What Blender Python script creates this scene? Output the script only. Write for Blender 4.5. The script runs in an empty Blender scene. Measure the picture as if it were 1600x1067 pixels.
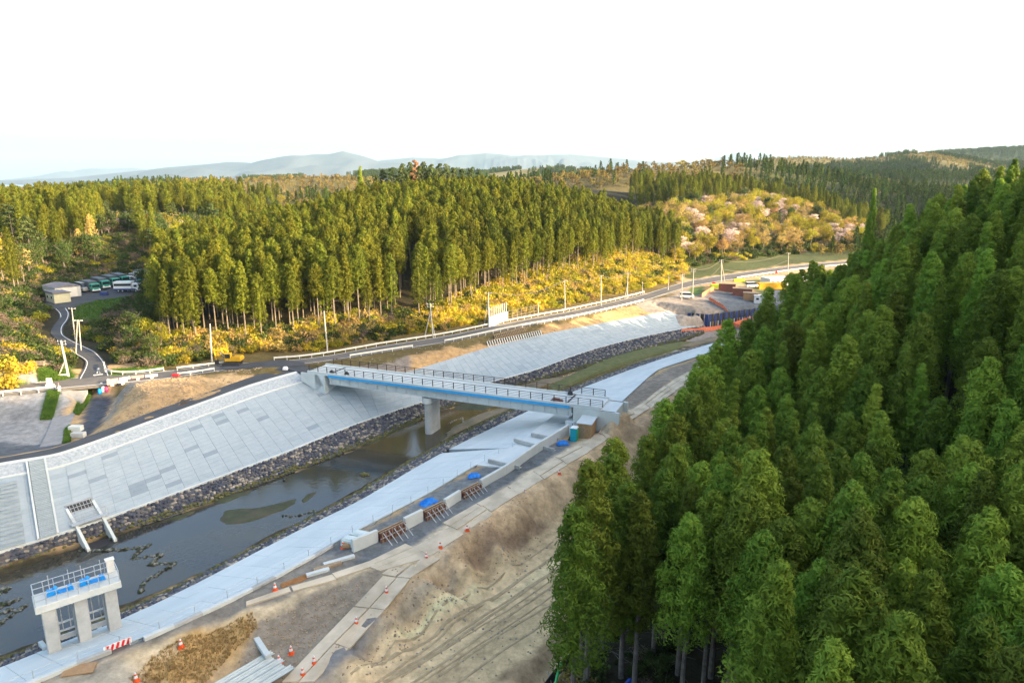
import bpy, bmesh, math, random
import numpy as np
from mathutils import Vector, Matrix
from mathutils.geometry import delaunay_2d_cdt
random.seed(7); rng = np.random.default_rng(7)
sc = bpy.context.scene
COL = sc.collection
R = math.radians

# ---------------------------------------------------------------- camera
CAM_H, PITCH, FOC = 45.0, R(13.3), 1067.0
cd = bpy.data.cameras.new('camera'); cam = bpy.data.objects.new('camera', cd); COL.objects.link(cam)
cam.location = (0, 0, CAM_H); cam.rotation_euler = (R(90) - PITCH, 0, 0)
cd.sensor_width = 36; cd.lens = 36 * FOC / 1600; cd.clip_start = 0.5; cd.clip_end = 120000
sc.camera = cam

# ---------------------------------------------------------------- light: low evening sun from behind, over the camera's shoulder
SUN_EL, SUN_AZ = R(15.0), math.atan2(0.94, -0.34)   # azimuth measured from +Y towards +X
sd = Vector((math.sin(SUN_AZ) * math.cos(SUN_EL), math.cos(SUN_AZ) * math.cos(SUN_EL), math.sin(SUN_EL)))
ld = bpy.data.lights.new('sun', 'SUN'); sun = bpy.data.objects.new('sun', ld); COL.objects.link(sun)
ld.energy = 4.0; ld.angle = R(0.5); ld.color = (1.0, 0.74, 0.42)
sun.rotation_euler = sd.to_track_quat('Z', 'Y').to_euler(); sun.location = (200, -150, 300)
w = bpy.data.worlds.new('World'); sc.world = w; w.use_nodes = True
nt = w.node_tree; bg = nt.nodes['Background']
sky = nt.nodes.new('ShaderNodeTexSky'); sky.sky_type = 'NISHITA'; sky.sun_disc = False
sky.sun_elevation = SUN_EL; sky.sun_rotation = SUN_AZ
sky.air_density = 1.0; sky.dust_density = 5.0; sky.ozone_density = 0.7; sky.altitude = 0
nt.links.new(sky.outputs[0], bg.inputs[0]); bg.inputs[1].default_value = 0.15
sc.view_settings.view_transform = 'Standard'; sc.view_settings.look = 'None'
sc.view_settings.exposure = 2.15; sc.view_settings.gamma = 1.0; sc.view_settings.use_curve_mapping = False
cy = sc.cycles
cy.max_bounces = 6; cy.diffuse_bounces = 3; cy.glossy_bounces = 3; cy.transmission_bounces = 3; cy.volume_bounces = 1
cy.transparent_max_bounces = 4; cy.caustics_reflective = False; cy.caustics_refractive = False

# ---------------------------------------------------------------- layout helper: a point of the survey (pixel of the photo, height) as a place in the world
def at(px, py, z=0.0):
    u = (px - 800) / FOC; v = -(py - 533.5) / FOC
    c, s = math.cos(PITCH), math.sin(PITCH)
    d = (u, c + v * s, -s + v * c)
    t = (z - CAM_H) / d[2]
    return Vector((d[0] * t, d[1] * t, z))
def atd(px, py, dist):
    "point seen at px,py at ground distance dist (Y)"
    u = (px - 800) / FOC; v = -(py - 533.5) / FOC
    c, s = math.cos(PITCH), math.sin(PITCH)
    d = (u, c + v * s, -s + v * c); t = dist / d[1]
    return Vector((d[0] * t, dist, CAM_H + d[2] * t))
def proj(P):
    P = np.asarray(P, float); c, s = math.cos(PITCH), math.sin(PITCH)
    X, Y, Z = P[..., 0], P[..., 1], P[..., 2] - CAM_H
    zc = Y * c - Z * s; yc = Y * s + Z * c
    zc = np.where(zc < .1, np.nan, zc)
    return 800 + FOC * X / zc, 533.5 - FOC * yc / zc, zc
def ztop(base, py):
    "height of a vertical thing standing at base whose top is seen at row py"
    lo, hi = base.z, base.z + 60
    for _ in range(40):
        m = (lo + hi) / 2
        if proj((base.x, base.y, m))[1] > py: lo = m
        else: hi = m
    return lo
def pts(l, z=None): return [at(p[0], p[1], p[2] if len(p) > 2 else z) for p in l]

# ---------------------------------------------------------------- materials
def hx(r, g, b): return (r, g, b, 1)
def mat(name, c1, c2=None, scale=1.0, rough=0.85, bump=0.0, bscale=None, detail=6, c3=None, s3=0.05, f3=0.5, metal=0.0, spec=0.3,
        stretch=None, rot=0.0, coord='pos', leaf=0.0, rnd=0.0, emit=None, lo=0.3, hi=0.7):
    m = bpy.data.materials.new(name); m.use_nodes = True; n = m.node_tree; L = n.links
    b = n.nodes['Principled BSDF']; b.inputs['Roughness'].default_value = rough; b.inputs['Metallic'].default_value = metal
    b.inputs['Specular IOR Level'].default_value = spec
    c2 = c2 or c1
    if coord == 'pos': g = n.nodes.new('ShaderNodeNewGeometry'); src = g.outputs['Position']
    else: g = n.nodes.new('ShaderNodeTexCoord'); src = g.outputs['Object']
    mp = n.nodes.new('ShaderNodeMapping'); L.new(src, mp.inputs[0]); mp.vector_type = 'POINT'
    if rot or stretch:
        mp.vector_type = 'TEXTURE'; mp.inputs['Rotation'].default_value = (0, 0, rot); mp.inputs['Scale'].default_value = stretch or (1, 1, 1)
    t = n.nodes.new('ShaderNodeTexNoise'); t.inputs['Scale'].default_value = scale; t.inputs['Detail'].default_value = detail
    t.inputs['Roughness'].default_value = 0.62
    L.new(mp.outputs[0], t.inputs[0])
    r = n.nodes.new('ShaderNodeValToRGB'); r.color_ramp.elements[0].position = lo; r.color_ramp.elements[1].position = hi
    r.color_ramp.elements[0].color = hx(*c1); r.color_ramp.elements[1].color = hx(*c2)
    L.new(t.outputs[0], r.inputs[0]); out = r.outputs[0]
    if c3:
        t3 = n.nodes.new('ShaderNodeTexNoise'); t3.inputs['Scale'].default_value = s3; t3.inputs['Detail'].default_value = 5
        L.new(src, t3.inputs[0])
        r3 = n.nodes.new('ShaderNodeMapRange'); r3.inputs[1].default_value = 0.45; r3.inputs[2].default_value = 0.65; r3.inputs[4].default_value = f3
        L.new(t3.outputs[0], r3.inputs[0])
        mx = n.nodes.new('ShaderNodeMix'); mx.data_type = 'RGBA'; mx.inputs[7].default_value = hx(*c3)
        L.new(r3.outputs[0], mx.inputs[0]); L.new(out, mx.inputs[6]); out = mx.outputs[2]
    if rnd:
        oi = n.nodes.new('ShaderNodeObjectInfo'); hs = n.nodes.new('ShaderNodeHueSaturation')
        a = n.nodes.new('ShaderNodeMapRange'); a.inputs[3].default_value = 1 - rnd; a.inputs[4].default_value = 1 + rnd
        L.new(oi.outputs['Random'], a.inputs[0]); L.new(a.outputs[0], hs.inputs['Value'])
        mu = n.nodes.new('ShaderNodeMath'); mu.operation = 'MULTIPLY'; mu.inputs[1].default_value = 7.31
        fr = n.nodes.new('ShaderNodeMath'); fr.operation = 'FRACT'; L.new(oi.outputs['Random'], mu.inputs[0]); L.new(mu.outputs[0], fr.inputs[0])
        a2 = n.nodes.new('ShaderNodeMapRange'); a2.inputs[3].default_value = 0.5 - rnd * .06; a2.inputs[4].default_value = 0.5 + rnd * .035
        L.new(fr.outputs[0], a2.inputs[0]); L.new(a2.outputs[0], hs.inputs['Hue']); L.new(out, hs.inputs['Color']); out = hs.outputs[0]
    L.new(out, b.inputs['Base Color'])
    if bump:
        t2 = n.nodes.new('ShaderNodeTexNoise'); t2.inputs['Scale'].default_value = bscale or scale * 4; t2.inputs['Detail'].default_value = 6
        L.new(mp.outputs[0], t2.inputs[0]); bp = n.nodes.new('ShaderNodeBump'); bp.inputs['Strength'].default_value = bump
        bp.inputs['Distance'].default_value = 0.15
        L.new(t2.outputs[0], bp.inputs['Height']); L.new(bp.outputs[0], b.inputs['Normal'])
    if leaf:
        tr = n.nodes.new('ShaderNodeBsdfTranslucent'); L.new(out, tr.inputs[0]); ms = n.nodes.new('ShaderNodeMixShader')
        ms.inputs[0].default_value = leaf; L.new(b.outputs[0], ms.inputs[1]); L.new(tr.outputs[0], ms.inputs[2])
        L.new(ms.outputs[0], n.nodes['Material Output'].inputs[0])
    return m
M = {}
RIV = math.atan2(0.80, 0.60)     # heading of the river
M['concrete'] = mat('concrete', (.50, .53, .52), (.62, .64, .62), .6, .8, .15, 6, c3=(.45, .50, .49), s3=.12, f3=.5, spec=.2)
M['concrete_smooth'] = mat('concrete_smooth', (.50, .55, .56), (.62, .66, .66), .35, .75, .08, 5, c3=(.44, .50, .52), s3=.15, f3=.6, spec=.2,
                           stretch=(6, 1, 1), rot=RIV)
M['concrete_old'] = mat('concrete_old', (.34, .35, .34), (.50, .51, .50), .8, .85, .2, 8, c3=(.26, .25, .23), s3=.3, f3=.4, spec=.2)
M['slab_a'] = mat('slab_pale', (0.306, 0.359, 0.396), (0.357, 0.41, 0.439), .9, .8, .2, 9, spec=.2)
M['slab_b'] = mat('slab_grey', (0.282, 0.34, 0.367), (0.328, 0.384, 0.418), .9, .8, .2, 9, spec=.2)
M['slab_c'] = mat('slab_damp', (0.27, 0.32, 0.36), (0.299, 0.352, 0.382), .9, .8, .2, 9, spec=.2)
M['slab_d'] = mat('slab_dark', (0.213, 0.263, 0.302), (0.248, 0.301, 0.338), .9, .8, .2, 9, spec=.2)
M['near_a'] = mat('cast_panel_pale', (.54, .60, .61), (.64, .68, .68), .35, .8, .12, 6, c3=(.48, .54, .56), s3=.15, f3=.6, spec=.2, stretch=(6, 1, 1), rot=RIV)
M['near_b'] = mat('cast_panel_grey', (.50, .56, .58), (.60, .65, .65), .35, .8, .12, 6, spec=.2, stretch=(6, 1, 1), rot=RIV)
M['joint'] = mat('joint_mortar', (0.265, 0.314, 0.353), (0.306, 0.359, 0.403), 1, .9, .1, 8, spec=.2)
M['asphalt'] = mat('asphalt', (.10, .10, .105), (.14, .135, .13), .5, .9, .3, 12, c3=(.17, .15, .13), s3=.12, f3=.5, spec=.25)
M['asphalt_new'] = mat('asphalt_new', (.055, .06, .068), (.085, .09, .10), .4, .9, .3, 12, spec=.25)
M['paint'] = mat('white_paint', (.70, .70, .68), (.8, .8, .78), 3, .6)
M['white_metal'] = mat('white_metal', (.66, .64, .58), (.75, .74, .70), 3, .45)
M['rail_brown'] = mat('brown_metal', (.035, .022, .017), (.05, .032, .025), 5, .5)
M['steel'] = mat('galvanised_steel', (.40, .43, .45), (.5, .53, .55), 4, .4, metal=.3)
M['girder'] = mat('girder_paint', (.48, .52, .52), (.56, .60, .60), 1.5, .5, c3=(.40, .44, .46), s3=.5, f3=.4)
M['blue_girder'] = mat('blue_paint', (.04, .30, .60), (.06, .36, .68), 1.5, .5)
M['blue_tarp'] = mat('blue_tarp', (.01, .16, .62), (.02, .26, .78), 3, .45, .5, 6)
M['blue_machine'] = mat('blue_machine_paint', (.01, .27, .72), (.02, .33, .8), 3, .4)
M['steel_plate'] = mat('road_plate', (.54, .44, .31), (.70, .59, .44), .7, .7, .2, 10, c3=(.33, .27, .19), s3=.35, f3=.6, stretch=(3, 1, 1), rot=R(50))
M['rust'] = mat('rusty_steel', (.14, .06, .045), (.24, .11, .08), 3, .8)
M['wood'] = mat('plywood', (.30, .18, .09), (.42, .27, .15), 3, .8)
M['timber'] = mat('weathered_timber', (.26, .19, .12), (.40, .30, .2), 3, .85)
M['orange'] = mat('orange_plastic', (.75, .09, .02), (.8, .13, .03), 3, .5)
M['orange_net'] = mat('orange_net', (.70, .17, .08), (.78, .25, .13), 3, .7)
M['white'] = mat('white_plastic', (.72, .72, .72), (.8, .8, .8), 3, .4)
M['red'] = mat('red_paint', (.6, .02, .03), (.65, .04, .05), 3, .4)
M['pink'] = mat('pink_paint', (.62, .06, .16), (.66, .08, .2), 3, .4)
M['cyan'] = mat('cyan_paint', (.10, .42, .45), (.13, .48, .5), 3, .4)
M['green'] = mat('green_paint', (.03, .25, .17), (.04, .30, .21), 3, .4)
M['lime'] = mat('lime_sheet', (.35, .5, .03), (.45, .6, .06), 3, .6)
M['yellow'] = mat('yellow_paint', (.5, .29, .02), (.6, .36, .03), 3, .4)
M['teal'] = mat('teal_plastic', (.01, .28, .36), (.015, .34, .42), 3, .4)
M['brightgreen'] = mat('green_plastic', (.03, .35, .10), (.04, .42, .13), 3, .4)
M['navy'] = mat('navy_paint', (.03, .05, .16), (.04, .07, .2), 3, .4)
M['tyre'] = mat('rubber', (.02, .02, .02), (.03, .03, .03), 5, .8)
M['glass'] = mat('window_glass', (.02, .03, .035), (.03, .04, .05), 1, .08, spec=.8)
M['dark'] = mat('dark_metal', (.03, .03, .035), (.05, .05, .055), 4, .6)
M['silver'] = mat('silver_paint', (.42, .42, .40), (.5, .5, .48), 2, .35, metal=.3)
M['grey_box'] = mat('truck_body_grey', (.07, .085, .10), (.10, .115, .13), 2, .5)
M['shed'] = mat('shed_cladding', (.50, .50, .47), (.6, .6, .56), 2, .6)
M['cream'] = mat('cream_wall', (.52, .50, .34), (.6, .57, .4), 2, .7)
M['roof'] = mat('grey_roof', (.13, .12, .14), (.19, .18, .2), 2, .6)
M['pole'] = mat('pole_concrete', (.42, .40, .35), (.52, .50, .45), 3, .8)
M['wire'] = mat('cable', (.10, .09, .07), (.14, .12, .1), 3, .7)
M['rock'] = mat('grey_stone', (.028, .034, .055), (.10, .115, .15), .9, .8, .6, 5, c3=(.24, .21, .18), s3=1.1, f3=.5)
M['rock_pale'] = mat('pale_stone', (.20, .18, .15), (.42, .37, .30), 1.2, .8, .6, 5)
M['rock_moss'] = mat('mossy_stone', (.07, .075, .03), (.15, .14, .05), 1.5, .85, .5, 5)
M['weir'] = mat('weedy_stone', (.008, .012, .006), (.04, .05, .02), 1.5, .7, .5, 5, c3=(.3, .3, .28), s3=2.2, f3=.7)
M['mud'] = mat('algae_mud', (.03, .035, .015), (.07, .075, .03), .7, .55, .4, 5, c3=(.09, .07, .045), s3=.4, f3=.5)
M['sand'] = mat('river_sand', (.16, .13, .085), (.24, .19, .12), .6, .7, .3, 5, c3=(.08, .08, .04), s3=.2, f3=.7)
M['bark'] = mat('cedar_bark', (.10, .085, .075), (.22, .195, .175), 2, .95, .4, 8, coord='obj')
M['bark_pale'] = mat('pale_bark', (.14, .115, .085), (.27, .23, .18), 2, .95, coord='obj')
M['cedar'] = mat('cedar_foliage', (.078, .142, .014), (.215, .30, .034), 1.1, .75, coord='obj', leaf=.22, rnd=.45, spec=.15)
M['cedar_gold'] = mat('plantation_foliage', (.055, .085, .008), (.165, .178, .018), .9, .75, coord='obj', leaf=.2, rnd=.35, spec=.15)
M['pine'] = mat('pine_foliage', (.040, .070, .020), (.085, .110, .035), 1, .75, coord='obj', leaf=.15, rnd=.35, spec=.15)
M['spring'] = mat('young_leaves', (.22, .24, .02), (.42, .36, .04), .8, .75, coord='obj', leaf=.35, rnd=.35, spec=.1)
M['ochre'] = mat('ochre_buds', (.32, .24, .07), (.50, .37, .13), .8, .8, coord='obj', leaf=.3, rnd=.3, spec=.1)
M['cherry'] = mat('cherry_blossom', (.56, .44, .40), (.72, .60, .55), .8, .8, coord='obj', leaf=.3, rnd=.15, spec=.1)
M['rusty_leaf'] = mat('rusty_leaves', (.30, .17, .08), (.42, .25, .12), .8, .8, coord='obj', leaf=.3, rnd=.2, spec=.1)
M['broad'] = mat('evergreen_leaves', (.028, .055, .012), (.065, .095, .02), .8, .7, coord='obj', leaf=.2, rnd=.35, spec=.2)
M['twig'] = mat('bare_twigs', (.13, .10, .075), (.22, .175, .13), 2, .9, coord='obj', leaf=.2, rnd=.25, spec=.1)
M['golden'] = mat('golden_bush', (.44, .34, .025), (.66, .54, .07), .9, .75, coord='obj', leaf=.35, rnd=.25, spec=.1)
M['grass'] = mat('grass_blades', (.05, .13, .015), (.12, .20, .03), .8, .8, leaf=.2)
M['drygrass'] = mat('dry_grass', (.34, .22, .08), (.50, .35, .15), .8, .85, leaf=.2)

# ---------------------------------------------------------------- object helpers
def tag(o, label=None, cat=None, group=None, kind=None):
    if label: o['label'] = label
    if cat: o['category'] = cat
    if group: o['group'] = group
    if kind: o['kind'] = kind
    return o
def link(o, parent=None):
    COL.objects.link(o)
    if parent: o.parent = parent
    return o
def thing(name, label, cat, loc=(0, 0, 0), rz=0.0, group=None, s=1.0):
    o = bpy.data.objects.new(name, None); link(o); o.location = loc; o.rotation_euler = (0, 0, rz); o.scale = (s, s, s)
    o.empty_display_size = .3
    return tag(o, label, cat, group)
def mesh_np(name, V, F, m, smooth=False):
    "V (n,3) array, F list or (k,3|4) array"
    me = bpy.data.meshes.new(name); V = np.asarray(V, np.float32)
    if isinstance(F, np.ndarray):
        k, q = F.shape; me.vertices.add(len(V)); me.vertices.foreach_set('co', V.ravel())
        me.loops.add(k * q); me.loops.foreach_set('vertex_index', F.astype(np.int32).ravel())
        me.polygons.add(k); me.polygons.foreach_set('loop_start', np.arange(0, k * q, q, dtype=np.int32))
        me.polygons.foreach_set('loop_total', np.full(k, q, np.int32)); me.update(calc_edges=True)
    else:
        me.from_pydata([tuple(v) for v in V.tolist()], [], F)
    for mm in (m if isinstance(m, (list, tuple)) else [m]): me.materials.append(mm)
    me.polygons.foreach_set('use_smooth', np.full(len(me.polygons), smooth))
    me.update(); return me
def obj(name, me, parent=None): return link(bpy.data.objects.new(name, me), parent)
class MB:
    def __init__(s): s.v = []; s.f = []
    def add(s, V, F):
        n = len(s.v); s.v += [tuple(p) for p in V]; s.f += [tuple(i + n for i in f) for f in F]; return s
    def box(s, c, d, rz=0.0, taper=1.0, rx=0.0, ry=0.0):
        c = Vector(c); hx_, hy, hz = d[0] / 2, d[1] / 2, d[2] / 2
        Mx = Matrix.Rotation(rz, 3, 'Z') @ Matrix.Rotation(ry, 3, 'Y') @ Matrix.Rotation(rx, 3, 'X')
        P = [Vector((x * hx_ * (taper if z > 0 else 1), y * hy * (taper if z > 0 else 1), z * hz)) for z in (-1, 1) for y in (-1, 1) for x in (-1, 1)]
        return s.add([c + Mx @ p for p in P], [(0, 2, 3, 1), (4, 5, 7, 6), (0, 1, 5, 4), (2, 6, 7, 3), (0, 4, 6, 2), (1, 3, 7, 5)])
    def bar(s, a, b, w_, h=None):
        "box beam from a to b"
        a, b = Vector(a), Vector(b); h = h or w_; d = (b - a); 
        if d.length < 1e-6: return s
        x = d.normalized(); up = Vector((0, 0, 1)) if abs(x.z) < .95 else Vector((0, 1, 0))
        y = up.cross(x).normalized(); z = x.cross(y)
        P = [p + y * (i * w_ / 2) + z * (j * h / 2) for p in (a, b) for j in (-1, 1) for i in (-1, 1)]
        return s.add(P, [(0, 2, 3, 1), (4, 5, 7, 6), (0, 1, 5, 4), (2, 6, 7, 3), (0, 4, 6, 2), (1, 3, 7, 5)])
    def tube(s, P, r, n=8, cap=True):
        P = [Vector(p) for p in P]; rr = r if isinstance(r, (list, tuple)) else [r] * len(P); V = []; F = []
        for i, p in enumerate(P):
            d = (P[min(i + 1, len(P) - 1)] - P[max(i - 1, 0)]).normalized()
            up = Vector((0, 0, 1)) if abs(d.z) < .9 else Vector((1, 0, 0))
            y = up.cross(d).normalized(); z = d.cross(y)
            V += [p + (y * math.cos(2 * math.pi * k / n) + z * math.sin(2 * math.pi * k / n)) * rr[i] for k in range(n)]
        for i in range(len(P) - 1):
            for k in range(n):
                a, b = i * n + k, i * n + (k + 1) % n; F.append((a, b, b + n, a + n))
        if cap: F += [tuple(range(n))[::-1], tuple(range((len(P) - 1) * n, len(P) * n))]
        return s.add(V, F)
    def cyl(s, c, r, h, n=16, r2=None): c = Vector(c); return s.tube([c, c + Vector((0, 0, h))], [r, r if r2 is None else r2], n)
    def prism(s, poly, y0, y1, axis='y'):
        "extrude an (x,z) outline along y"
        n = len(poly); V = [(p[0], y0, p[1]) for p in poly] + [(p[0], y1, p[1]) for p in poly]
        if axis == 'x': V = [(y0, p[0], p[1]) for p in poly] + [(y1, p[0], p[1]) for p in poly]
        if axis == 'z': V = [(p[0], p[1], y0) for p in poly] + [(p[0], p[1], y1) for p in poly]
        return s.add(V, [tuple(range(n)), tuple(range(2 * n - 1, n - 1, -1))] + [(i, i + n, (i + 1) % n + n, (i + 1) % n) for i in range(n)])
    def mesh(s, name, m, smooth=False, fix=True):
        me = bpy.data.meshes.new(name); me.from_pydata([tuple(p) for p in s.v], [], s.f)
        me.materials.append(m)
        if fix:
            bm = bmesh.new(); bm.from_mesh(me); bmesh.ops.recalc_face_normals(bm, faces=bm.faces); bm.to_mesh(me); bm.free()
        if smooth: me.polygons.foreach_set('use_smooth', np.ones(len(me.polygons), bool))
        me.update(); return me
    def build(s, name, m, parent=None, smooth=False, bevel=0.0):
        o = obj(name, s.mesh(name, m, smooth), parent)
        if bevel:
            md = o.modifiers.new('edge', 'BEVEL'); md.width = bevel; md.segments = 1; md.limit_method = 'ANGLE'
        return o
def copy_tree(o, parent=None):
    c = o.copy(); COL.objects.link(c)
    if parent: c.parent = parent
    for ch in list(o.children): copy_tree(ch, c)
    return c
def resample(P, n=None, step=None, smooth=True):
    P = [Vector(p) for p in P]
    if smooth and len(P) > 2:
        Q = []; E = [P[0] * 2 - P[1]] + P + [P[-1] * 2 - P[-2]]
        for i in range(1, len(E) - 2):
            for k in range(8):
                t = k / 8; p0, p1, p2, p3 = E[i - 1], E[i], E[i + 1], E[i + 2]
                # tension keeps short segments from overshooting
                m1 = (p2 - p0) * .5 * min(1, (p2 - p1).length / max((p1 - p0).length, 1e-6)) if i > 1 else (p2 - p1) * .5
                m2 = (p3 - p1) * .5 * min(1, (p2 - p1).length / max((p3 - p2).length, 1e-6)) if i < len(E) - 3 else (p2 - p1) * .5
                Q.append(p1 * (2 * t**3 - 3 * t * t + 1) + m1 * (t**3 - 2 * t * t + t) + p2 * (-2 * t**3 + 3 * t * t) + m2 * (t**3 - t * t))
        Q.append(P[-1]); P = Q
    A = np.array([p[:] for p in P]); L = np.r_[0, np.cumsum(np.linalg.norm(np.diff(A, axis=0), axis=1))]
    if step: n = max(2, int(round(L[-1] / step)) + 1)
    t = np.linspace(0, L[-1], n)
    return np.stack([np.interp(t, L, A[:, k]) for k in range(3)], 1)
def loft(name, A, B, m, nl=60, nc=4, skirt=.6, parent=None, lift=0.0, build=True):
    "strip between polylines A and B with a skirt all round so that it is a solid kerbed body"
    a = resample(A, nl) if isinstance(A, list) else np.asarray(A); nl = len(a); b = resample(B, nl) if isinstance(B, list) else np.asarray(B); t = np.linspace(0, 1, nc + 1)[None, :, None]
    G = a[:, None] * (1 - t) + b[:, None] * t; G[..., 2] += lift
    n2 = nc + 1; V = G.reshape(-1, 3); idx = np.arange(nl * n2).reshape(nl, n2)
    F = [(idx[i, j], idx[i + 1, j], idx[i + 1, j + 1], idx[i, j + 1]) for i in range(nl - 1) for j in range(nc)]
    rim = list(idx[:, 0]) + list(idx[-1, 1:]) + list(idx[-2::-1, -1]) + list(idx[0, -2:0:-1])
    o = len(V); low = V[rim].copy(); low[:, 2] -= skirt; V = np.vstack([V, low]); k = len(rim)
    F += [(rim[i], rim[(i + 1) % k], o + (i + 1) % k, o + i) for i in range(k)]
    F = [tuple(int(x) for x in f) for f in F]
    mb = MB(); mb.v = V.tolist(); mb.f = F
    return mb.build(name, m, parent)
def inpoly(X, Y, P):
    c = np.zeros(X.shape, bool); n = len(P)
    for i in range(n):
        x1, y1 = P[i][0], P[i][1]; x2, y2 = P[(i + 1) % n][0], P[(i + 1) % n][1]
        if y1 == y2: continue
        k = ((y1 > Y) != (y2 > Y)) & (X < (x2 - x1) * (Y - y1) / (y2 - y1) + x1); c ^= k
    return c
def dpoly(X, Y, P, closed=True):
    d = np.full(X.shape, 1e9); n = len(P)
    for i in range(n if closed else n - 1):
        x1, y1 = P[i][0], P[i][1]; x2, y2 = P[(i + 1) % n][0], P[(i + 1) % n][1]
        dx, dy = x2 - x1, y2 - y1; t = np.clip(((X - x1) * dx + (Y - y1) * dy) / (dx * dx + dy * dy + 1e-9), 0, 1)
        d = np.minimum(d, np.hypot(X - x1 - t * dx, Y - y1 - t * dy))
    return d
def hash2(i, j, s=0):
    n = (i.astype(np.int64) * 374761393 + j.astype(np.int64) * 668265263 + s * 1442695041) & 0x7fffffff
    n = ((n ^ (n >> 13)) * 1274126177) & 0x7fffffff; return ((n ^ (n >> 16)) & 0xffff) / 65535.0
def vnoise(X, Y, s=0):
    i, j = np.floor(X), np.floor(Y); fx, fy = X - i, Y - j; fx = fx * fx * (3 - 2 * fx); fy = fy * fy * (3 - 2 * fy)
    a, b, c, d = hash2(i, j, s), hash2(i + 1, j, s), hash2(i, j + 1, s), hash2(i + 1, j + 1, s)
    return (a * (1 - fx) + b * fx) * (1 - fy) + (c * (1 - fx) + d * fx) * fy
def fbm(X, Y, f, o=4, s=0):
    z = 0; a = .5
    for k in range(o): z = z + a * (vnoise(X * f + 17.3 * k, Y * f - 9.1 * k, s + k) * 2 - 1); f *= 2.03; a *= .5
    return z

# ================================================================ SURVEY LINES (photo pixels + height above the river)
LW = pts([(-110, 925), (0, 890), (130, 847), (250, 812), (350, 777), (450, 740), (530, 710), (600, 682), (680, 645), (760, 618), (850, 592), (930, 570), (1000, 550), (1060, 534), (1100, 521)], 0.1)
LB = pts([(-110, 897), (0, 863), (120, 826), (250, 780), (350, 743), (450, 706), (560, 662), (670, 625), (760, 599), (840, 577), (900, 555), (960, 537), (1030, 521), (1098, 508)], 2.0)
LT1 = pts([(-110, 750), (0, 728), (95, 711), (250, 656), (330, 627), (400, 602), (480, 579)], 8.0)      # crest, downstream of the bridge
LT2 = pts([(600, 590), (640, 580), (700, 562), (780, 538), (860, 520), (950, 503), (1045, 486)], 6.3)  # crest, upstream
LP1 = pts([(-110, 733), (0, 716), (92, 698), (245, 641), (330, 611), (390, 590), (440, 574)], 8.05)      # outer edge of the path
RW = pts([(-110, 1072), (0, 1030), (100, 990), (200, 950), (300, 905), (400, 853), (480, 811), (560, 768), (660, 708), (780, 647), (900, 602), (1000, 566), (1120, 534)], 0.1)
RB = pts([(-110, 1090), (0, 1043), (100, 1003), (200, 963), (300, 915), (400, 863), (480, 822), (560, 783), (690, 708), (830, 640), (920, 602), (1030, 562), (1125, 533)], 1.6)
RT = pts([(-110, 1140), (-20, 1095), (130, 1030), (250, 985), (400, 915), (480, 872), (540, 838), (590, 812), (670, 770), (745, 726), (800, 700)], 5.0)
RT2 = pts([(945, 640), (960, 637), (1010, 592), (1030, 577), (1080, 560), (1135, 542)], 5.6)
RDF = pts([(-200, 607), (-60, 605), (0, 602), (110, 590), (250, 580), (350, 569), (480, 560), (600, 540), (700, 524), (800, 503), (900, 484), (1000, 461), (1080, 438), (1150, 427), (1240, 415), (1330, 407), (1420, 400)], 8.0)
RDN = pts([(-200, 630), (-60, 626), (0, 617), (110, 606), (250, 593), (350, 579), (480, 568), (600, 550), (700, 534), (800, 513), (900, 495), (1000, 472), (1080, 448), (1150, 436), (1240, 423), (1330, 414), (1420, 406)], 8.0)
SL = pts([(122, 592, 8), (133, 565, 8.3), (112, 550, 8.7), (98, 538, 9), (86, 528, 9.4), (79, 520, 9.8), (84, 509, 10.2), (92, 498, 10.8), (91, 489, 11.3), (83, 481, 12)])
SR = pts([(172, 587, 8), (165, 567, 8.3), (150, 550, 8.7), (132, 541, 9), (113, 532, 9.4), (100, 523, 9.8), (99, 511, 10.2), (107, 499, 10.8), (109, 489, 11.3), (104, 481, 12)])
LOT = pts([(78, 482), (70, 470), (98, 449), (150, 437), (205, 429), (240, 426), (246, 443), (200, 463), (150, 470), (112, 481)], 12)
FIELD_Z = 5.6
HR_F = pts([(-110, 1180, 4.8), (0, 1125, 4.8), (150, 1047, 4.9), (300, 978, 5), (400, 934, 5), (500, 903, 5), (575, 879, 5), (640, 846, 5), (720, 801, 5.2), (800, 757, 5.4), (872, 712, 5.5), (915, 690, 5.6), (990, 640, 5.8), (1060, 590, 5.8), (1135, 553, 5.8)])
HR_N = pts([(-110, 1215, 4.8), (0, 1155, 4.8), (150, 1075, 4.9), (300, 995, 5), (400, 947, 5), (500, 921, 5), (590, 893, 5), (680, 866, 5), (770, 800, 5.2), (850, 748, 5.4), (905, 715, 5.5), (950, 688, 5.6), (1030, 628, 5.8), (1075, 600, 5.8), (1145, 560, 5.8)])
BR_L = pts([(648, 862, 5.05), (600, 900, 4.6), (555, 950, 3.9), (520, 985, 3.4), (475, 1030, 3.0), (440, 1067, 2.8), (380, 1140, 2.6)])   # branch ramp of road plates
BR_R = pts([(690, 866, 5.05), (640, 905, 4.6), (600, 955, 3.9), (550, 1000, 3.4), (508, 1045, 3.0), (490, 1067, 2.8), (440, 1140, 2.6)])
BANK_T = pts([(1100, 600, 5.4), (1010, 655, 5.4), (950, 705, 5.3), (885, 740, 5.3), (800, 800, 5.1), (735, 842, 4.9), (690, 880, 4.9), (640, 920, 4.4), (600, 965, 3.8), (555, 1012, 3.4), (525, 1060, 3.0), (500, 1110, 2.7)])
BANK_B = pts([(1150, 640, 1.5), (1080, 690, 1.5), (1000, 740, 1.5), (900, 800, 1.5), (840, 832, 1.4), (770, 880, 1.3), (710, 918, 1.2), (650, 975, 1.2), (600, 1015, 1.2), (560, 1050, 1.2), (545, 1110, 1.2)])

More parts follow.
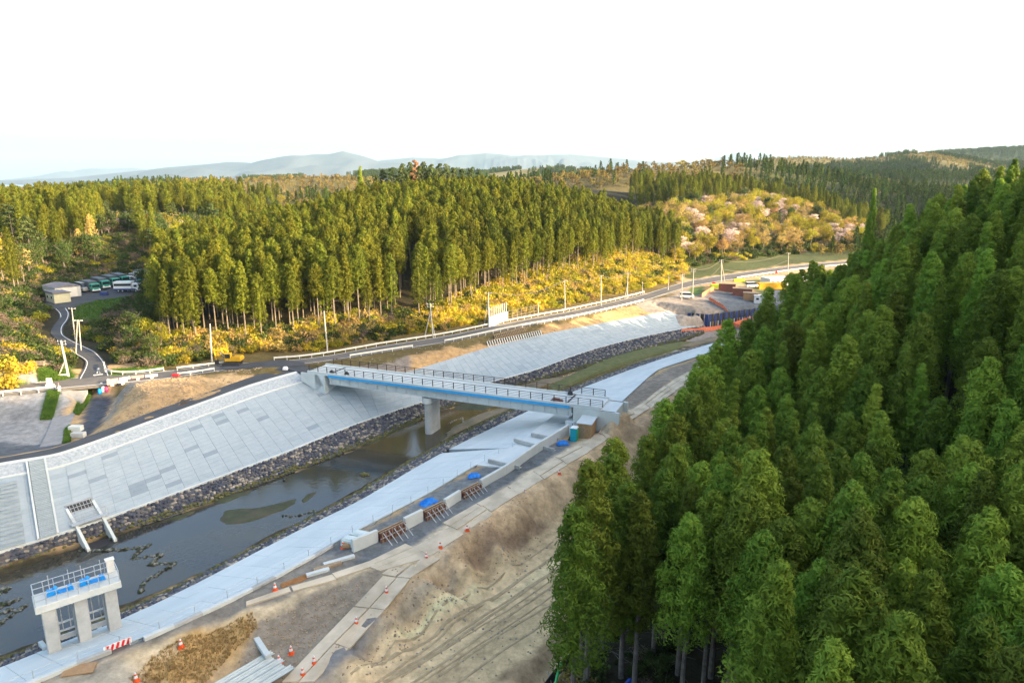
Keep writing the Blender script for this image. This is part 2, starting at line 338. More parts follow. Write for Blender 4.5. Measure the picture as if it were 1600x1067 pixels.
# ---- base height: triangulated survey lines rasterised at 1 m
CT = []          # (x,y,z)
SEG = []
def line(P, z=None, step=6, smooth=True):
    Q = resample(P, step=step, smooth=smooth) if len(P) > 1 else np.array([P[0][:]])
    o = len(CT)
    for p in Q: CT.append((p[0], p[1], p[2] if z is None else z))
for l in (LW, LB, LT1, LT2, RW, RB, RT, RT2, RDF, RDN, SL, SR, HR_F, HR_N, BR_L, BR_R, BANK_T, BANK_B): line(l)
line(LP1, 8.0)
line([ (p + q) / 2 for p, q in zip([Vector(v) for v in resample(LW, 20)], [Vector(v) for v in resample(RW, 20)])], -1.0)
for l in (LW, RW):        # river bed just off the banks
    pass
line(LOT + [LOT[0]], None, 8, False)
F_ = FIELD_Z
_A, _B = at(500, 583, 9.4), at(928, 637, 9.4); _d = (_B - _A).normalized(); _n = Vector((-_d.y, _d.x, 0))
for u_, v_, z_ in [(2.2, .3, 8.9), (2.2, 5.7, 8.9), (4.2, 1.5, 8.7), (4.2, 4.5, 8.7), (7.5, 1, 6.8), (7.5, 4.5, 6.8), (3.5, -2.5, 6.6), (3.5, 8, 6.6)]: q_ = _B + _d * u_ + _n * v_; CT.append((q_.x, q_.y, z_))
line(pts([(-200, 640), (0, 632), (90, 622), (140, 622)], 5.8)); line(pts([(-200, 705), (0, 700), (60, 695)], F_)); line(pts([(0, 660), (60, 660), (110, 655)], F_))
line(pts([(-200, 722), (0, 713), (60, 704), (92, 697)], 6.2))
line(pts([(180, 622), (172, 640), (155, 665), (128, 690)], 5.7))         # foot of the spoil mound
line(pts([(200, 598), (300, 588), (370, 580), (420, 575)], 9.0)); line(pts([(190, 665), (260, 633), (330, 606)], 8.8)); line(pts([(230, 615), (300, 600)], 9.6))
line(pts([(470, 569), (560, 560), (640, 560), (700, 545)], 7.9)); line(pts([(560, 576), (620, 578)], 7.2))
line(pts([(1064, 484), (1120, 470), (1200, 452), (1300, 440)], 6.8)); line(pts([(1071, 494), (1120, 487), (1180, 478), (1260, 467)], 5.3))
line(pts([(1075, 514), (1110, 515), (1160, 508), (1260, 495)], .2)); line(pts([(1120, 540), (1200, 530), (1300, 520)], .3))
line(pts([(210, 1067, 3.8), (300, 1010, 4.0), (400, 975, 4.3), (500, 950, 4.3), (560, 925, 4.6)]))
line(pts([(250, 1120, 3.2), (330, 1060, 3.3), (420, 1030, 3.2), (460, 1000, 3.4)]))
line(pts([(560, 1110), (700, 1000), (860, 880), (1000, 800)], 1.3)); line(pts([(800, 1067), (880, 985)], 1.4)); line(pts([(835, 1075), (890, 1030)], .6))
for x, y, z in [(-30, 20, 4), (-60, 30, 4.5), (-120, 40, 5.5), (-200, 40, 6), (-420, 40, 6), (-420, 200, 12), (-420, 500, 14), (-130, 320, 13), (0, 330, 12), (100, 330, 10), (-130, 190, 11), (-180, 140, 9),
                (250, 330, 9), (420, 350, 9), (420, 500, 12), (0, 560, 14), (-420, 560, 14), (420, 560, 14), (420, -60, 5), (0, -60, 4), (-420, -60, 6), (60, 60, 3), (100, 120, 5), (150, 200, 6), (0, 20, 3), (180, 300, 9),
                (200, 240, 7), (300, 260, 8), (120, 230, 5)]: CT.append((x, y, z))
RX0, RX1, RY0, RY1 = -420, 420, -60, 560
def rasterise():
    vs = [Vector((p[0], p[1])) for p in CT]
    r = delaunay_2d_cdt(vs, [], [], 0, 0.05)
    V2, tris, ov = r[0], r[2], r[3]
    z = [CT[o[0]][2] if o else 0 for o in ov]
    nx, ny = RX1 - RX0 + 1, RY1 - RY0 + 1; Z = np.full((ny, nx), np.nan)
    for t in tris:
        (x0, y0), (x1, y1), (x2, y2) = V2[t[0]], V2[t[1]], V2[t[2]]
        d = (y1 - y2) * (x0 - x2) + (x2 - x1) * (y0 - y2)
        if abs(d) < 1e-9: continue
        i0, i1 = max(0, int(math.floor(min(x0, x1, x2) - RX0))), min(nx - 1, int(math.ceil(max(x0, x1, x2) - RX0)))
        j0, j1 = max(0, int(math.floor(min(y0, y1, y2) - RY0))), min(ny - 1, int(math.ceil(max(y0, y1, y2) - RY0)))
        if i1 < i0 or j1 < j0: continue
        X, Y = np.meshgrid(np.arange(i0, i1 + 1) + RX0, np.arange(j0, j1 + 1) + RY0)
        a = ((y1 - y2) * (X - x2) + (x2 - x1) * (Y - y2)) / d; b = ((y2 - y0) * (X - x2) + (x0 - x2) * (Y - y2)) / d; c = 1 - a - b
        k = (a >= -1e-4) & (b >= -1e-4) & (c >= -1e-4)
        sub = Z[j0:j1 + 1, i0:i1 + 1]; sub[k] = (a * z[t[0]] + b * z[t[1]] + c * z[t[2]])[k]
    Z[np.isnan(Z)] = 8
    return Z
ZB = rasterise()
def base_z(X, Y):
    x = np.clip(X, RX0, RX1 - .001) - RX0; y = np.clip(Y, RY0, RY1 - .001) - RY0
    i = np.floor(x).astype(int); j = np.floor(y).astype(int); fx, fy = x - i, y - j
    i2 = np.minimum(i + 1, ZB.shape[1] - 1); j2 = np.minimum(j + 1, ZB.shape[0] - 1)
    z = (ZB[j, i] * (1 - fx) + ZB[j, i2] * fx) * (1 - fy) + (ZB[j2, i] * (1 - fx) + ZB[j2, i2] * fx) * fy
    return z

# ---- hills: foot outline + profile (distance inside the foot line -> rise)
W2 = lambda l: [Vector((x, y, 0)) for x, y in l]
HILL_A = W2([(4.5, 52), (7.5, 60), (12, 66), (16.5, 75), (23, 88), (31, 102), (39, 117), (48, 132), (59, 148), (76, 168), (96, 187), (127, 208), (170, 225), (330, 230), (700, 150), (700, -400), (-120, -400), (-110, -110), (-60, -40), (-28, 2), (-8, 30), (0, 44)])
HILL_B = pts([(178, 572, 8), (250, 566), (330, 559), (400, 553), (500, 548), (600, 533), (700, 516), (800, 494), (870, 481), (930, 468), (1000, 453), (1050, 441), (1070, 430), (1068, 418)], 8) + W2([(60, 350), (20, 420), (-100, 430), (-140, 330), (-128, 270), (-122, 238), (-116, 215), (-103, 185), (-92, 160)])
HILL_C = pts([(1042, 426), (1100, 415), (1200, 402), (1290, 394), (1370, 388)], 9) + W2([(230, 420), (220, 560), (60, 600), (20, 480), (40, 380)])
HILL_F = pts([(-260, 598), (-60, 596), (30, 590), (95, 583), (118, 566), (96, 543), (76, 525), (66, 505), (72, 480), (62, 466), (95, 446), (150, 434), (215, 426), (250, 423)], 10) + W2([(-128, 330), (-180, 560), (-900, 560), (-900, 100)])
HILL_A2 = W2([(28, 84), (33, 74), (39, 63), (44, 50), (47, 25), (35, -20), (-40, -60), (-90, -130), (-120, -400), (700, -400), (700, 150), (330, 230), (170, 225), (130, 206), (100, 186), (80, 165), (62, 144), (51, 128), (42, 113), (34, 98)])
def prof(d, kn): return np.interp(d, [k[0] for k in kn], [k[1] for k in kn])
# far ridges: crest given as (px, py, distance); half width
RIDGES = [
 ([(520, 300, 330), (600, 288, 345), (640, 276, 350), (700, 276, 350), (760, 284, 350), (830, 300, 350)], 50, 16),
 ([(840, 282, 470), (880, 270, 470), (930, 272, 480), (1000, 276, 480)], 75, 11),
 ([(900, 258, 600), (960, 250, 600), (1040, 244, 610), (1130, 239, 620), (1200, 243, 620), (1300, 262, 600), (1360, 280, 600)], 110, 11),
 ([(1180, 288, 640), (1280, 278, 640), (1400, 274, 650), (1500, 276, 650), (1650, 272, 650)], 90, 18),
 ([(1150, 254, 1500), (1200, 242, 1500), (1260, 240, 1500), (1330, 244, 1500), (1400, 236, 1500), (1430, 232, 1500), (1480, 238, 1500), (1540, 250, 1500), (1620, 250, 1500)], 260, 10),
 ([(1300, 262, 950), (1400, 262, 950), (1500, 262, 950), (1600, 264, 950), (1700, 262, 950)], 130, 10),
 ([(1400, 246, 2400), (1480, 240, 2400), (1540, 236, 2400), (1600, 233, 2400), (1750, 230, 2400)], 300, 0),
 ([(-250, 304, 700), (-60, 304, 700), (40, 302, 700), (120, 297, 720), (200, 301, 740)], 170, 14),
 ([(-300, 292, 1100), (60, 289, 1100), (130, 286, 1100), (200, 285, 1100), (280, 286, 1100), (360, 284, 1150)], 170, 8),
 ([(200, 292, 800), (280, 287, 850), (350, 284, 900), (420, 281, 900), (500, 279, 900), (560, 282, 850)], 130, 0),
 ([(260, 289, 560), (330, 297, 560), (420, 294, 560), (500, 292, 560)], 60, 10),
 ([(280, 279, 2000), (350, 275, 2000), (420, 276, 2000), (500, 272, 2000), (560, 268, 2000), (640, 264, 2000), (760, 266, 2000), (860, 255, 2000), (960, 262, 2000)], 420, 8),
 ([(20, 283, 11500), (140, 277, 11500), (200, 270, 11500), (260, 262, 11500), (320, 257, 11500), (370, 253, 11500), (410, 256, 11500), (450, 249, 11500), (490, 241, 11500), (515, 241, 11500), (537, 236, 11500), (570, 244, 11500), (595, 253, 11500)], 1500, 0),
 ([(560, 256, 14000), (600, 250, 14000), (645, 246, 14000), (690, 248, 14000), (720, 243, 14000), (760, 239, 14000), (800, 244, 14000), (850, 243, 14000), (890, 241, 14000), (940, 245, 14000), (1010, 252, 14000), (1100, 256, 14000)], 1700, 0),
 ([(60, 282, 19000), (110, 272, 19000), (140, 264, 19000), (175, 264, 19000), (210, 262, 19000), (240, 268, 19000), (280, 276, 19000)], 1500, 0),
 ([(1100, 252, 21000), (1190, 229, 21000), (1230, 232, 21000), (1320, 243, 21000), (1420, 248, 21000), (1520, 238, 21000), (1560, 227, 21000), (1620, 223, 21000), (1750, 230, 21000)], 2400, 0),
]
RID = []
for l, wd, th in RIDGES:
    P = [atd(*q) for q in l]; P = [Vector((p.x, p.y, p.z - th)) for p in P]; RID.append((P, wd))
def hills_z(X, Y, z):
    def hill(P, kn, amp, f, zz):
        ins = inpoly(X, Y, P); d = np.where(ins, dpoly(X, Y, P), 0)
        return zz + prof(d, kn) + amp * np.clip(d / 25, 0, 1) * fbm(X, Y, f, 3, 5)
    dA = np.where(inpoly(X, Y, HILL_A2), dpoly(X, Y, HILL_A2), 0)
    fy = np.interp(Y, [118, 132, 145, 162], [1, .85, .5, .2]) * (1 - np.interp(Y, [85, 110], [0, 1]) * np.interp(X, [88, 112], [0, .6])); fx = 1 + np.interp(Y, [20, 55], [1, 0]) * np.interp(X, [60, 100, 150, 220], [0, .5, .85, 1.0])  # out of view, hill height is shaped to cast shade and let sun upstream
    z = z + prof(dA, [(0, 0), (8, 6), (20, 16), (35, 24), (60, 28), (100, 31)]) * fy * fx + 2.2 * np.clip(dA / 25, 0, 1) * fbm(X, Y, .03, 3, 5)
    zB = hill(HILL_B, [(0, 0), (5, 1.5), (20, 6.5), (40, 12), (70, 17), (110, 18.5)], 2.5, .022, z * 0)
    z = z + zB * np.interp(X, [-130, -90, -45, 0], [.36, .38, .85, 1.05])
    z = hill(HILL_C, [(0, 0), (15, 5), (50, 16), (90, 21), (140, 22)], 4, .016, z)
    z = hill(HILL_F, [(0, 0), (8, 3), (30, 7), (80, 6), (200, 2)], 4, .012, z)
    for P, wd in RID:
        xs = [p.x for p in P]; m = (X > min(xs) - 3 * wd) & (X < max(xs) + 3 * wd) & (Y > min(p.y for p in P) - 3 * wd) & (Y < max(p.y for p in P) + 3 * wd)
        if not m.any(): continue
        x, y = X[m], Y[m]; best = np.full(x.shape, 1e9); h = np.zeros(x.shape)
        for a, b in zip(P[:-1], P[1:]):
            dx, dy = b.x - a.x, b.y - a.y; t = np.clip(((x - a.x) * dx + (y - a.y) * dy) / (dx * dx + dy * dy), 0, 1)
            d = np.hypot(x - a.x - t * dx, y - a.y - t * dy); k = d < best; best = np.where(k, d, best); h = np.where(k, a.z + t * (b.z - a.z), h)
        far = P[0].y > 5000
        nn = fbm(x, y, (.0011 if far else .6 / wd), 5, 11)
        q = best / wd * (1 + .9 * nn)
        hh = h * (1 - .35 * np.clip(best / wd, 0, 1) * (.5 + nn)) * np.exp(-(q ** 2) * .9)
        z[m] = np.maximum(z[m], hh)
    return z
def ground_z(X, Y, detail=True):
    X = np.asarray(X, float); Y = np.asarray(Y, float); sh = X.shape; X = X.ravel(); Y = Y.ravel()
    z = base_z(X, Y); r = np.hypot(X, Y - 100)
    z = np.where(r > 450, z * np.clip(1 - (r - 450) / 600, 0, 1) + np.clip((r - 450) / 600, 0, 1) * (6 + 8 * fbm(X, Y, .002, 4, 3)), z)
    leftsea = np.clip((r - 2500) / 1500, 0, 1); z = z * (1 - leftsea) - 3 * leftsea
    z = hills_z(X, Y, z)
    return z.reshape(sh)
def gz(x, y): return float(ground_z(np.array([x]), np.array([y]))[0])

def axis(a, b, lo, hi, s0, gr, smax):
    v = list(np.arange(a, b, s0)); s = s0; x = v[-1]
    while x < hi: s = min(s * gr, smax); x += s; v.append(x)
    s = s0; x = v[0]; l = []
    while x > lo: s = min(s * gr, smax); x -= s; l.append(x)
    return np.array(l[::-1] + v)
gx = axis(-92, 40, -21000, 21000, .75, 1.031, 220); gy = axis(46, 205, -420, 25000, .75, 1.031, 200)
GX, GY = np.meshgrid(gx, gy); GZ = ground_z(GX, GY)

# ---- ground colours: region masks in world space
C_FOREST = (.035, .032, .018)
col = np.empty(GX.shape + (3,)); col[:] = C_FOREST
dist = np.hypot(GX, GY)
fm = fbm(GX, GY, .006, 4, 21)[..., None]
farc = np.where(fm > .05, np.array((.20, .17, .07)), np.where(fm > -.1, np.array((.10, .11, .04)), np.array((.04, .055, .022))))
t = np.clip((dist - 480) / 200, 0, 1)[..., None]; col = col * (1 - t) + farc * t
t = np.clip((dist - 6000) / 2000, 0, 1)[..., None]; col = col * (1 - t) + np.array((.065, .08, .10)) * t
DIRT, GRAV, EARTH = (.42, .29, .155), (.19, .19, .195), (.205, .165, .125)
masks = []
def region(P, c, z=None, soft=.8, jit=.8, streak=None):
    P = pts(P, z) if not isinstance(P[0], Vector) else P
    xs = [p.x for p in P]; ys = [p.y for p in P]
    i0, i1 = np.searchsorted(gx, [min(xs) - 3, max(xs) + 3]); j0, j1 = np.searchsorted(gy, [min(ys) - 3, max(ys) + 3])
    X, Y = GX[j0:j1, i0:i1], GY[j0:j1, i0:i1]
    if X.size == 0: return
    jx = X + jit * fbm(X, Y, .35, 3, 31) ; jy = Y + jit * fbm(X, Y, .35, 3, 77)
    ins = inpoly(jx, jy, P); d = dpoly(jx, jy, P); sd_ = np.where(ins, d, -d)
    a = np.clip(sd_ / soft + .5, 0, 1)[..., None]
    if streak:
        ang, f = streak; u = X * math.cos(ang) + Y * math.sin(ang); v_ = -X * math.sin(ang) + Y * math.cos(ang)
        n = fbm(u * .05, v_ * f, 1, 4, 9)[..., None]; cc = np.array(c) * (1 + .55 * n)
    else: cc = np.array(c) * (1 + .35 * fbm(X, Y, .12, 4, 13)[..., None])
    col[j0:j1, i0:i1] = col[j0:j1, i0:i1] * (1 - a) + cc * a
# open valley floor between the hills
region([(-300, 640), (-200, 604), (0, 598), (110, 590), (400, 560), (600, 538), (800, 500), (930, 474), (1050, 445), (1090, 425), (1420, 395), (1500, 470), (1300, 520), (1150, 620), (1000, 800), (905, 860), (880, 1000), (860, 1200), (-400, 1300)], DIRT, 6.5)
region([(-300, 630), (95, 612), (125, 620), (60, 705), (-300, 735)], (.25, .25, .25), 5.7, jit=1.5)
region([(-300, 690), (60, 690), (130, 688), (90, 712), (-300, 740)], (.10, .11, .125), 6, jit=2.5)
region([(140, 622), (178, 620), (168, 650), (140, 685), (112, 680)], (.055, .065, .085), 5.8, jit=1.2)
region([(170, 620), (210, 600), (300, 585), (420, 574), (440, 578), (380, 596), (245, 645), (130, 692), (110, 690), (160, 660)], (.44, .30, .155), 8)
region([(185, 600), (235, 597), (225, 612), (190, 618), (165, 650), (160, 640)], (.24, .215, .18), 8)
region([(255, 632), (300, 615), (330, 618), (290, 635), (262, 640)], (.12, .08, .05), 9, jit=2.5)
region([(450, 562), (640, 548), (720, 540), (700, 552), (600, 588), (500, 575)], (.24, .20, .165), 7.6)
region([(640, 548), (1000, 478), (1060, 484), (1045, 487), (780, 538), (640, 578)], (.42, .27, .13), 7)
region([(980, 478), (1080, 455), (1130, 470), (1190, 480), (1200, 492), (1060, 498)], (.27, .235, .20), 7)
region([(1100, 462), (1120, 452), (1200, 462), (1215, 488), (1160, 480), (1108, 472)], (.12, .135, .15), 7.5, jit=.4)
region([(1075, 452), (1100, 448), (1105, 458), (1080, 462)], (.10, .16, .05), 7.6)
region([(1155, 440), (1330, 418), (1420, 470), (1200, 462)], (.13, .14, .06), 7.6)
region([(1200, 447), (1260, 442), (1260, 470), (1195, 465)], (.15, .16, .17), 7.6)
# works strip behind the near revetment
region([(-100, 1140), (0, 1070), (250, 988), (400, 917), (550, 838), (800, 705), (900, 690), (860, 740), (640, 862), (560, 900), (400, 945), (0, 1090)], (.15, .16, .165), 5)
region([(140, 1010), (340, 940), (500, 870), (560, 870), (560, 890), (400, 950), (180, 1030)], (.22, .20, .17), 5, jit=1.5)
region([(0, 1110), (100, 1050), (330, 972), (560, 890), (660, 850), (720, 850), (640, 895), (560, 925), (360, 985), (0, 1180)], (.56, .44, .28), 5, streak=(R(52), .9))
region([(640, 850), (760, 780), (905, 690), (1000, 635), (1140, 550), (1150, 565), (1080, 615), (960, 700), (880, 738), (790, 802), (690, 876)], (.52, .43, .30), 5.3, streak=(R(52), .8))
region([(380, 985), (480, 945), (600, 890), (645, 900), (560, 975), (440, 1060), (360, 1060)], (.25, .21, .16), 4.2, jit=1.5)
region([(585, 930), (600, 965), (530, 1045), (460, 1067), (530, 985)], (.20, .19, .18), 3.8, jit=1)
region([(1010, 660), (950, 700), (880, 745), (780, 812), (690, 885), (600, 970), (530, 1045), (500, 1110), (545, 1100), (640, 985), (720, 915), (840, 835), (1000, 742), (1060, 700)], (.54, .375, .215), 3.2, streak=(R(135), .5))
region([(700, 885), (620, 960), (520, 1060), (500, 1110), (545, 1100), (640, 985), (720, 915)], (.36, .29, .20), 3, jit=2)
region([(850, 815), (760, 862), (725, 900), (735, 908), (850, 838)], (.30, .20, .12), 1.8, jit=1.5)
region([(1100, 600), (1010, 655), (960, 700), (1060, 690), (1150, 620)], (.46, .32, .19), 4)
region([(880, 800), (850, 838), (720, 915), (600, 1015), (545, 1060), (530, 1130), (820, 1130), (900, 1000)], (.72, .51, .28), 1.3, streak=(R(47), .55))
region([(775, 1067), (890, 965), (895, 1000), (850, 1040), (830, 1080)], (.34, .23, .13), 1.3)
region([(200, 1067), (235, 1040), (300, 1005), (395, 970), (405, 985), (360, 1020), (300, 1067)], (.50, .32, .13), 3.9, jit=2)
region([(945, 645), (1000, 600), (1035, 580), (1130, 545), (1135, 552), (1060, 590), (990, 640), (930, 680), (915, 668)], (.24, .20, .16), 5.7)
region([(60, 1067), (190, 1025), (235, 1060), (230, 1080), (60, 1080)], (.36, .32, .25), 4.7, streak=(R(52), .9))
# grass verges
for P, z in [([(80, 625), (97, 618), (95, 632), (82, 655), (63, 657)], 5.7), ([(130, 620), (146, 615), (138, 630), (124, 648), (115, 648)], 5.7), ([(101, 672), (110, 664), (110, 690), (100, 694)], 5.7), ([(-100, 615), (60, 612), (20, 628), (-100, 632)], 6.5),
             ([(120, 482), (160, 472), (240, 462), (190, 480), (150, 500), (115, 500)], 11), ([(60, 588), (108, 560), (118, 585), (60, 592)], 8.5), ([(165, 585), (250, 576), (255, 570), (175, 575)], 8.5)]:
    region(P, (.07, .115, .03), z)
# shrubby slopes below the cedar wood
region([(178, 572), (400, 556), (600, 535), (800, 496), (1050, 442), (1060, 420), (900, 440), (700, 480), (400, 520), (230, 520)], (.13, .10, .04), 12, jit=3)
region([(160, 425), (160, 395), (215, 385), (235, 420)], (.07, .11, .035), 18, jit=3)
region([(1060, 432), (1100, 408), (1200, 395), (1420, 380), (1420, 397), (1330, 405), (1240, 413), (1150, 425), (1080, 436)], (.07, .085, .035), 8.2)
# water bed
region(LW[:-1] + RW[::-1], (.045, .04, .025))
strips = [(LW + LB[::-1], .6), (LB[:8] + LT1[::-1], .9), (LB[6:] + LT2[::-1], .9), (LT1 + LP1[::-1], .5), (RW + RB[::-1], .6), (RB[:9] + RT[::-1], .9), (RB[8:] + [at(800, 700, 5.1), at(850, 668, 5.2), at(900, 655, 5.4)][::-1][::-1] + RT2[::-1], .9) if 0 else (RB[8:] + RT2[::-1] + [at(900, 655, 5.4), at(850, 668, 5.2), at(800, 700, 5.1)], .9)]
for P, dz in strips:
    GZ = np.where(inpoly(GX, GY, P), GZ - dz, GZ)
for P, dz in [(RDF + RDN[::-1], .22), (SL + SR[::-1], .25), (LOT, .25)]:
    GZ = np.where(inpoly(GX, GY, P) | (dpoly(GX, GY, P) < .3), GZ - dz, GZ)
rough_ = np.clip(1 - np.minimum(1, (dpoly(GX, GY, RDF, False) < 9)), 0, 1)
nearm = (np.hypot(GX, GY) < 330)
GZ = GZ + np.where(nearm, (.12 * fbm(GX, GY, .2, 2, 41) + .07 * fbm(GX, GY, 1.1, 2, 43)) * rough_, 0)
# shape of the earth bank: rills and heaps
bk = inpoly(GX, GY, BANK_T + BANK_B[::-1]); GZ = GZ + np.where(bk, .22 * fbm((GX * .8 + GY * .6) * .9, (GX * .6 - GY * .8) * .12, 1, 3, 51), 0)
ny, nx = GX.shape; idx = np.arange(ny * nx).reshape(ny, nx)
F = np.stack([idx[:-1, :-1], idx[:-1, 1:], idx[1:, 1:], idx[1:, :-1]], -1).reshape(-1, 4)
def ground_material():
    m = bpy.data.materials.new('ground'); m.use_nodes = True; n = m.node_tree; L = n.links; b = n.nodes['Principled BSDF']
    b.inputs['Roughness'].default_value = .92; b.inputs['Specular IOR Level'].default_value = .15
    at_ = n.nodes.new('ShaderNodeAttribute'); at_.attribute_name = 'Col'
    g = n.nodes.new('ShaderNodeNewGeometry')
    hs = n.nodes.new('ShaderNodeHueSaturation'); L.new(at_.outputs[0], hs.inputs['Color'])
    a = n.nodes.new('ShaderNodeTexNoise'); a.inputs['Scale'].default_value = .9; a.inputs['Detail'].default_value = 9; a.inputs['Roughness'].default_value = .7
    L.new(g.outputs['Position'], a.inputs[0]); r = n.nodes.new('ShaderNodeMapRange'); r.inputs[1].default_value = .3; r.inputs[2].default_value = .7
    r.inputs[3].default_value = .62; r.inputs[4].default_value = 1.38; L.new(a.outputs[0], r.inputs[0]); L.new(r.outputs[0], hs.inputs['Value'])
    L.new(hs.outputs[0], b.inputs['Base Color'])
    a2 = n.nodes.new('ShaderNodeTexNoise'); a2.inputs['Scale'].default_value = 2.2; a2.inputs['Detail'].default_value = 8; L.new(g.outputs['Position'], a2.inputs[0])
    bp = n.nodes.new('ShaderNodeBump'); bp.inputs['Strength'].default_value = .55; bp.inputs['Distance'].default_value = .25
    L.new(a2.outputs[0], bp.inputs['Height']); L.new(bp.outputs[0], b.inputs['Normal']); return m
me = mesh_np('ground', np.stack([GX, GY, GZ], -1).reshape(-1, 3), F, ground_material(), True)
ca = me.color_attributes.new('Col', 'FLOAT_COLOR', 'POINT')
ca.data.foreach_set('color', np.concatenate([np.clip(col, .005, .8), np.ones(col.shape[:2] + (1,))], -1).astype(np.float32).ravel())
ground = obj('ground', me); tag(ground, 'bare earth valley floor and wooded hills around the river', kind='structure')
# triangles of the visible sheet, for setting things down on it
def gnd(x, y):
    i = min(max(int(np.searchsorted(gx, x)) - 1, 0), nx - 2); j = min(max(int(np.searchsorted(gy, y)) - 1, 0), ny - 2)
    fx = (x - gx[i]) / (gx[i + 1] - gx[i]); fy = (y - gy[j]) / (gy[j + 1] - gy[j])
    return float((GZ[j, i] * (1 - fx) + GZ[j, i + 1] * fx) * (1 - fy) + (GZ[j + 1, i] * (1 - fx) + GZ[j + 1, i + 1] * fx) * fy)
def gndv(X, Y):
    i = np.clip(np.searchsorted(gx, X) - 1, 0, nx - 2); j = np.clip(np.searchsorted(gy, Y) - 1, 0, ny - 2)
    fx = (X - gx[i]) / (gx[i + 1] - gx[i]); fy = (Y - gy[j]) / (gy[j + 1] - gy[j])
    return (GZ[j, i] * (1 - fx) + GZ[j, i + 1] * fx) * (1 - fy) + (GZ[j + 1, i] * (1 - fx) + GZ[j + 1, i + 1] * fx) * fy

# ================================================================ WATER
def water_mat(name, c1, c2, rough=.08):
    m = mat(name, c1, c2, .09, rough, 0, spec=.5, lo=.38, hi=.62)
    n = m.node_tree; L = n.links; b = n.nodes['Principled BSDF']; g = n.nodes.new('ShaderNodeNewGeometry')
    t = n.nodes.new('ShaderNodeTexNoise'); t.inputs['Scale'].default_value = 1.6; t.inputs['Detail'].default_value = 4; L.new(g.outputs['Position'], t.inputs[0])
    bp = n.nodes.new('ShaderNodeBump'); bp.inputs['Strength'].default_value = .12; bp.inputs['Distance'].default_value = .1
    L.new(t.outputs[0], bp.inputs['Height']); L.new(bp.outputs[0], b.inputs['Normal']); return m
a = resample(LW, 80); b = resample(RW, 80)
Lx = a.copy(); Rx = b.copy(); d = b - a; d /= np.linalg.norm(d, axis=1)[:, None]; Lx -= d * .8; Rx += d * .8; Lx[:, 2] = 0; Rx[:, 2] = 0
E_ = np.array([at(1260, 500, 0)[:]]); G_ = np.array([at(1260, 524, 0)[:]])
WM = water_mat('river_water', (.030, .034, .036), (.050, .046, .032))
n = WM.node_tree; L = n.links; b_ = n.nodes['Principled BSDF']; g_ = n.nodes.new('ShaderNodeNewGeometry'); sx_ = n.nodes.new('ShaderNodeSeparateXYZ'); L.new(g_.outputs['Position'], sx_.inputs[0])
t_n = n.nodes.new('ShaderNodeTexNoise'); t_n.inputs['Scale'].default_value = .05; t_n.inputs['Detail'].default_value = 5; L.new(g_.outputs['Position'], t_n.inputs[0])
ma = n.nodes.new('ShaderNodeMath'); ma.operation = 'MULTIPLY_ADD'; ma.inputs[1].default_value = 70; L.new(t_n.outputs[0], ma.inputs[0]); L.new(sx_.outputs[1], ma.inputs[2])
mr = n.nodes.new('ShaderNodeMapRange'); mr.inputs[1].default_value = 138; mr.inputs[2].default_value = 175; L.new(ma.outputs[0], mr.inputs[0])
mx_ = n.nodes.new('ShaderNodeMix'); mx_.data_type = 'RGBA'; old = b_.inputs['Base Color'].links[0].from_socket; L.new(old, mx_.inputs[6]); mx_.inputs[7].default_value = (.115, .080, .038, 1); L.new(mr.outputs[0], mx_.inputs[0]); L.new(mx_.outputs[2], b_.inputs['Base Color'])
river = loft('river', np.vstack([Lx, E_]), np.vstack([Rx, G_]), WM, nc=8, skirt=.05)
tag(river, 'shallow calm river', kind='structure')
sea = MB().add([(-29000, 3000, -1), (29000, 3000, -1), (29000, 31500, -1), (-29000, 31500, -1)], [(0, 1, 2, 3)]).build('sea', water_mat('sea_water', (.05, .10, .14), (.06, .12, .16), .25))
tag(sea, 'pale sea on the horizon', kind='structure')
def sheet(name, P, z, m, jit=.5, seed=0, dome=.12, label=None, kind='structure', cat=None):
    "irregular low bar of mud or sand with a domed top"
    P = pts(P, z); Q = resample(P + [P[0]], 70)[:-1]; c = Q.mean(0)
    n = np.array([fbm(q[0:1] + seed, q[1:2], .8, 3, 3)[0] for q in Q]); dirs = Q - c; Q = c + dirs * (1 + jit * .35 * n[:, None])
    rings = [1, .93, .75, .45, .0]; V = []; F = []
    for k, r_ in enumerate(rings[:-1]):
        for q in Q: V.append((c[0] + (q[0] - c[0]) * r_, c[1] + (q[1] - c[1]) * r_, z + (-.12, .0, dome * .7, dome)[k]))
    V.append((c[0], c[1], z + dome)); m_ = len(Q)
    for k in range(3):
        for i in range(m_): j = (i + 1) % m_; F.append((k * m_ + i, k * m_ + j, (k + 1) * m_ + j, (k + 1) * m_ + i))
    for i in range(m_): F.append((3 * m_ + i, 3 * m_ + (i + 1) % m_, len(V) - 1))
    mb = MB(); mb.v = V; mb.f = F; o = mb.build(name, m, smooth=True); tag(o, label, cat, kind=kind); return o
sheet('mud_bank', [(345, 800), (365, 795), (400, 793), (440, 785), (465, 778), (455, 793), (420, 805), (385, 817), (355, 818), (343, 810)], .03, M['mud'], label='dark green algae bar in the middle of the river')
sheet('mud_bank', [(470, 782), (480, 772), (495, 768), (485, 778), (474, 786)], .03, M['mud'])
sheet('mud_bank', [(255, 812), (280, 805), (308, 797), (300, 803), (275, 813)], .03, M['mud'])
sheet('mud_bank', [(545, 783), (570, 765), (600, 750), (640, 738), (620, 752), (590, 768), (560, 783)], .04, M['mud'])
sheet('mud_bank', [(325, 783), (350, 775), (395, 765), (385, 772), (345, 787)], .03, M['mud'])
sheet('mud_bank', [(560, 695), (600, 675), (660, 650), (655, 658), (610, 680), (570, 697)], .03, M['mud'])
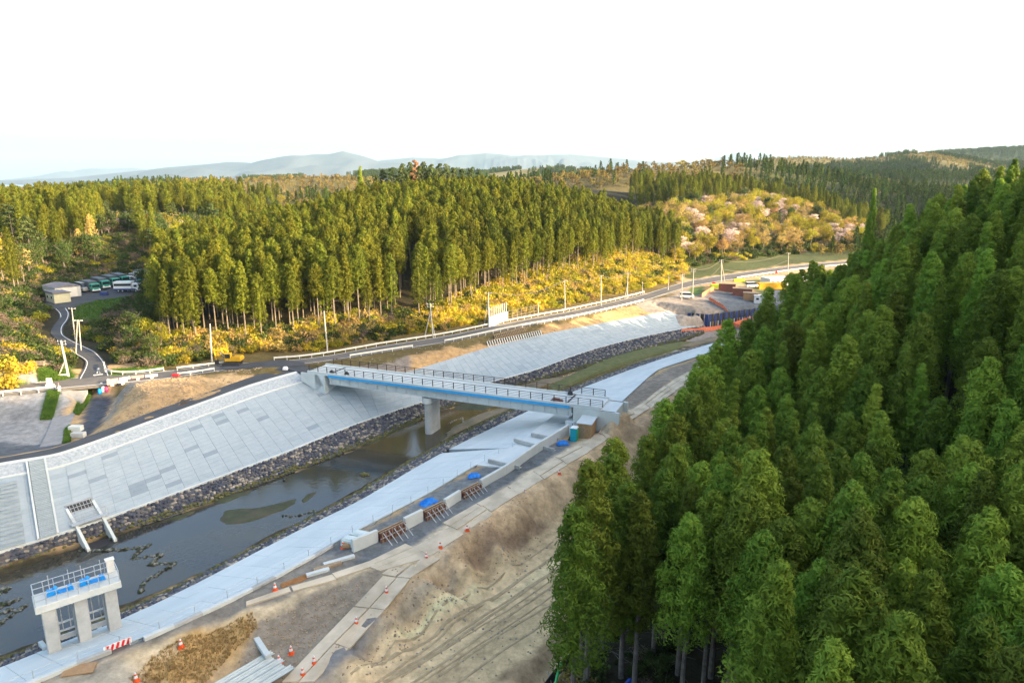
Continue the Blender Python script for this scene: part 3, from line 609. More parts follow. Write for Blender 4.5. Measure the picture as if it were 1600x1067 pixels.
sheet('sand_bar', [(690, 690), (730, 668), (790, 642), (830, 622), (800, 632), (745, 648), (700, 672)], .05, M['sand'], label='low sand bar beside the bridge pier')
sheet('mud_bank', [(700, 628), (740, 618), (790, 622), (760, 640), (715, 640)], .03, M['mud'])
sheet('grass_bar', [(845, 606), (880, 592), (905, 578), (950, 560), (1000, 545), (1050, 535), (1090, 533), (1060, 545), (1000, 562), (940, 582), (890, 602), (860, 612)], .08, mat('bar_grass', (.07, .10, .03), (.16, .15, .06), .8, .9, .5, 4), dome=.5, jit=.3, label='grassy bar along the upstream bank')
sheet('sand_bar', [(760, 612), (800, 600), (850, 592), (905, 585), (880, 592), (840, 606), (800, 618)], .04, M['sand'])
sheet('sand_bar', [(1000, 552), (1060, 540), (1130, 522), (1200, 515), (1200, 525), (1120, 534), (1050, 545)], .06, M['sand'], dome=.3)

# ================================================================ RIVER WORKS
STONE = []
for k in range(6):
    bm = bmesh.new(); bmesh.ops.create_icosphere(bm, subdivisions=1, radius=1)
    for v in bm.verts: v.co *= random.uniform(.75, 1.15)
    V = np.array([v.co[:] for v in bm.verts]); Fa = np.array([[v.index for v in f.verts] for f in bm.faces]); bm.free(); STONE.append((V, Fa))
def rotz(a):
    c, s = np.cos(a), np.sin(a); return c, s
def stones(name, P, r, m, parent=None, flat=.7, seed=0, label=None, **kw):
    "many stones joined in one mesh: P (n,3) centres, r (n) radii, material index by height or chance"
    g = np.random.default_rng(seed + 3); Vs = []; Fs = []; o = 0; mi = []
    ms = m if isinstance(m, list) else [m]
    for p, rr in zip(P, r):
        V, Fa = STONE[g.integers(6)]; a, s = g.uniform(0, 6.28), 1
        c, s = math.cos(a), math.sin(a); sx, sy, sz = rr * g.uniform(.8, 1.3), rr * g.uniform(.7, 1.1), rr * flat * g.uniform(.8, 1.1)
        W = V * (sx, sy, sz); W = np.stack([W[:, 0] * c - W[:, 1] * s, W[:, 0] * s + W[:, 1] * c, W[:, 2]], 1) + p
        Vs.append(W); Fs.append(Fa + o); o += len(V)
        q = g.random(); mi += [(0 if q < .74 else 1) if len(ms) > 1 and p[2] > .75 - g.random() * .5 else min(2, len(ms) - 1)] * len(Fa)
    me = mesh_np(name, np.vstack(Vs), np.vstack(Fs), ms); me.polygons.foreach_set('material_index', np.array(mi, np.int32)); me.update()
    ob = obj(name, me, parent); tag(ob, label, **kw); return ob
def band(A, B, step, seed):
    L = resample(A, step=step * 1.0); n = len(L); Bq = resample(B, n); g = np.random.default_rng(seed); P = []; r = []
    for i in range(n):
        wd = np.linalg.norm(Bq[i] - L[i]); k = max(2, int(wd / (step * .92)))
        for j in range(k):
            t_ = (j + .5 + g.uniform(-.2, .2)) / k; q = L[i] * (1 - t_) + Bq[i] * t_ + g.uniform(-.25, .25, 3) * (step, step, .12)
            P.append(q); r.append(step * g.uniform(.5, .72))
    return np.array(P), np.array(r)
def make_revetment(nm, label, slopes, stone_lines, step, seed):
    root = thing(nm, label, 'river wall')
    P, r = band(*stone_lines, step, seed)
    loft('stone_bed', [p + Vector((0, 0, -.15)) for p in stone_lines[0]], [p + Vector((0, 0, -.15)) for p in stone_lines[1]], M['rock'], 70, 3, .8, root)
    stones('stone', P, r, [M['rock'], M['rock_pale'], M['rock_moss']], root, seed=seed, kind='stuff')
    return root
rev_far = make_revetment('stepped_revetment', 'broad pale block-paved river embankment rising to the spoil mound, stone toe along the water', None, (LW, LB), .50, 1)
rev_near = make_revetment('smooth_revetment', 'narrow smooth pale embankment behind the sluice gate tower, beside the haul road', None, (RW, RB), .50, 2)

def slab_grid(A, B, nrow, lu, parent, nmax, seed, gap=.05, h=.035, tone=(.60, .30, .07, .03), name='slab', rows_from=0.0, rows_to=1.0, mats=None):
    "rows of slabs laid between two lines; the nearest nmax each an object, the others one mesh"
    n = max(3, int(max(np.linalg.norm(np.diff(resample(A, 60), axis=0), axis=1).sum(), 1) / lu)); a = resample(A, n + 1); b = resample(B, n + 1)
    g = np.random.default_rng(seed); cells = []
    for i in range(n):
        for j in range(nrow):
            t0 = rows_from + (rows_to - rows_from) * j / nrow; t1 = rows_from + (rows_to - rows_from) * (j + 1) / nrow
            C = [a[i] * (1 - t0) + b[i] * t0, a[i + 1] * (1 - t0) + b[i + 1] * t0, a[i + 1] * (1 - t1) + b[i + 1] * t1, a[i] * (1 - t1) + b[i] * t1]
            C = np.array(C); c = C.mean(0); u = C[1] - C[0]; v_ = C[3] - C[0]; lu_, lv = np.linalg.norm(u), np.linalg.norm(v_)
            gu, gv = gap / max(lu_, .1), gap / max(lv, .1)
            D = [C[0] + u * gu / 2 + v_ * gv / 2, C[1] - u * gu / 2 + (C[2] - C[1]) * gv / 2, C[2] - (C[2] - C[3]) * gu / 2 - (C[2] - C[1]) * gv / 2, C[3] + (C[2] - C[3]) * gu / 2 - v_ * gv / 2]
            hh = h * g.uniform(.75, 1.25); tp = np.array(D) + (0, 0, hh); bt = np.array(D) - (0, 0, .05)
            cells.append((np.linalg.norm(c - (0, 0, 45)), tp, bt, g.random(), i, j))
    vis = lambda c: (lambda q: -5 < q[0] < 1605 and q[1] < 1072)(proj(c[1].mean(0)))
    cells = [c for c in cells if (lambda q: -60 < q[0] < 1700 and q[1] < 1150)(proj(c[1].mean(0)))]
    cells.sort(key=lambda c: c[0] + (1e4 if not vis(c) else 0))
    FF = [(0, 1, 2, 3), (0, 4, 5, 1), (1, 5, 6, 2), (2, 6, 7, 3), (3, 7, 4, 0)]
    mats = mats or [M['slab_a'], M['slab_b'], M['slab_c'], M['slab_d']]; cum = np.cumsum(tone)
    # damp slabs come in little clusters
    def pick(c):
        q = c[3]; cl = fbm(np.array([c[4] * .31]), np.array([c[5] * .43]), 1, 2, seed)[0]
        q = q + (.22 if cl > .22 else -.08)
        return int(min(len(mats) - 1, np.searchsorted(cum, max(0, min(q, .999)))))
    for c in cells[:nmax]:
        V = np.vstack([c[1], c[2]]); o0 = V.mean(0)
        me = bpy.data.meshes.new(name); me.from_pydata([tuple(x) for x in (V - o0).tolist()], [], FF); me.materials.append(mats[pick(c)]); o = obj(name, me, parent); o.location = o0
    rest = cells[nmax:]
    if rest:
        V = np.vstack([np.vstack([c[1], c[2]]) for c in rest]); base = np.array(FF)
        Fq = (np.arange(len(rest))[:, None, None] * 8 + base[None]).reshape(-1, 4)
        me = mesh_np('slabs', V, Fq, mats); me.polygons.foreach_set('material_index', np.repeat(np.array([pick(c) for c in rest], np.int32), 5)); me.update()
        o = obj(name + '_field', me, parent); o['kind'] = 'stuff'
LBa = LB[:8]; LTa = LT1 + [at(520, 588, 6.6), at(560, 600, 5.2)]
iB = resample(LB, 200); 
def cut(L, x0, x1):
    "piece of a line between two photo columns"
    Q = resample(L, 400); px = proj(Q)[0]; k = np.where((px >= x0) & (px <= x1))[0]; return [Vector(q) for q in Q[k[0]:k[-1] + 1]]
far_b1 = cut(LB, -105, 560); far_t1 = LT1
far_b2 = cut(LB, 602, 1098); MIDB = [Vector(far_b1[-1])] + cut(LB, 565, 598) + [Vector(far_b2[0])]; MIDT = [LT1[-1], at(525, 584, 7.5), at(565, 588, 6.9), LT2[0]]
loft('embankment_bed', np.vstack([resample(q, k) for q, k in ((far_b1, 90), (MIDB, 20), (far_b2, 90))]), np.vstack([resample(q, k) for q, k in ((far_t1, 90), (MIDT, 20), (LT2, 90))]), M['joint'], 200, 6, .8, rev_far, lift=-.10)
slab_grid(far_b1, far_t1, 17, 2.3, rev_far, 290, 3, rows_to=.84, gap=.035, tone=(.80, .18, .018, .002))
# pale smooth crest apron with cobbled finish
a_, b_ = resample(far_b1, 90), resample(far_t1, 90)
loft('crest_apron', a_ * .155 + b_ * .845, b_ * 1.0, mat('cobble_apron', (.26, .30, .33), (.50, .53, .54), 2.6, .85, .6, 6), 90, 3, .3, rev_far, lift=.09)
loft('crest_kerb', a_ * .168 + b_ * .832, a_ * .154 + b_ * .846, M['concrete'], 90, 1, .3, rev_far, lift=.16)
loft('crest_kerb', a_ * -.002 + b_ * 1.002, a_ * -.03 + b_ * 1.03, M['concrete'], 90, 1, .3, rev_far, lift=.14)
slab_grid(far_b2, LT2, 8, 2.1, rev_far, 0, 4, tone=(.7, .28, .02, 0), name='upstream_slab')
slab_grid(MIDB, MIDT, 12, 1.6, rev_far, 0, 5, tone=(.7, .28, .02, 0), name='middle_slab')
# toe kerb of the far embankment
lb = resample(LB, 150)
loft('toe_kerb', lb + (0, 0, .02), lb + (-.28, .2, .04), M['concrete'], 150, 1, .4, rev_far, lift=.1)
# access stairs down the far embankment (foreground, beside the culvert)
def slope_pt(px, t):
    "point on the far embankment under photo column px at the toe, t = 0 toe .. 1 crest"
    q = [k for k in range(len(a_)) if True]; pxs = proj(a_)[0]; f = np.interp(px, pxs, np.arange(len(a_)))
    i = int(f); i2 = min(i + 1, len(a_) - 1); aa = a_[i] + (a_[i2] - a_[i]) * (f - i); bb = b_[i] + (b_[i2] - b_[i]) * (f - i)
    return Vector(aa + (bb - aa) * t)
stair = thing('stairway', 'long straight concrete stairway running down the broad block-paved embankment', 'stairs', slope_pt(76, 0))
s0, s1 = slope_pt(76, 0) , slope_pt(98, .985) ; s1 = slope_pt(76, .985); uu = (slope_pt(86, 0) - slope_pt(66, 0)).normalized(); s_w = 1.7
ns = 46
for k in range(ns):
    p = s0.lerp(s1, (k + .5) / ns); d = (s1 - s0) / ns; dh = Vector((d.x, d.y, 0))
    MB().bar(p - uu * s_w / 2 - s0, p + uu * s_w / 2 - s0, dh.length * .86, .24).build('step', M['slab_a'] if k % 3 else M['slab_b'], stair).location = (0, 0, .14)
for sgn in (-1, 1):
    MB().bar(s0 + uu * sgn * (s_w / 2 + .18) - s0, s1 + uu * sgn * (s_w / 2 + .18) - s0, .22, .34).build('string_wall', M['concrete'], stair).location = (0, 0, .17)
# stepped berths beside the stairs
berth = thing('stepped_berth', 'row of broad shallow concrete steps beside the stairway at the frame edge', 'steps', slope_pt(20, .1))
o0 = slope_pt(20, .1)
for k in range(16):
    t_ = .03 + k * .048; p, q = slope_pt(-8, t_), slope_pt(40, t_)
    MB().bar(p - o0, q - o0, .55, .26).build('step', M['slab_a'] if k % 2 else M['slab_b'], berth).location = (0, 0, .14)
# joints/ribs on the upper slope
# near embankment: long cast panels
near_b1 = cut(RB, -105, 690); near_t1 = cut(RT, -80, 800)
nb = [p for p in near_b1] ; 
loft('embankment_bed', nb + [Vector(RB[8])], near_t1, M['joint'], 90, 5, .9, rev_near, lift=-.1)
slab_grid(nb + [Vector(RB[8])], near_t1, 3, 2.4, rev_near, 90, 6, gap=.035, h=.05, tone=(.75, .25, 0, 0), name='panel', mats=[M['near_a'], M['near_b']])
loft('embankment_bed', cut(RB, 700, 1125), [near_t1[-1], at(850, 668, 5.2), at(900, 655, 5.4)] + RT2, M['joint'], 70, 5, .9, rev_near, lift=-.1)
slab_grid(cut(RB, 700, 1125), [near_t1[-1], at(850, 668, 5.2), at(900, 655, 5.4)] + RT2, 4, 2.4, rev_near, 60, 7, gap=.03, h=.04, tone=(.8, .2, 0, 0), name='panel', mats=[M['near_a'], M['near_b']])
# level landing between the near revetment and the bridge abutment
P = pts([(800, 698), (745, 726), (800, 731), (880, 684), (918, 668), (925, 657), (905, 648), (870, 645)], 5.25)
mb = MB(); n = len(P); mb.add([p for p in P] + [p - Vector((0, 0, 1.2)) for p in P], [tuple(range(n))] + [(i, (i + 1) % n, (i + 1) % n + n, i + n) for i in range(n)])
mb.build('landing_slab', M['concrete_smooth'], rev_near)
# toe kerb at the near embankment
rb = resample(RB, 150); rbs = MB()

# ================================================================ ROADS
road = loft('road', RDF, RDN, M['asphalt'], 140, 4, .5, lift=.02); tag(road, 'asphalt valley road', kind='structure')
side = loft('side_road', SL, SR, M['asphalt_new'], 60, 3, .5, lift=.03); tag(side, 'winding side road', kind='structure')
for L in (SL, SR):
    o = (Vector(SR[2]) - Vector(SL[2])).normalized() * (.35 if L is SL else -.35); q = resample(L, 60) + tuple(o)
    ln = loft('road_marking', q, q + tuple(o * .45), M['paint'], 60, 1, .01, lift=.038); tag(ln, 'white edge line', kind='structure')
def flat(name, P, m, z=None, lift=.0, skirt=.4, label=None):
    P = pts(P, z) if not isinstance(P[0], Vector) else P; mb = MB(); n = len(P)
    mb.add([p + Vector((0, 0, lift)) for p in P] + [p - Vector((0, 0, skirt)) for p in P], [tuple(range(n))] + [(i, (i + 1) % n, (i + 1) % n + n, i + n) for i in range(n)])
    o = mb.build(name, m); tag(o, label, kind='structure'); return o
flat('parking_lot', LOT, M['asphalt_new'], lift=.02)
o = loft('field_track', [p + Vector((0, 0, .1)) for p in pts([(98, 613, 7.9), (95, 620, 7.2), (90, 632, 6.2), (82, 655, 5.75), (72, 680, 5.7), (60, 702, 5.8)])], [p + Vector((0, 0, .1)) for p in pts([(137, 610, 7.9), (133, 618, 7.2), (127, 630, 6.2), (115, 652, 5.75), (104, 675, 5.7), (95, 694, 5.9)])], mat('worn_asphalt', (.20, .20, .205), (.30, .30, .30), .8, .9, .2, 8), 40, 3, .6); tag(o, 'worn grey track across the field', kind='structure')
path = loft('crest_path', LT1[:], [Vector(p) for p in LP1], M['asphalt_new'], 80, 2, .6, lift=.05); tag(path, 'asphalt path on the crest', kind='structure')
flat('bridge_approach', [(350, 571), (440, 562), (475, 566), (478, 572), (440, 573), (345, 577)], M['asphalt_new'], 8.2, .05)
flat('bridge_approach', [(440, 574), (478, 573), (500, 578), (486, 582), (470, 582)], M['asphalt_new'], 8.3, .05)
# painted edge lines and centre line of the valley road
rf, rn = resample(RDF, 200), resample(RDN, 200)
for t0, t1 in ((.06, .085), (.915, .94)):
    o = loft('road_marking', rf * (1 - t0) + rn * t0, rf * (1 - t1) + rn * t1, M['paint'], 200, 1, .01, lift=.03); tag(o, 'white edge line', kind='structure')

# ================================================================ VEGETATION
def tuft_mesh(name, C, Rr, nleaf, size, m, up=.25, seed=0, jitter=.5, core=None, stretch=1.6, rr0=.72, rr1=1.08, wid=.8):
    "foliage: every blob (centre C, radii Rr) is covered by nleaf small leaf sprays facing roughly outwards"
    g = np.random.default_rng(seed); C = np.asarray(C); Rr = np.asarray(Rr); n = len(C)
    D = g.normal(size=(n, nleaf, 3)); D[..., 2] += up * 1.4; D /= np.linalg.norm(D, axis=2)[..., None]
    P = C[:, None] + D * Rr[:, None] * g.uniform(rr0, rr1, (n, nleaf, 1))
    N = D + g.normal(size=D.shape) * jitter; N /= np.linalg.norm(N, axis=2)[..., None]
    T = np.cross(N, g.normal(size=N.shape)); T /= np.linalg.norm(T, axis=2)[..., None] + 1e-9; B = np.cross(N, T)
    s = size * g.uniform(.6, 1.35, (n, nleaf, 1))
    V = np.stack([P + T * s * stretch, P + B * s * wid, P - T * s * stretch * .8, P - B * s * wid], 2).reshape(-1, 3)
    F = np.arange(len(V)).reshape(-1, 4)
    if core is not None: V, F = np.vstack([V, core[0]]), np.vstack([F, core[1] + len(V)])
    return V, F
def core_shape(prof_, n=7, seed=0):
    "closed dark inner body of a crown: list of (z, r)"
    g = np.random.default_rng(seed); V = []; F = []
    for z, r in prof_:
        for k in range(n): a = 6.283 * k / n; q = r * g.uniform(.75, 1.15); V.append((q * math.cos(a), q * math.sin(a), z + g.uniform(-.2, .2)))
    for i in range(len(prof_) - 1):
        for k in range(n): F.append((i * n + k, i * n + (k + 1) % n, (i + 1) * n + (k + 1) % n, (i + 1) * n + k))
    return np.array(V), np.array(F)
def cedar_crown(seed, z0, z1, Rm, nb, nleaf, size, pw=.72, blunt=.0, q0=.34, jt=.5):
    g = np.random.default_rng(seed); C = []; Rr = []; H_ = z1 - z0
    lean = g.uniform(-.25, .25, 2); ph = g.uniform(0, 6.28)
    side = g.uniform(0, 6.28)
    for k in range(nb):
        t = (k + .5) / nb; t = t ** .82; z = z0 + H_ * t
        r = Rm * (max(1 - t, 0) ** pw * (1 - blunt) + blunt * math.sqrt(max(0, 1 - t ** 3))) * (min(1, .55 + t * 3)) + .12
        a = k * 2.39996 + g.uniform(-.5, .5)
        r *= 1 + .18 * math.cos(a - side) + g.uniform(-.22, .2)
        C.append((r * .74 * math.cos(a) + lean[0] * t, r * .74 * math.sin(a) + lean[1] * t, z - r * .10 + g.uniform(-.25, .25)))
        q = (q0 + .27 * r) * g.uniform(.6, 1.25); Rr.append((q, q, q * g.uniform(.75, 1.05)))
    C.append((lean[0], lean[1], z1 - .1)); Rr.append((.2, .2, .5))
    pr = [(z0 + H_ * t, max(.05, (Rm * (max(1 - t, 0) ** pw * (1 - blunt) + blunt * math.sqrt(max(0, 1 - t ** 3)))) * .26 * min(1, t * 5))) for t in (0, .15, .35, .55, .75, .9, .98)]
    return tuft_mesh('', C, Rr, nleaf, size, None, seed=seed, jitter=jt, stretch=1.9, wid=.48, core=core_shape(pr, 7, seed))
def branchy(seed, H_, Rm, z0, m_n=7):
    "trunk with limbs as one mesh; returns MB and limb tips"
    g = random.Random(seed); mb = MB(); tips = []; lean = Vector((g.uniform(-.08, .08), g.uniform(-.08, .08), 1))
    mb.tube([lean * z for z in (-.8, H_ * .3, H_ * .6, H_ * .9)], [.018 * H_ + .06, .014 * H_ + .04, .009 * H_ + .02, .03], 6)
    for k in range(m_n):
        zz = z0 + (H_ * .8 - z0) * k / m_n; a = k * 2.4 + g.uniform(-.4, .4); p = lean * zz
        q = p + Vector((math.cos(a) * Rm * .45, math.sin(a) * Rm * .45, H_ * .12)); e = q + Vector((math.cos(a + .3) * Rm * .35, math.sin(a + .3) * Rm * .35, H_ * .1))
        mb.tube([p, q, e], [.008 * H_ + .02, .005 * H_ + .015, .015], 4); tips += [q, e]
        for s in (-1, 1):
            e2 = q + Vector((math.cos(a + s) * Rm * .3, math.sin(a + s) * Rm * .3, H_ * .09)); mb.tube([q, e2], [.004 * H_ + .01, .012], 3); tips.append(e2)
    return mb, tips
def round_crown(seed, z0, z1, Rm, nb, nleaf, size, core=True, spread=1.0, flatten=.8):
    g = np.random.default_rng(seed); C = []; Rr = []
    for k in range(nb):
        d = g.normal(size=3); d /= np.linalg.norm(d); q = g.uniform(.35, .95) ** .6
        c = np.array((0, 0, (z0 + z1) / 2)) + d * q * (Rm * .8, Rm * .8, (z1 - z0) / 2 * .8); C.append(c)
        s = Rm * g.uniform(.22, .40) * spread; Rr.append((s, s, s * flatten))
    return tuft_mesh('', C, Rr, nleaf, size, None, seed=seed, stretch=1.2, jitter=.8, rr0=.35, rr1=1.25)
def pine_crown(seed, H_):
    g = np.random.default_rng(seed); C = []; Rr = []
    for k in range(16):
        t = k / 15; z = H_ * (.55 + .45 * t); a = k * 2.4; r = 2.6 * (1 - t * .7) * g.uniform(.5, 1.1)
        C.append((r * math.cos(a), r * math.sin(a), z)); s = g.uniform(.8, 1.4) * (1.15 - .4 * t); Rr.append((s * 1.25, s * 1.25, s * .42))
    return tuft_mesh('', C, Rr, 60, .24, None, seed=seed, up=.8)
def trunk_mesh(H_, r, m, seed=0, twigs=10, z0=5, z1=10):
    g = random.Random(seed); mb = MB(); lx, ly = g.uniform(-.15, .15), g.uniform(-.15, .15)
    mb.tube([(0, 0, -1.2), (0, 0, .3), (lx * .4, ly * .4, H_ * .4), (lx, ly, H_ * .96)], [r * 1.35, r * 1.1, r * .8, r * .2], 7)
    for k in range(twigs):
        z = g.uniform(z0, z1); a = g.uniform(0, 6.28); l = g.uniform(.5, 1.6)
        mb.tube([(0, 0, z), (math.cos(a) * l, math.sin(a) * l, z + g.uniform(-.1, .35))], [.035, .012], 3)
    return mb.mesh('trunk', m)
class Kind:
    def __init__(s, crown, trunk, mc, mt): s.crown = crown; s.trunk = trunk; s.joined = None
def make_kind(nm, VF, trunk_me, mc):
    cm = mesh_np(nm + '_crown', VF[0], VF[1], mc); k = Kind(cm, trunk_me, mc, None)
    bm = bmesh.new(); bm.from_mesh(cm); n0 = len(bm.faces); bm.from_mesh(trunk_me); bm.faces.ensure_lookup_table()
    for f in bm.faces[n0:]: f.material_index = 1
    j = bpy.data.meshes.new(nm + '_joined'); bm.to_mesh(j); bm.free(); j.materials.append(mc); j.materials.append(trunk_me.materials[0]); k.joined = j
    return k
KIN = {}
KIN['cedar'] = [make_kind('cedar', cedar_crown(100 + i, 7.5 + .8 * (i % 3), 20, (2.9, 2.5, 3.1, 2.6, 3.0, 2.3, 2.7)[i], 72, 150, .115, pw=(.9, 1.0, .8, .95, .7, 1.1, .85)[i], blunt=(.05, 0, .2, .0, .3, 0, .1)[i], q0=.42, jt=.33), trunk_mesh(19.5, .24, M['bark'], i, 14, 2.5, 9), M['cedar']) for i in range(7)]
KIN['edge'] = [make_kind('edge_cedar', cedar_crown(130 + i, 4.2 + i * .8, 20, (2.5, 2.3, 2.7)[i], 90, 120, .12, pw=.5, blunt=(.3, .5, .1)[i], jt=.38), trunk_mesh(19.5, .25, M['bark'], 40 + i, 18, 1.5, 8), M['cedar']) for i in range(3)]
KIN['plant'] = [make_kind('plantation', cedar_crown(160 + i, (4.0, 6.5, 8.5, 5.5, 9.5)[i], 19, (2.0, 1.7, 2.2, 1.7, 2.1)[i], 50, 70, .15, pw=(.5, .62, .4, .7, .45)[i], blunt=(.7, .3, .8, .1, .6)[i], q0=.42, jt=.4), trunk_mesh(18.5, .17, M['bark_pale'], 60 + i, 7, 5, 10), M['cedar_gold']) for i in range(5)]
def rk(nm, seed, H_, Rm, mc, z0f=.3, nb=26, nl=55, size=.17, spread=1.0, bark='bark_pale', flatten=.8):
    mb, tips = branchy(seed, H_, Rm, H_ * z0f)
    return make_kind(nm, round_crown(seed, H_ * z0f, H_, Rm, nb, nl, size, spread=spread, flatten=flatten), mb.mesh('trunk', M[bark]), mc)
KIN['spring'] = [rk('spring_tree', 200 + i, 9, 3.4, M['spring'], nb=28) for i in range(3)]
KIN['ochre'] = [rk('ochre_tree', 210 + i, 9, 3.3, M['ochre'], nb=22, nl=45, size=.15) for i in range(3)]
KIN['cherry'] = [rk('cherry', 220 + i, 8, 3.4, M['cherry'], nb=22, nl=50, flatten=.55) for i in range(2)]
KIN['rusty'] = [rk('rusty_tree', 230, 8, 2.9, M['rusty_leaf'], nb=20)]
KIN['broad'] = [rk('broadleaf', 240 + i, 10, 3.6, M['broad'], nb=34, nl=60, z0f=.2, bark='bark') for i in range(3)]
KIN['bare'] = [rk('bare_tree', 250 + i, 9, 3.2, M['twig'], nb=18, nl=34, size=.10) for i in range(2)]
KIN['tallochre'] = [make_kind('tall_ochre', cedar_crown(260 + i, 3, 15, 2.6, 60, 34, .16, pw=.7, blunt=.3), branchy(60 + i, 14, 2.0, 3)[0].mesh('trunk', M['bark_pale']), M['ochre']) for i in range(2)]
KIN['pine'] = [make_kind('pine', pine_crown(270 + i, 14), trunk_mesh(13.5, .2, M['rust'] if 0 else M['bark'], 80 + i, 8, 6, 12), M['pine']) for i in range(3)]
def bush_kind(nm, seed, R_, mc, nb=14, nl=50, size=.13):
    g = np.random.default_rng(seed); C = []; Rr = []
    for k in range(nb):
        a, q = g.uniform(0, 6.28), R_ * math.sqrt(g.uniform(0, .7)); z = g.uniform(.2, .75) * R_ * (1.1 - q / R_ * .6); s = R_ * g.uniform(.25, .42)
        C.append((q * math.cos(a), q * math.sin(a), z)); Rr.append((s, s, s * .85))
    VF = tuft_mesh('', C, Rr, nl, size, None, seed=seed, jitter=.8, stretch=1.2, rr0=.35, rr1=1.3)
    mb = MB()
    for k in range(7):
        a = k * .9; mb.tube([(0, 0, -.3), (math.cos(a) * R_ * .3, math.sin(a) * R_ * .3, R_ * .5), (math.cos(a) * R_ * .6, math.sin(a) * R_ * .6, R_ * .85)], [.05, .03, .01], 3)
    return make_kind(nm, VF, mb.mesh('stem', M['bark_pale']), mc)
KIN['b_gold'] = [bush_kind('gold', 300 + i, 1.8, M['golden']) for i in range(2)]
KIN['b_spring'] = [bush_kind('springb', 310 + i, 1.7, M['spring']) for i in range(2)]
KIN['b_green'] = [bush_kind('greenb', 320 + i, 1.7, M['broad']) for i in range(2)]
KIN['b_twig'] = [bush_kind('twigb', 330 + i, 1.7, M['twig'], nl=34, size=.09) for i in range(2)]
KIN['b_ochre'] = [bush_kind('ochreb', 340 + i, 1.7, M['ochre'], nl=40) for i in range(2)]
def low_conifer(i):
    return make_kind('far_conifer', cedar_crown(400 + i, 3, 17, 2.9, 26, 9, .55, pw=.7, blunt=.3), MB().tube([(0, 0, -2), (0, 0, 15)], [.3, .1], 4).mesh('trunk', M['bark']), M['far_conifer'])
def clump(i):
    g = np.random.default_rng(500 + i); Vs = []; Fs = []; o = 0
    for q in range(6):
        V, F = cedar_crown(430 + q + 7 * i, 2, 11 + g.uniform(-1, 2.5), 2.6, 12, 7, .6, pw=.7, blunt=.2); V = V + (g.uniform(-6, 6), g.uniform(-6, 6), 0); Vs.append(V); Fs.append(F + o); o += len(V)
    return make_kind('far_clump', (np.vstack(Vs), np.vstack(Fs)), MB().tube([(0, 0, -2), (0, 0, 8)], [.3, .1], 4).mesh('trunk', M['bark']), M['far_conifer'])
def low_round(i, mc):
    return make_kind('far_round', round_crown(410 + i, 1.5, 9, 4, 12, 12, .55), MB().tube([(0, 0, -2), (0, 0, 6)], [.3, .1], 4).mesh('trunk', M['bark_pale']), mc)
M['far_conifer'] = mat('far_conifer_foliage', (.030, .058, .012), (.060, .095, .018), .6, .8, coord='obj', leaf=.1, rnd=.35, spec=.1)
M['far_spring'] = mat('far_spring_foliage', (.17, .14, .045), (.26, .21, .06), .6, .8, coord='obj', leaf=.2, rnd=.35, spec=.1)
KIN['farc'] = [low_conifer(i) for i in range(3)]
KIN['farcl'] = [clump(i) for i in range(3)]
KIN['farr'] = [low_round(0, M['far_spring']), low_round(1, M['far_spring'])]

def make_tree(nm, kind, i, p, s, rz, label, cat, group, sz=None):
    k = KIN[kind][i % len(KIN[kind])]; t = thing(nm, label, cat, p, rz, group); t.scale = (s, s, sz or s)
    tr = obj('trunk' if 'bush' not in nm else 'stem', k.trunk, t); cr = obj('crown' if 'bush' not in nm else 'foliage', k.crown, t); return t
def forest(name, label, kinds, items):
    "items: array rows x,y,z,scale,kindindex ; one object, geometry nodes instance the trees"
    items = np.asarray(items, float)
    if len(items) == 0: return
    cl = bpy.data.collections.new(name + '_kinds'); n = 0
    for k in kinds:
        for q in KIN[k]:
            o = bpy.data.objects.new('%s_%02d' % (name, n), q.joined); cl.objects.link(o); n += 1
    me = bpy.data.meshes.new(name); me.vertices.add(len(items)); me.vertices.foreach_set('co', items[:, :3].astype(np.float32).ravel())
    g = np.random.default_rng(len(items))
    for nm, v in (('s', items[:, 3]), ('r', g.uniform(0, 6.28, len(items)))):
        at_ = me.attributes.new(nm, 'FLOAT', 'POINT'); at_.data.foreach_set('value', v.astype(np.float32))
    at_ = me.attributes.new('k', 'INT', 'POINT'); at_.data.foreach_set('value', items[:, 4].astype(np.int32))
    o = obj(name, me); tag(o, label, kind='stuff')
    md = o.modifiers.new('trees', 'NODES'); ng = bpy.data.node_groups.new(name, 'GeometryNodeTree'); md.node_group = ng
    ng.interface.new_socket('Geometry', in_out='INPUT', socket_type='NodeSocketGeometry'); ng.interface.new_socket('Geometry', in_out='OUTPUT', socket_type='NodeSocketGeometry')
    N = ng.nodes; L = ng.links; gi = N.new('NodeGroupInput'); go = N.new('NodeGroupOutput')
    ip = N.new('GeometryNodeInstanceOnPoints'); ci = N.new('GeometryNodeCollectionInfo'); ci.inputs['Collection'].default_value = cl
    ci.inputs['Separate Children'].default_value = True; ci.inputs['Reset Children'].default_value = True
    def na(nm, ty):
        a = N.new('GeometryNodeInputNamedAttribute'); a.data_type = ty; a.inputs[0].default_value = nm; return a.outputs[0]
    cr = N.new('ShaderNodeCombineXYZ'); L.new(na('r', 'FLOAT'), cr.inputs[2]); L.new(cr.outputs[0], ip.inputs['Rotation'])
    cs = N.new('ShaderNodeCombineXYZ'); s_ = na('s', 'FLOAT')
    for q in range(3): L.new(s_, cs.inputs[q])
    L.new(cs.outputs[0], ip.inputs['Scale']); L.new(na('k', 'INT'), ip.inputs['Instance Index'])
    L.new(gi.outputs[0], ip.inputs['Points']); L.new(ci.outputs[0], ip.inputs['Instance']); ip.inputs['Pick Instance'].default_value = True
    L.new(ip.outputs[0], go.inputs[0]); return o
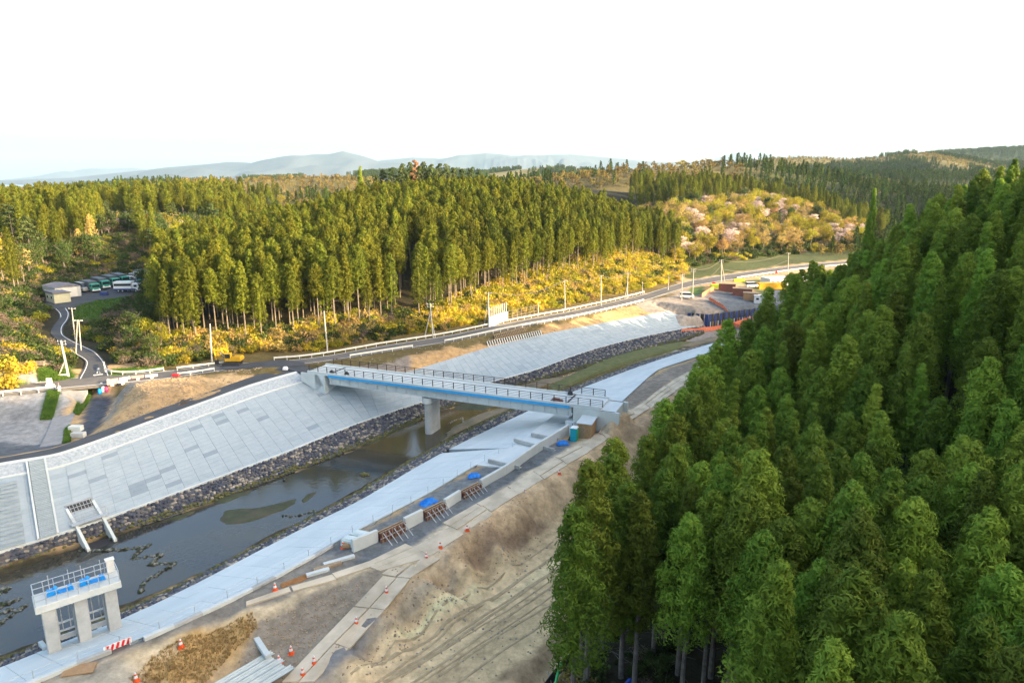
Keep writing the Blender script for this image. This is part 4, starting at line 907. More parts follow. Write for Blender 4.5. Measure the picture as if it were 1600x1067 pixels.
def scatter(x0, x1, y0, y1, sp, seed, jit=.38):
    g = np.random.default_rng(seed); X, Y = np.meshgrid(np.arange(x0, x1, sp), np.arange(y0, y1, sp * .87)); X = X + (np.arange(X.shape[0]) % 2)[:, None] * sp / 2
    return X.ravel() + g.uniform(-jit, jit, X.size) * sp, Y.ravel() + g.uniform(-jit, jit, X.size) * sp
def inframe(X, Y, Z, mx=60, top=-50, bot=1150):
    px, py, zc = proj(np.stack([X, Y, Z], -1)); return (px > -mx) & (px < 1600 + mx) & (py > top) & (py < bot) & np.isfinite(zc)

# ---- near hill cedars
X, Y = scatter(-120, 420, -260, 260, 4.2, 1)
k = inpoly(X, Y, HILL_A); X, Y = X[k], Y[k]; dA = dpoly(X, Y, HILL_A)
k = (dA > 1.2) & ~((Y < 46) & (Y > -60) & (X < 14) & (X > -45)); X, Y, dA = X[k], Y[k], dA[k]
Z = gndv(X, Y); hh = 19.0 + 2.2 * fbm(X, Y, .04, 2, 61) + rng.normal(0, 1.0, len(X)); sA = hh / 20
sA = np.where(dA < 5, sA * 1.06, sA)
px, py, zc = proj(np.stack([X, Y, Z + hh * .93], -1))
infr = (px > -20) & (px < 1640) & (py < 1067 + 120) & (py > 0)
cand = np.where(infr)[0]; cand = cand[np.argsort(zc[cand])]
pyb = proj(np.stack([X, Y, Z + hh * .5], -1))[1]; rad = 2.1 * sA * FOC / zc
vis = []; acc = []
for i in cand:
    # hidden if two nearer crowns both cover its upper part
    c = sum(1 for j in acc[-900:] if abs(px[j] - px[i]) < rad[j] * .8 and py[j] < py[i] - 2 and pyb[j] > py[i])
    acc.append(i)
    if c < 2: vis.append(i)
vis = [i for i in vis if py[i] < 1075]; ind = vis[:215]; inds = set(ind)
zones = lambda i: None
gcl = random.Random(5)
for n_, i in enumerate(ind):
    edge = dA[i] < 6; kd = 'edge' if edge else 'cedar'
    vi = gcl.choice((2, 4, 4, 6, 0, 2)) if zc[i] < 72 else gcl.randrange(7); SH = ('full cone-shaped', 'narrow pointed', 'broad rounded', 'slim conical', 'wide blunt-topped', 'very slender', 'medium cone-shaped')[vi] if not edge else ('dense-skirted', 'round-shouldered', 'heavy-crowned')[vi % 3]
    HS = 'tall ' if sA[i] > 1.03 else 'short ' if sA[i] < .9 else ''
    if edge: lab = 'x cedar on the edge of the shaded wood facing the earthworks'; grp = 'cedars along the edge of the shaded hill wood'
    elif zc[i] < 66: lab = 'x cedar standing low inside the shaded hill wood'; grp = 'large cedars low on the shaded hill'
    elif zc[i] < 85: lab = 'x cedar on the lower slope of the shaded hill'; grp = 'cedars on the lower slope of the shaded hill'
    elif zc[i] < 110: lab = 'x cedar half way up the shaded hill'; grp = 'cedars half way up the shaded hill'
    else: lab = 'x cedar high on the shaded hill near its skyline'; grp = 'cedars near the skyline of the shaded hill'
    lab = HS + SH + ' cedar ' + lab.split(' cedar ', 1)[-1]
    if lab.count('cedar') > 1: lab = lab
    make_tree('cedar_tree', kd, vi, (X[i], Y[i], Z[i]), sA[i], gcl.uniform(0, 6.28), lab, 'cedar tree', grp)
rest = np.array([i for i in range(len(X)) if i not in inds and (infr[i] or Y[i] < 110 or True)])
g = np.random.default_rng(9)
forest('cedar_forest', 'dark green cedars filling in the shaded hill', ['cedar', 'edge'], np.stack([X[rest], Y[rest], Z[rest], sA[rest], np.where(dA[rest] < 5, g.integers(7, 10, len(rest)), g.integers(0, 7, len(rest)))], 1))
# the single spire above the slope
p = atd(1357, 375, 132); zt = ztop(Vector((p.x, p.y, gnd(p.x, p.y))), 300) - gnd(p.x, p.y)
tt = make_tree('cedar_tree', 'cedar', 1, (p.x, p.y, gnd(p.x, p.y)), .72, 1, 'lone slender cedar spire standing above the slope against the distant dark hill', 'cedar tree', None, sz=max(.8, zt / 20))

# ---- main cedar plantation across the river
X, Y = scatter(-150, 80, 130, 430, 3.75, 2)
k = inpoly(X, Y, HILL_B); X, Y = X[k], Y[k]; dB = dpoly(X, Y, HILL_B)
pxb, pyb_, _ = proj(np.stack([X, Y, gndv(X, Y)], -1))
need = np.interp(pxb, [180, 240, 300, 500, 560, 640, 700, 800, 900, 1040], [16, 14, 11, 8, 7, 7, 7, 14, 17, 16])
fdist = dpoly(X, Y, RDF, False)
k = (fdist > need + 2.5 + 3 * fbm(X, Y, .08, 2, 3)) & (dB > 2) & (pxb > np.interp(Y, [0, 225, 270, 400], [258, 250, 236, 225])); k &= ~((pxb > 630) & (pxb < 654) & (fdist < 42)); X, Y, dB, fdist = X[k], Y[k], dB[k], fdist[k]
Z = gndv(X, Y); hh = 15.0 + 2.5 * fbm(X, Y, .035, 2, 62) + rng.normal(0, 1.3, len(X)); sB = hh / 19 * 1.06
px, py, zc = proj(np.stack([X, Y, Z + hh * .9], -1)); rad = 1.7 * FOC / zc; pyb_ = proj(np.stack([X, Y, Z + hh * .5], -1))[1]
cand = np.argsort(zc); vis = []; acc = []
for i in cand[:900]:
    c = sum(1 for j in acc[-500:] if abs(px[j] - px[i]) < rad[j] * .8 and py[j] < py[i] - 1 and pyb_[j] > py[i]); acc.append(i)
    if c < 2: vis.append(i)
ind = vis[:84]; inds = set(ind)
for i in ind:
    if px[i] < 420: lab, grp = 'slender cedar at the side-road corner of the wood across the river', 'front cedars at the valley-mouth corner of the wood'
    elif px[i] < 760: lab, grp = 'slender cedar in the front rows of the wood above the bridge', 'front cedars above the bridge'
    else: lab, grp = 'slender cedar rising behind the golden thicket beside the upstream road', 'front cedars behind the golden thicket'
    vi = gcl.randrange(5); lab = lab.replace('slender', ('low-skirted round-topped', 'narrow', 'high-crowned broad', 'slim pointed', 'tuft-topped')[vi], 1)
    if sB[i] > .88: lab = 'tall ' + lab
    make_tree('cedar_tree', 'plant', vi, (X[i], Y[i], Z[i]), sB[i], gcl.uniform(0, 6.28), lab, 'cedar tree', grp)
rest = np.array([i for i in range(len(X)) if i not in inds])
forest('cedar_plantation', 'sunlit cedar plantation covering the hill across the river', ['plant'], np.stack([X[rest], Y[rest], Z[rest], sB[rest], g.integers(0, 5, len(rest))], 1))

# ---- golden thicket on the slope below the plantation
X, Y = scatter(-140, 90, 120, 320, 1.55, 3)
k = inpoly(X, Y, HILL_B) & (dpoly(X, Y, RDF, False) > 3.2); X, Y = X[k], Y[k]
fd = dpoly(X, Y, RDF, False); pxs, pys, zcs = proj(np.stack([X, Y, gndv(X, Y)], -1))
need = np.interp(pxs, [180, 240, 300, 500, 560, 640, 700, 800, 900, 1040], [22, 18, 14, 12, 12, 11, 11, 19, 25, 24])
sd_side = dpoly(X, Y, [(a + b) / 2 for a, b in zip(SL, SR)], False)
k = (fd < need + 5) & (sd_side > 4) & ~inpoly(X, Y, LOT); X, Y, pxs, fd = X[k], Y[k], pxs[k], fd[k]
nz = fbm(X, Y, .11, 3, 8); it = []
bks = ['b_gold', 'b_spring', 'b_green', 'b_twig', 'b_ochre']
for x, y, p_, n_, f_ in zip(X, Y, pxs, nz, fd):
    q = rng.random(); right = p_ > 700
    if p_ < 250: pr = (.10, .25, .65, .95)
    elif p_ < 330: pr = (.3, .5, .75, .9)
    elif right: pr = (.30, .78, .85, .9)
    else: pr = (.26 + .5 * n_, .48 + .3 * n_, .72 + .2 * n_, .80)
    kk = 0 if q < pr[0] else 1 if q < pr[1] else 2 if q < pr[2] else 3 if q < pr[3] else 4
    if rng.random() < (.25 if f_ < 5 else 0): continue
    sc_ = rng.uniform(.6, 1.2) * (1.5 if right and f_ > 9 else 1.0 if right else .9 if f_ < 7 else 1.25)
    it.append((x, y, gnd(x, y) - .15, sc_, kk * 2 + rng.integers(0, 2)))
forest('shrubbery', 'golden and green spring thicket between the road and the cedars', bks, it)
# undergrowth inside / left slope / near the side road
X, Y = scatter(-330, -60, 95, 420, 2.3, 5); Zg = gndv(X, Y); pxs, pys, zcs = proj(np.stack([X, Y, Zg + 2], -1))
sdm = dpoly(X, Y, [(a + b) / 2 for a, b in zip(SL, SR)], False)
roadd = dpoly(X, Y, [(a + b) / 2 for a, b in zip(RDF, RDN)], False)
k = inframe(X, Y, Zg) & (sdm > 4.0) & ~inpoly(X, Y, LOT) & (dpoly(X, Y, LOT) > 2.5) & (roadd > 7) & (inpoly(X, Y, HILL_F) | (pxs < 330)) & ~inpoly(X, Y, HILL_B) & (pys < np.interp(pxs, [-100, 0, 110, 180, 250, 400], [592, 588, 578, 566, 562, 552]))
gp = pts([(105, 482), (160, 470), (245, 462), (190, 482), (150, 502), (120, 505)], 11); k &= ~inpoly(X, Y, gp)
gp2 = pts([(125, 588), (160, 562), (255, 575), (255, 585), (170, 586)], 8.3); k &= ~inpoly(X, Y, gp2); X, Y = X[k], Y[k]; it = []
sha = hash2(np.floor(X * 3), np.floor(Y * 3), 2)
for x, y in zip(X, Y):
    q = rng.random(); kk = 2 if q < .58 else 3 if q < .90 else 1 if q < .97 else 4
    it.append((x, y, gnd(x, y) - .2, rng.uniform(.8, 1.6), kk * 2 + rng.integers(0, 2)))
forest('undergrowth', 'shaded scrub of green and bare bushes beside the side road', bks, it)
# small dark trees on the corner between side road, lot and cedar wood
X, Y = scatter(-150, -60, 135, 260, 4.6, 12); pxs, pys, _ = proj(np.stack([X, Y, gndv(X, Y)], -1))
k = inpoly(X, Y, HILL_B) & (pxs > 190) & (pxs < 262) & (pys < 560) & (dpoly(X, Y, LOT) > 4) & ~inpoly(X, Y, LOT); X, Y, pys = X[k], Y[k], pys[k]
for i in range(len(X)):
    kd = ('broad', 'bare', 'broad', 'spring', 'bare')[i % 5]
    nm, ds = {'broad': ('evergreen_tree', 'small dark evergreen tree'), 'bare': ('bare_tree', 'grey bare tree'), 'spring': ('broadleaf_tree', 'small yellow-green tree')}[kd]
    ds += ' between the lorry park and the cedar wood' if pys[i] < 490 else ' on the bank above the side-road junction'
    make_tree(nm, kd, i, (X[i], Y[i], gnd(X[i], Y[i]) - .3), rng.uniform(.55, .85) if pys[i] > 470 else rng.uniform(.8, 1.0), i, ds, 'tree', ds + ' group')
# dark scrub at the foot of the broadleaf hill
X, Y = scatter(40, 290, 270, 420, 3.2, 13); k = inpoly(X, Y, HILL_C) & (dpoly(X, Y, HILL_C) < 26) & (dpoly(X, Y, RDF, False) > 6); X, Y = X[k], Y[k]
forest('undergrowth', 'dark scrub at the shaded foot of the upstream hill', bks, [(x, y, gnd(x, y) - .2, rng.uniform(.9, 1.9), (2 if rng.random() < .6 else 3 if rng.random() < .7 else 1) * 2 + rng.integers(0, 2)) for x, y in zip(X, Y)])
# understory under near hill edge
X, Y = scatter(-10, 60, 40, 120, 2.2, 6); k = inpoly(X, Y, HILL_A) & (dpoly(X, Y, HILL_A) < 9) & (dpoly(X, Y, HILL_A) > .8); X, Y = X[k], Y[k]
forest('undergrowth', 'low bushes on the floor of the shaded cedar wood', bks, [(x, y, gnd(x, y) - .3, rng.uniform(.35, .8), (2 if rng.random() < .7 else 3) * 2) for x, y in zip(X, Y)])

# ---- broadleaf hill upstream: trees that can be told apart
X, Y = scatter(30, 290, 275, 520, 6.6, 7, .42); k = inpoly(X, Y, HILL_C) & (dpoly(X, Y, HILL_C) > 2); X, Y = X[k], Y[k]; Z = gndv(X, Y)
px, py, zc = proj(np.stack([X, Y, Z + 8], -1)); k = (px > 985) & (px < 1420) & (py > 262); X, Y, Z, px, py, zc = X[k], Y[k], Z[k], px[k], py[k], zc[k]
o_ = np.argsort(zc); it = []; cnt = 0
for i in o_:
    q = rng.random(); low = py[i] > 385
    if low: kd = 'broad' if q < .45 else 'bare' if q < .8 else 'spring'
    else: kd = 'spring' if q < .36 else 'ochre' if q < .66 else 'cherry' if q < .80 else 'rusty' if q < .84 else 'broad' if q < .90 else 'bare'
    s = rng.uniform(.85, 1.3)
    if Y[i] > 415 + 25 * math.sin(X[i] * .05): it.append((X[i], Y[i], Z[i], s * .75, 15 + i % 5)); continue
    if cnt < 150 and px[i] < 1375 and kd != 'conifer':
        names = {'spring': ('broadleaf_tree', 'yellow-green broadleaf tree in young leaf', 'tree'), 'ochre': ('broadleaf_tree', 'ochre budding broadleaf tree', 'tree'), 'cherry': ('cherry_tree', 'pale pink blossoming wild cherry', 'cherry tree'),
                 'rusty': ('broadleaf_tree', 'rust-coloured broadleaf tree', 'tree'), 'broad': ('evergreen_tree', 'dark evergreen broadleaf tree', 'tree'), 'bare': ('bare_tree', 'grey bare-branched tree', 'tree')}[kd]
        where = 'at the shaded foot of the upstream broadleaf hill' if low else 'on the sunlit upstream broadleaf hill'
        if not low: where += ', ' + ('lower part' if py[i] > 350 else 'middle part' if py[i] > 315 else 'near the top')
        make_tree(names[0], kd, int(rng.integers(0, 3)), (X[i], Y[i], Z[i]), s, rng.uniform(0, 6.28), names[1] + ' ' + where, names[2], names[1] + 's ' + where); cnt += 1
    else: it.append((X[i], Y[i], Z[i], s, {'spring': 0, 'ochre': 3, 'cherry': 6, 'rusty': 8, 'broad': 9, 'bare': 12}[kd]))
for q_ in range(len(it)):
    if it[q_][4] >= 15: it[q_] = it[q_][:4] + (it[q_][4] - 1,)
forest('broadleaf_woods', 'spring broadleaf woods covering the back of the upstream hill', ['spring', 'ochre', 'cherry', 'rusty', 'broad', 'bare', 'plant'], it)

# ---- mixed woods on the valley side beyond the parking lot
X, Y = scatter(-420, -60, 190, 560, 5.6, 8, .42); Z = gndv(X, Y); px, py, zc = proj(np.stack([X, Y, Z + 8], -1))
k = inpoly(X, Y, HILL_F) & (dpoly(X, Y, HILL_F) > 3) & inframe(X, Y, Z + 8) & ~inpoly(X, Y, HILL_B); 
cl1 = pts([(150, 428), (150, 398), (190, 380), (222, 388), (232, 425)], 16); k &= ~inpoly(X, Y, cl1)
X, Y, Z, px, py, zc = X[k], Y[k], Z[k], px[k], py[k], zc[k]; it = []; cnt = 0
fmm = fbm(X, Y, .022, 3, 91) + .05
for i in np.argsort(zc):
    q = rng.random(); s = rng.uniform(.85, 1.25)
    if fmm[i] > .12: kd = 'ochre' if q < .4 else 'spring' if q < .75 else 'broad' if q < .9 else 'cherry'
    elif fmm[i] > -.05: kd = 'broad' if q < .6 else 'pine' if q < .8 else 'spring'
    else: kd = 'cedarf' if q < .75 else 'broad'; 
    if cnt < 90 and zc[i] < 330:
        nm, ds, ct = {'spring': ('broadleaf_tree', 'yellow-green young-leaved tree', 'tree'), 'ochre': ('broadleaf_tree', 'ochre budding tree', 'tree'), 'cherry': ('cherry_tree', 'pale blossoming cherry tree', 'cherry tree'), 'broad': ('evergreen_tree', 'dark round evergreen tree', 'tree'), 'pine': ('pine_tree', 'pine with flat green tiers', 'pine tree'), 'cedarf': ('cedar_tree', 'pointed dark cedar', 'cedar tree')}[kd]
        wh = 'on the hillside above the side road' if px[i] < 70 else 'on the hillside behind the lorry park'
        make_tree(nm, {'cedarf': 'plant'}.get(kd, kd), int(rng.integers(0, 5)), (X[i], Y[i], Z[i]), s * (.85 if kd == 'cedarf' else 1), rng.uniform(0, 6.28), ds + ' ' + wh, ct, ds + 's ' + wh); cnt += 1
    else: it.append((X[i], Y[i], Z[i], s, {'spring': 0, 'ochre': 3, 'cherry': 6, 'broad': 8, 'pine': 11, 'cedarf': 14 + i % 5}[kd]))
forest('mixed_woods', 'mixed spring woods on the valley side beyond the lorry park', ['spring', 'ochre', 'cherry', 'broad', 'pine', 'plant'], it)
for n_, (bx, by, dd, s) in enumerate([(147, 405, 262, .95), (236, 392, 285, .85), (128, 412, 255, .7)]):
    p = atd(bx, by, dd); zz = gnd(p.x, p.y); make_tree('poplar_tree', 'tallochre', n_, (p.x, p.y, zz), s * 1.1, n_, ('tall pale ochre poplar, the tallest behind the lorry park', 'small pale ochre poplar at the dark edge of the cedar wood', 'short pale ochre poplar behind the long shed')[n_], 'poplar tree', None)
# dark dense trees hugging the lot side, bare thicket below it
# ---- pines on the crest behind the plantation
for n_, (bx, ty, dd) in enumerate([(598, 268, 345), (612, 264, 340), (628, 259, 340), (641, 256, 345), (650, 253, 340), (662, 256, 345), (673, 259, 340), (686, 258, 345), (697, 259, 340), (709, 264, 345), (722, 266, 340), (736, 264, 345), (749, 268, 340), (575, 282, 335), (588, 276, 340), (655, 262, 330), (635, 268, 330), (680, 268, 330), (702, 272, 332)]):
    p = atd(bx, ty, dd); zz = gnd(p.x, p.y); h_ = max(6, p.z - zz); nm = 'rust-brown dying pine among the crest pines' if n_ == 4 else 'tall flat-tiered pine on the crest behind the cedar plantation'
    t_ = make_tree('pine_tree', 'pine' if n_ != 4 else 'pine', n_, (p.x, p.y, zz), 1.0, n_ * 1.3, nm, 'pine tree', None if n_ == 4 else 'pines on the crest', sz=h_ / 14)
    if n_ == 4:
        cr = [c for c in t_.children if c.name.startswith('crown')][0]; cr.data = cr.data.copy(); cr.data.materials[0] = M['rusty_leaf']
p = atd(562, 262, 300); zz = gnd(p.x, p.y); make_tree('cedar_tree', 'cedar', 1, (p.x, p.y, zz), 1.0, 0, 'dark pointed cedar rising highest on the plantation skyline', 'cedar tree', None, sz=max(.9, (p.z - zz) / 20))

# ---- distant woods
far_items = []; far_r = []
for (x0, x1, y0, y1, sp, s_) in ((-520, 620, 280, 560, 6.5, 1.0), (-700, 800, 560, 900, 8.5, 1.1), (-1300, 1700, 900, 1700, 11, 1.0), (-2200, 2600, 1700, 2900, 17, 1.3)):
    X, Y = scatter(x0, x1, y0, y1, sp, int(sp), .42); Z = gndv(X, Y); k = inframe(X, Y, Z + 8, 40, 150, 520); X, Y, Z = X[k], Y[k], Z[k]
    if y0 == 280: k = ~(inpoly(X, Y, HILL_A) | inpoly(X, Y, HILL_B) | inpoly(X, Y, HILL_C) | inpoly(X, Y, HILL_F)) & (dpoly(X, Y, RDF, False) > 12) & (Y > 330); X, Y, Z = X[k], Y[k], Z[k]
    n_ = fbm(X, Y, .006, 4, 21); pxx = proj(np.stack([X, Y, Z], -1))[0]
    bias = np.where((Y > 700) & (pxx < 620), .12, 0) + np.where((Y > 1200) & (pxx > 1100), .0, 0) - np.where((Y < 700) & (pxx > 850), .15, 0)
    dec = (n_ + bias + g.normal(0, .06, len(X))) > .04
    for x, y, z, d_ in zip(X, Y, Z, dec):
        if d_ and y < 1700: far_r.append((x, y, z - .4, s_ * g.uniform(.6, 1.0) * .9, g.integers(0, 2)))
        elif not d_: far_items.append((x, y, z - .5, s_ * g.uniform(.6, .95) * (.8 if y < 900 else 1), g.integers(0, 3) + (3 if y > 900 else 0)))
forest('conifer_woods', 'dark conifer woods on the hills behind', ['farc', 'farcl'], far_items)
forest('spring_woods', 'ochre spring woods on the far hills', ['farr'], far_r)

# ---- single bushes
def bush(px, py, z, kd, s, label, i=0):
    p = at(px, py, z); return make_tree('bush', kd, i, (p.x, p.y, gnd(p.x, p.y) - .1), s, i, label, 'bush', None)
for n_, (x, y, s) in enumerate([(8, 596, 2.2), (32, 588, 1.6), (-15, 590, 2.3), (14, 570, 1.7)]): bush(x, y, 9, 'b_gold', s, ('big golden bush beside the road at the frame edge', 'smaller golden bush beside the road nearest the leaning pole', 'golden bush cut by the frame edge beside the road', 'golden bush behind the big one beside the road')[n_], n_)

# ================================================================ BRIDGE
BA, BB = at(500, 583, 9.4), at(928, 637, 9.4); BL = (BB - BA).length; bd = (BB - BA).normalized(); bn = Vector((-bd.y, bd.x, 0))   # bn: upstream side
BRZ = math.atan2(bd.y, bd.x); BW = 6.0
bridge = thing('girder_bridge', 'long pale girder bridge with a blue stripe and brown railings crossing the river', 'bridge', BA, BRZ)
# local frame: x along, y across (0..BW), z = 0 top of the near kerb
span = BL - 5.5
MB().box((BL / 2 - 1, BW / 2, -.22), (BL + 4, BW, .30)).build('deck', M['concrete_smooth'], bridge)
for y in (.22, BW - .22): MB().box((BL / 2 - 1, y, .05), (BL + 4, .42, .26)).build('kerb', M['concrete'], bridge, bevel=.03)
MB().box((span / 2 + 1.6, -.04, -.42), (span - .4, .12, .50)).build('blue_fascia', M['blue_girder'], bridge)
MB().box((span / 2 + 1.6, BW + .04, -.42), (span - .4, .12, .50)).build('blue_fascia', M['blue_girder'], bridge)
for y in (.65, 2.2, 3.8, 5.35):
    g_ = MB(); g_.box((span / 2 + 1.6, y, -1.35), (span, .05, 1.5)); g_.box((span / 2 + 1.6, y, -2.1), (span, .45, .06)); g_.box((span / 2 + 1.6, y, -.66), (span, .4, .05))
    for k in range(24): g_.box((2 + k * (span - 1) / 23, y, -1.35), (.04, .30, 1.44))
    g_.build('girder', M['girder'], bridge)
for k in range(9):
    x = 2.4 + k * (span - 2) / 8; MB().bar((x, .68, -1.9), (x, 5.3, -1.9), .12).bar((x, .68, -1.0), (x, 5.3, -1.0), .12).build('cross_frame', M['girder'], bridge)
def railing(y, x0, x1, parent, z=.18):
    n_ = int((x1 - x0) / 2.0); pm = MB().box((0, 0, .55), (.12, .10, 1.1)).mesh('post', M['rail_brown'])
    for k in range(n_ + 1):
        o = obj('post', pm, parent); o.location = (x0 + (x1 - x0) * k / n_, y, z)
    for zz, t_ in ((1.12, .08), (.82, .05), (.54, .05), (.26, .05)): MB().bar((x0, y, z + zz), (x1, y, z + zz), t_).build('rail', M['rail_brown'], parent)
rl = thing('bridge_railing', 'dark brown railing along the downstream edge of the bridge', 'railing', BA, BRZ, 'brown bridge railings'); railing(.15, -2.6, BL + 1.4, rl)
rl = thing('bridge_railing', 'dark brown railing along the upstream edge of the bridge', 'railing', BA, BRZ, 'brown bridge railings'); railing(BW - .15, -1.2, BL + .3, rl)
# expansion joints and gear on the deck
for x in (1.9, BL - 4.8): MB().box((x, BW / 2, -.058), (.35, BW - 1, .03)).build('expansion_joint', M['dark'], bridge)
for n_, (x, y, c) in enumerate([(2.2, .7, 'dark'), (5.5, .8, 'dark'), (BL - 5.6, BW - .8, 'dark')]):
    o = MB().box((0, 0, .3), (.9, .5, .55), taper=.8).box((0, 0, .65), (.4, .3, .2)).build('generator', M[c], bevel=.04); o.location = BA + bd * x + bn * y + Vector((0, 0, -.07)); o.rotation_euler.z = BRZ
    tag(o, ['small black machine on the deck at the spoil-mound end of the bridge', 'second small black machine further out on the bridge deck', 'black box by the upstream railing at the abutment end of the bridge'][n_], 'machine')
o = MB().box((0, 0, .14), (2.0, .9, .25)).box((.2, 0, .36), (1.5, .7, .18), rz=.1).box((-.1, .1, .52), (1.2, .5, .14), rz=-.1).build('timber_stack', M['rust'], bevel=.02)
o.location = BA + bd * (BL - 6.6) + bn * .9 + Vector((0, 0, -.07)); o.rotation_euler.z = BRZ; tag(o, 'low stack of reddish timber on the bridge deck near the abutment', 'timber')
# pier
pc = at(689, 664, 0); k_ = (pc - BA).dot(bd)
pb = BA + bd * k_ + bn * (BW / 2); pb.z = 0
pier = thing('bridge_pier', 'single round-ended concrete pier standing in the river under the bridge', 'bridge pier', pb, BRZ)
def stadium(l, w_, n_=8): return [(w_ / 2 * math.cos(a) * 1.0, l / 2 * 1 + w_ / 2 * math.sin(a)) for a in [math.pi * k / n_ for k in range(n_ + 1)]] + [(w_ / 2 * math.cos(a), -l / 2 + w_ / 2 * math.sin(a)) for a in [math.pi + math.pi * k / n_ for k in range(n_ + 1)]]
MB().prism(stadium(2.7, 1.5), -1.5, 5.95, 'z').build('shaft', M['concrete_old'], pier)
MB().prism(stadium(3.4, 1.9), 5.95, 7.0, 'z').build('cap', M['concrete'], pier)
for y in (-1.9, -.65, .65, 1.9): MB().box((0, y, 7.12), (.8, .6, .22)).build('bearing', M['dark'], pier)
# abutments
ab = thing('bridge_abutment', 'pale concrete bridge abutment block rising from the smooth revetment', 'abutment', BA + bd * (BL - 4.4), BRZ)
MB().box((4.6, BW / 2, -3.4), (6.6, BW + .1, 6.0)).build('body', M['concrete_smooth'], ab, bevel=.05)
MB().box((.6, BW / 2, -5.0), (1.6, BW + 1.0, 4.6)).build('bearing_shelf', M['concrete_smooth'], ab, bevel=.05)
for y in (.04, BW - .04): MB().prism([(1, -.4), (8.6, -.4), (8.6, -2.2), (6.5, -4.4), (1, -5.4)], y - .26, y + .26).build('wing_wall', M['concrete'], ab)
ab = thing('bridge_abutment', 'pale concrete bridge abutment set in the block-paved embankment', 'abutment', BA + Vector((0, 0, 0)), BRZ)
MB().box((-.2, BW / 2, -2.2), (2.2, BW + .1, 3.8)).build('body', M['concrete_smooth'], ab, bevel=.05)
MB().prism([(-4.5, -.35), (-.5, -.35), (.6, -2.4), (-1, -3.5), (-4.5, -2)], -.05, .35).build('wing_wall', M['concrete'], ab)

# ================================================================ SLUICE GATE TOWER
g0 = at(85, 1010, 3.2); g1 = at(184, 975, 3.2); gd = (g1 - g0); gd.z = 0; GL = gd.length; gd.normalize(); GRZ = math.atan2(gd.y, gd.x)
gh = ztop(g0, 953) - 3.2
gate = thing('sluice_gate_tower', 'concrete sluice gate frame with three columns and a railed deck carrying blue machines', 'sluice gate', g0, GRZ)
for k in range(3): MB().box((k * (GL - .2) / 2, 1.0, gh / 2 - .8), (1.05, 2.1, gh + 1.6)).build('column', M['concrete_old'], gate, bevel=.05)
MB().box((GL / 2 - .1, 1.0, gh + .38), (GL + 1.7, 2.6, .72), taper=1.0).build('deck_slab', M['concrete'], gate, bevel=.06)
dz = gh + .74; x0, x1, y0, y1 = -.85, GL + .65, -.2, 2.2
pm = MB().box((0, 0, .55), (.07, .07, 1.1)).mesh('rail_post', M['steel'])
for k in range(9):
    for y in (y0, y1): o = obj('rail_post', pm, gate); o.location = (x0 + (x1 - x0) * k / 8, y, dz)
for zz in (.55, 1.1):
    MB().bar((x0, y0, dz + zz), (x1, y0, dz + zz), .06).bar((x0, y1, dz + zz), (x1, y1, dz + zz), .06).bar((x0, y0, dz + zz), (x0, y1, dz + zz), .06).bar((x1, y0, dz + zz), (x1, y1, dz + zz), .06).build('guard_rail', M['steel'], gate)
MB().box((GL + .3, 1.9, dz + .7), (.65, .5, 1.4)).box((GL + .3, 1.9, dz + 1.46), (.8, .65, .1)).build('control_cabinet', M['white_metal'], gate, bevel=.02)
for k, cx in enumerate((GL * .25 - .1, GL * .75 - .1)):
    w_ = thing('gate_winch', ('blue twin-spindle gate winch at the end of the tower deck away from the cabinet', 'blue twin-spindle gate winch beside the white cabinet on the tower deck')[k], 'winch', (0, 0, 0), 0, 'blue gate winches')
    w_.parent = None; w_.location = g0 + gd * cx + Vector((-gd.y, gd.x, 0)) * 1.0 + Vector((0, 0, dz)); w_.rotation_euler.z = GRZ; w_.scale = (.78, .78, .85)
    MB().box((0, 0, .12), (2.7, .7, .2)).build('base_frame', M['blue_machine'], w_)
    MB().box((-1.0, 0, .5), (.62, .62, .6)).build('gearbox', M['blue_machine'], w_, bevel=.06); MB().box((1.0, 0, .45), (.5, .5, .5)).build('gearbox', M['blue_machine'], w_, bevel=.06)
    MB().tube([(-.95, 0, .45), (1.0, 0, .45)], .11, 10).build('drive_shaft', M['blue_machine'], w_)
    MB().box((-.45, 0, .62), (.55, .6, .55), taper=.7).tube([(-.45, .3, .7), (-.45, .6, .7)], .16, 10).build('motor', M['blue_machine'], w_, bevel=.04)
    for x in (-1.0, 1.0): MB().tube([(x, 0, .5), (x, 0, 2.5)], .045, 8).build('spindle', M['steel'], w_)
    MB().bar((-1.35, 1.05 - 1, -gh * .62 - .7), (1.35, .05, -gh * .62 - .7), .12).build('spare', M['steel'], w_) if 0 else None
for s in (0, 1):
    xa = s * (GL - .2) / 2 + .53; xb = (s + 1) * (GL - .2) / 2 - .53
    for x in (xa, xb): MB().box((x + (.06 if x == xa else -.06), .95, gh / 2), (.12, .25, gh)).build('guide_rail', M['steel'], gate)
    for z in (.25, .75, 1.6): MB().bar((xa, 1.0, z), (xb, 1.0, z), .14).build('gate_beam', M['steel'], gate)
    MB().box(((xa + xb) / 2, 1.05, .0), (xb - xa - .2, .06, .45)).build('gate_leaf', M['steel'], gate)
    for q in (.28, .72): MB().tube([(xa + (xb - xa) * q, 1.0, .7), (xa + (xb - xa) * q, 1.0, gh)], .04, 6).build('stem_rod', M['steel'], gate)
# culvert wing walls at the toe beside the tower
for n_, (x, y) in enumerate([(62, 1000), (150, 975)]):
    p = at(x, y, 1.2); o = MB().prism([(0, -1.0), (3.0, -1.0), (3.0, .9), (.3, .1)], -.2, .2).build('wing_wall', M['concrete'], bevel=.02); o.location = p; o.rotation_euler.z = GRZ - R(85)
    tag(o, ('short concrete wing wall at the toe beside the gate tower, frame-edge side', 'short concrete wing wall at the toe seen between the gate tower columns')[n_], 'wing wall')

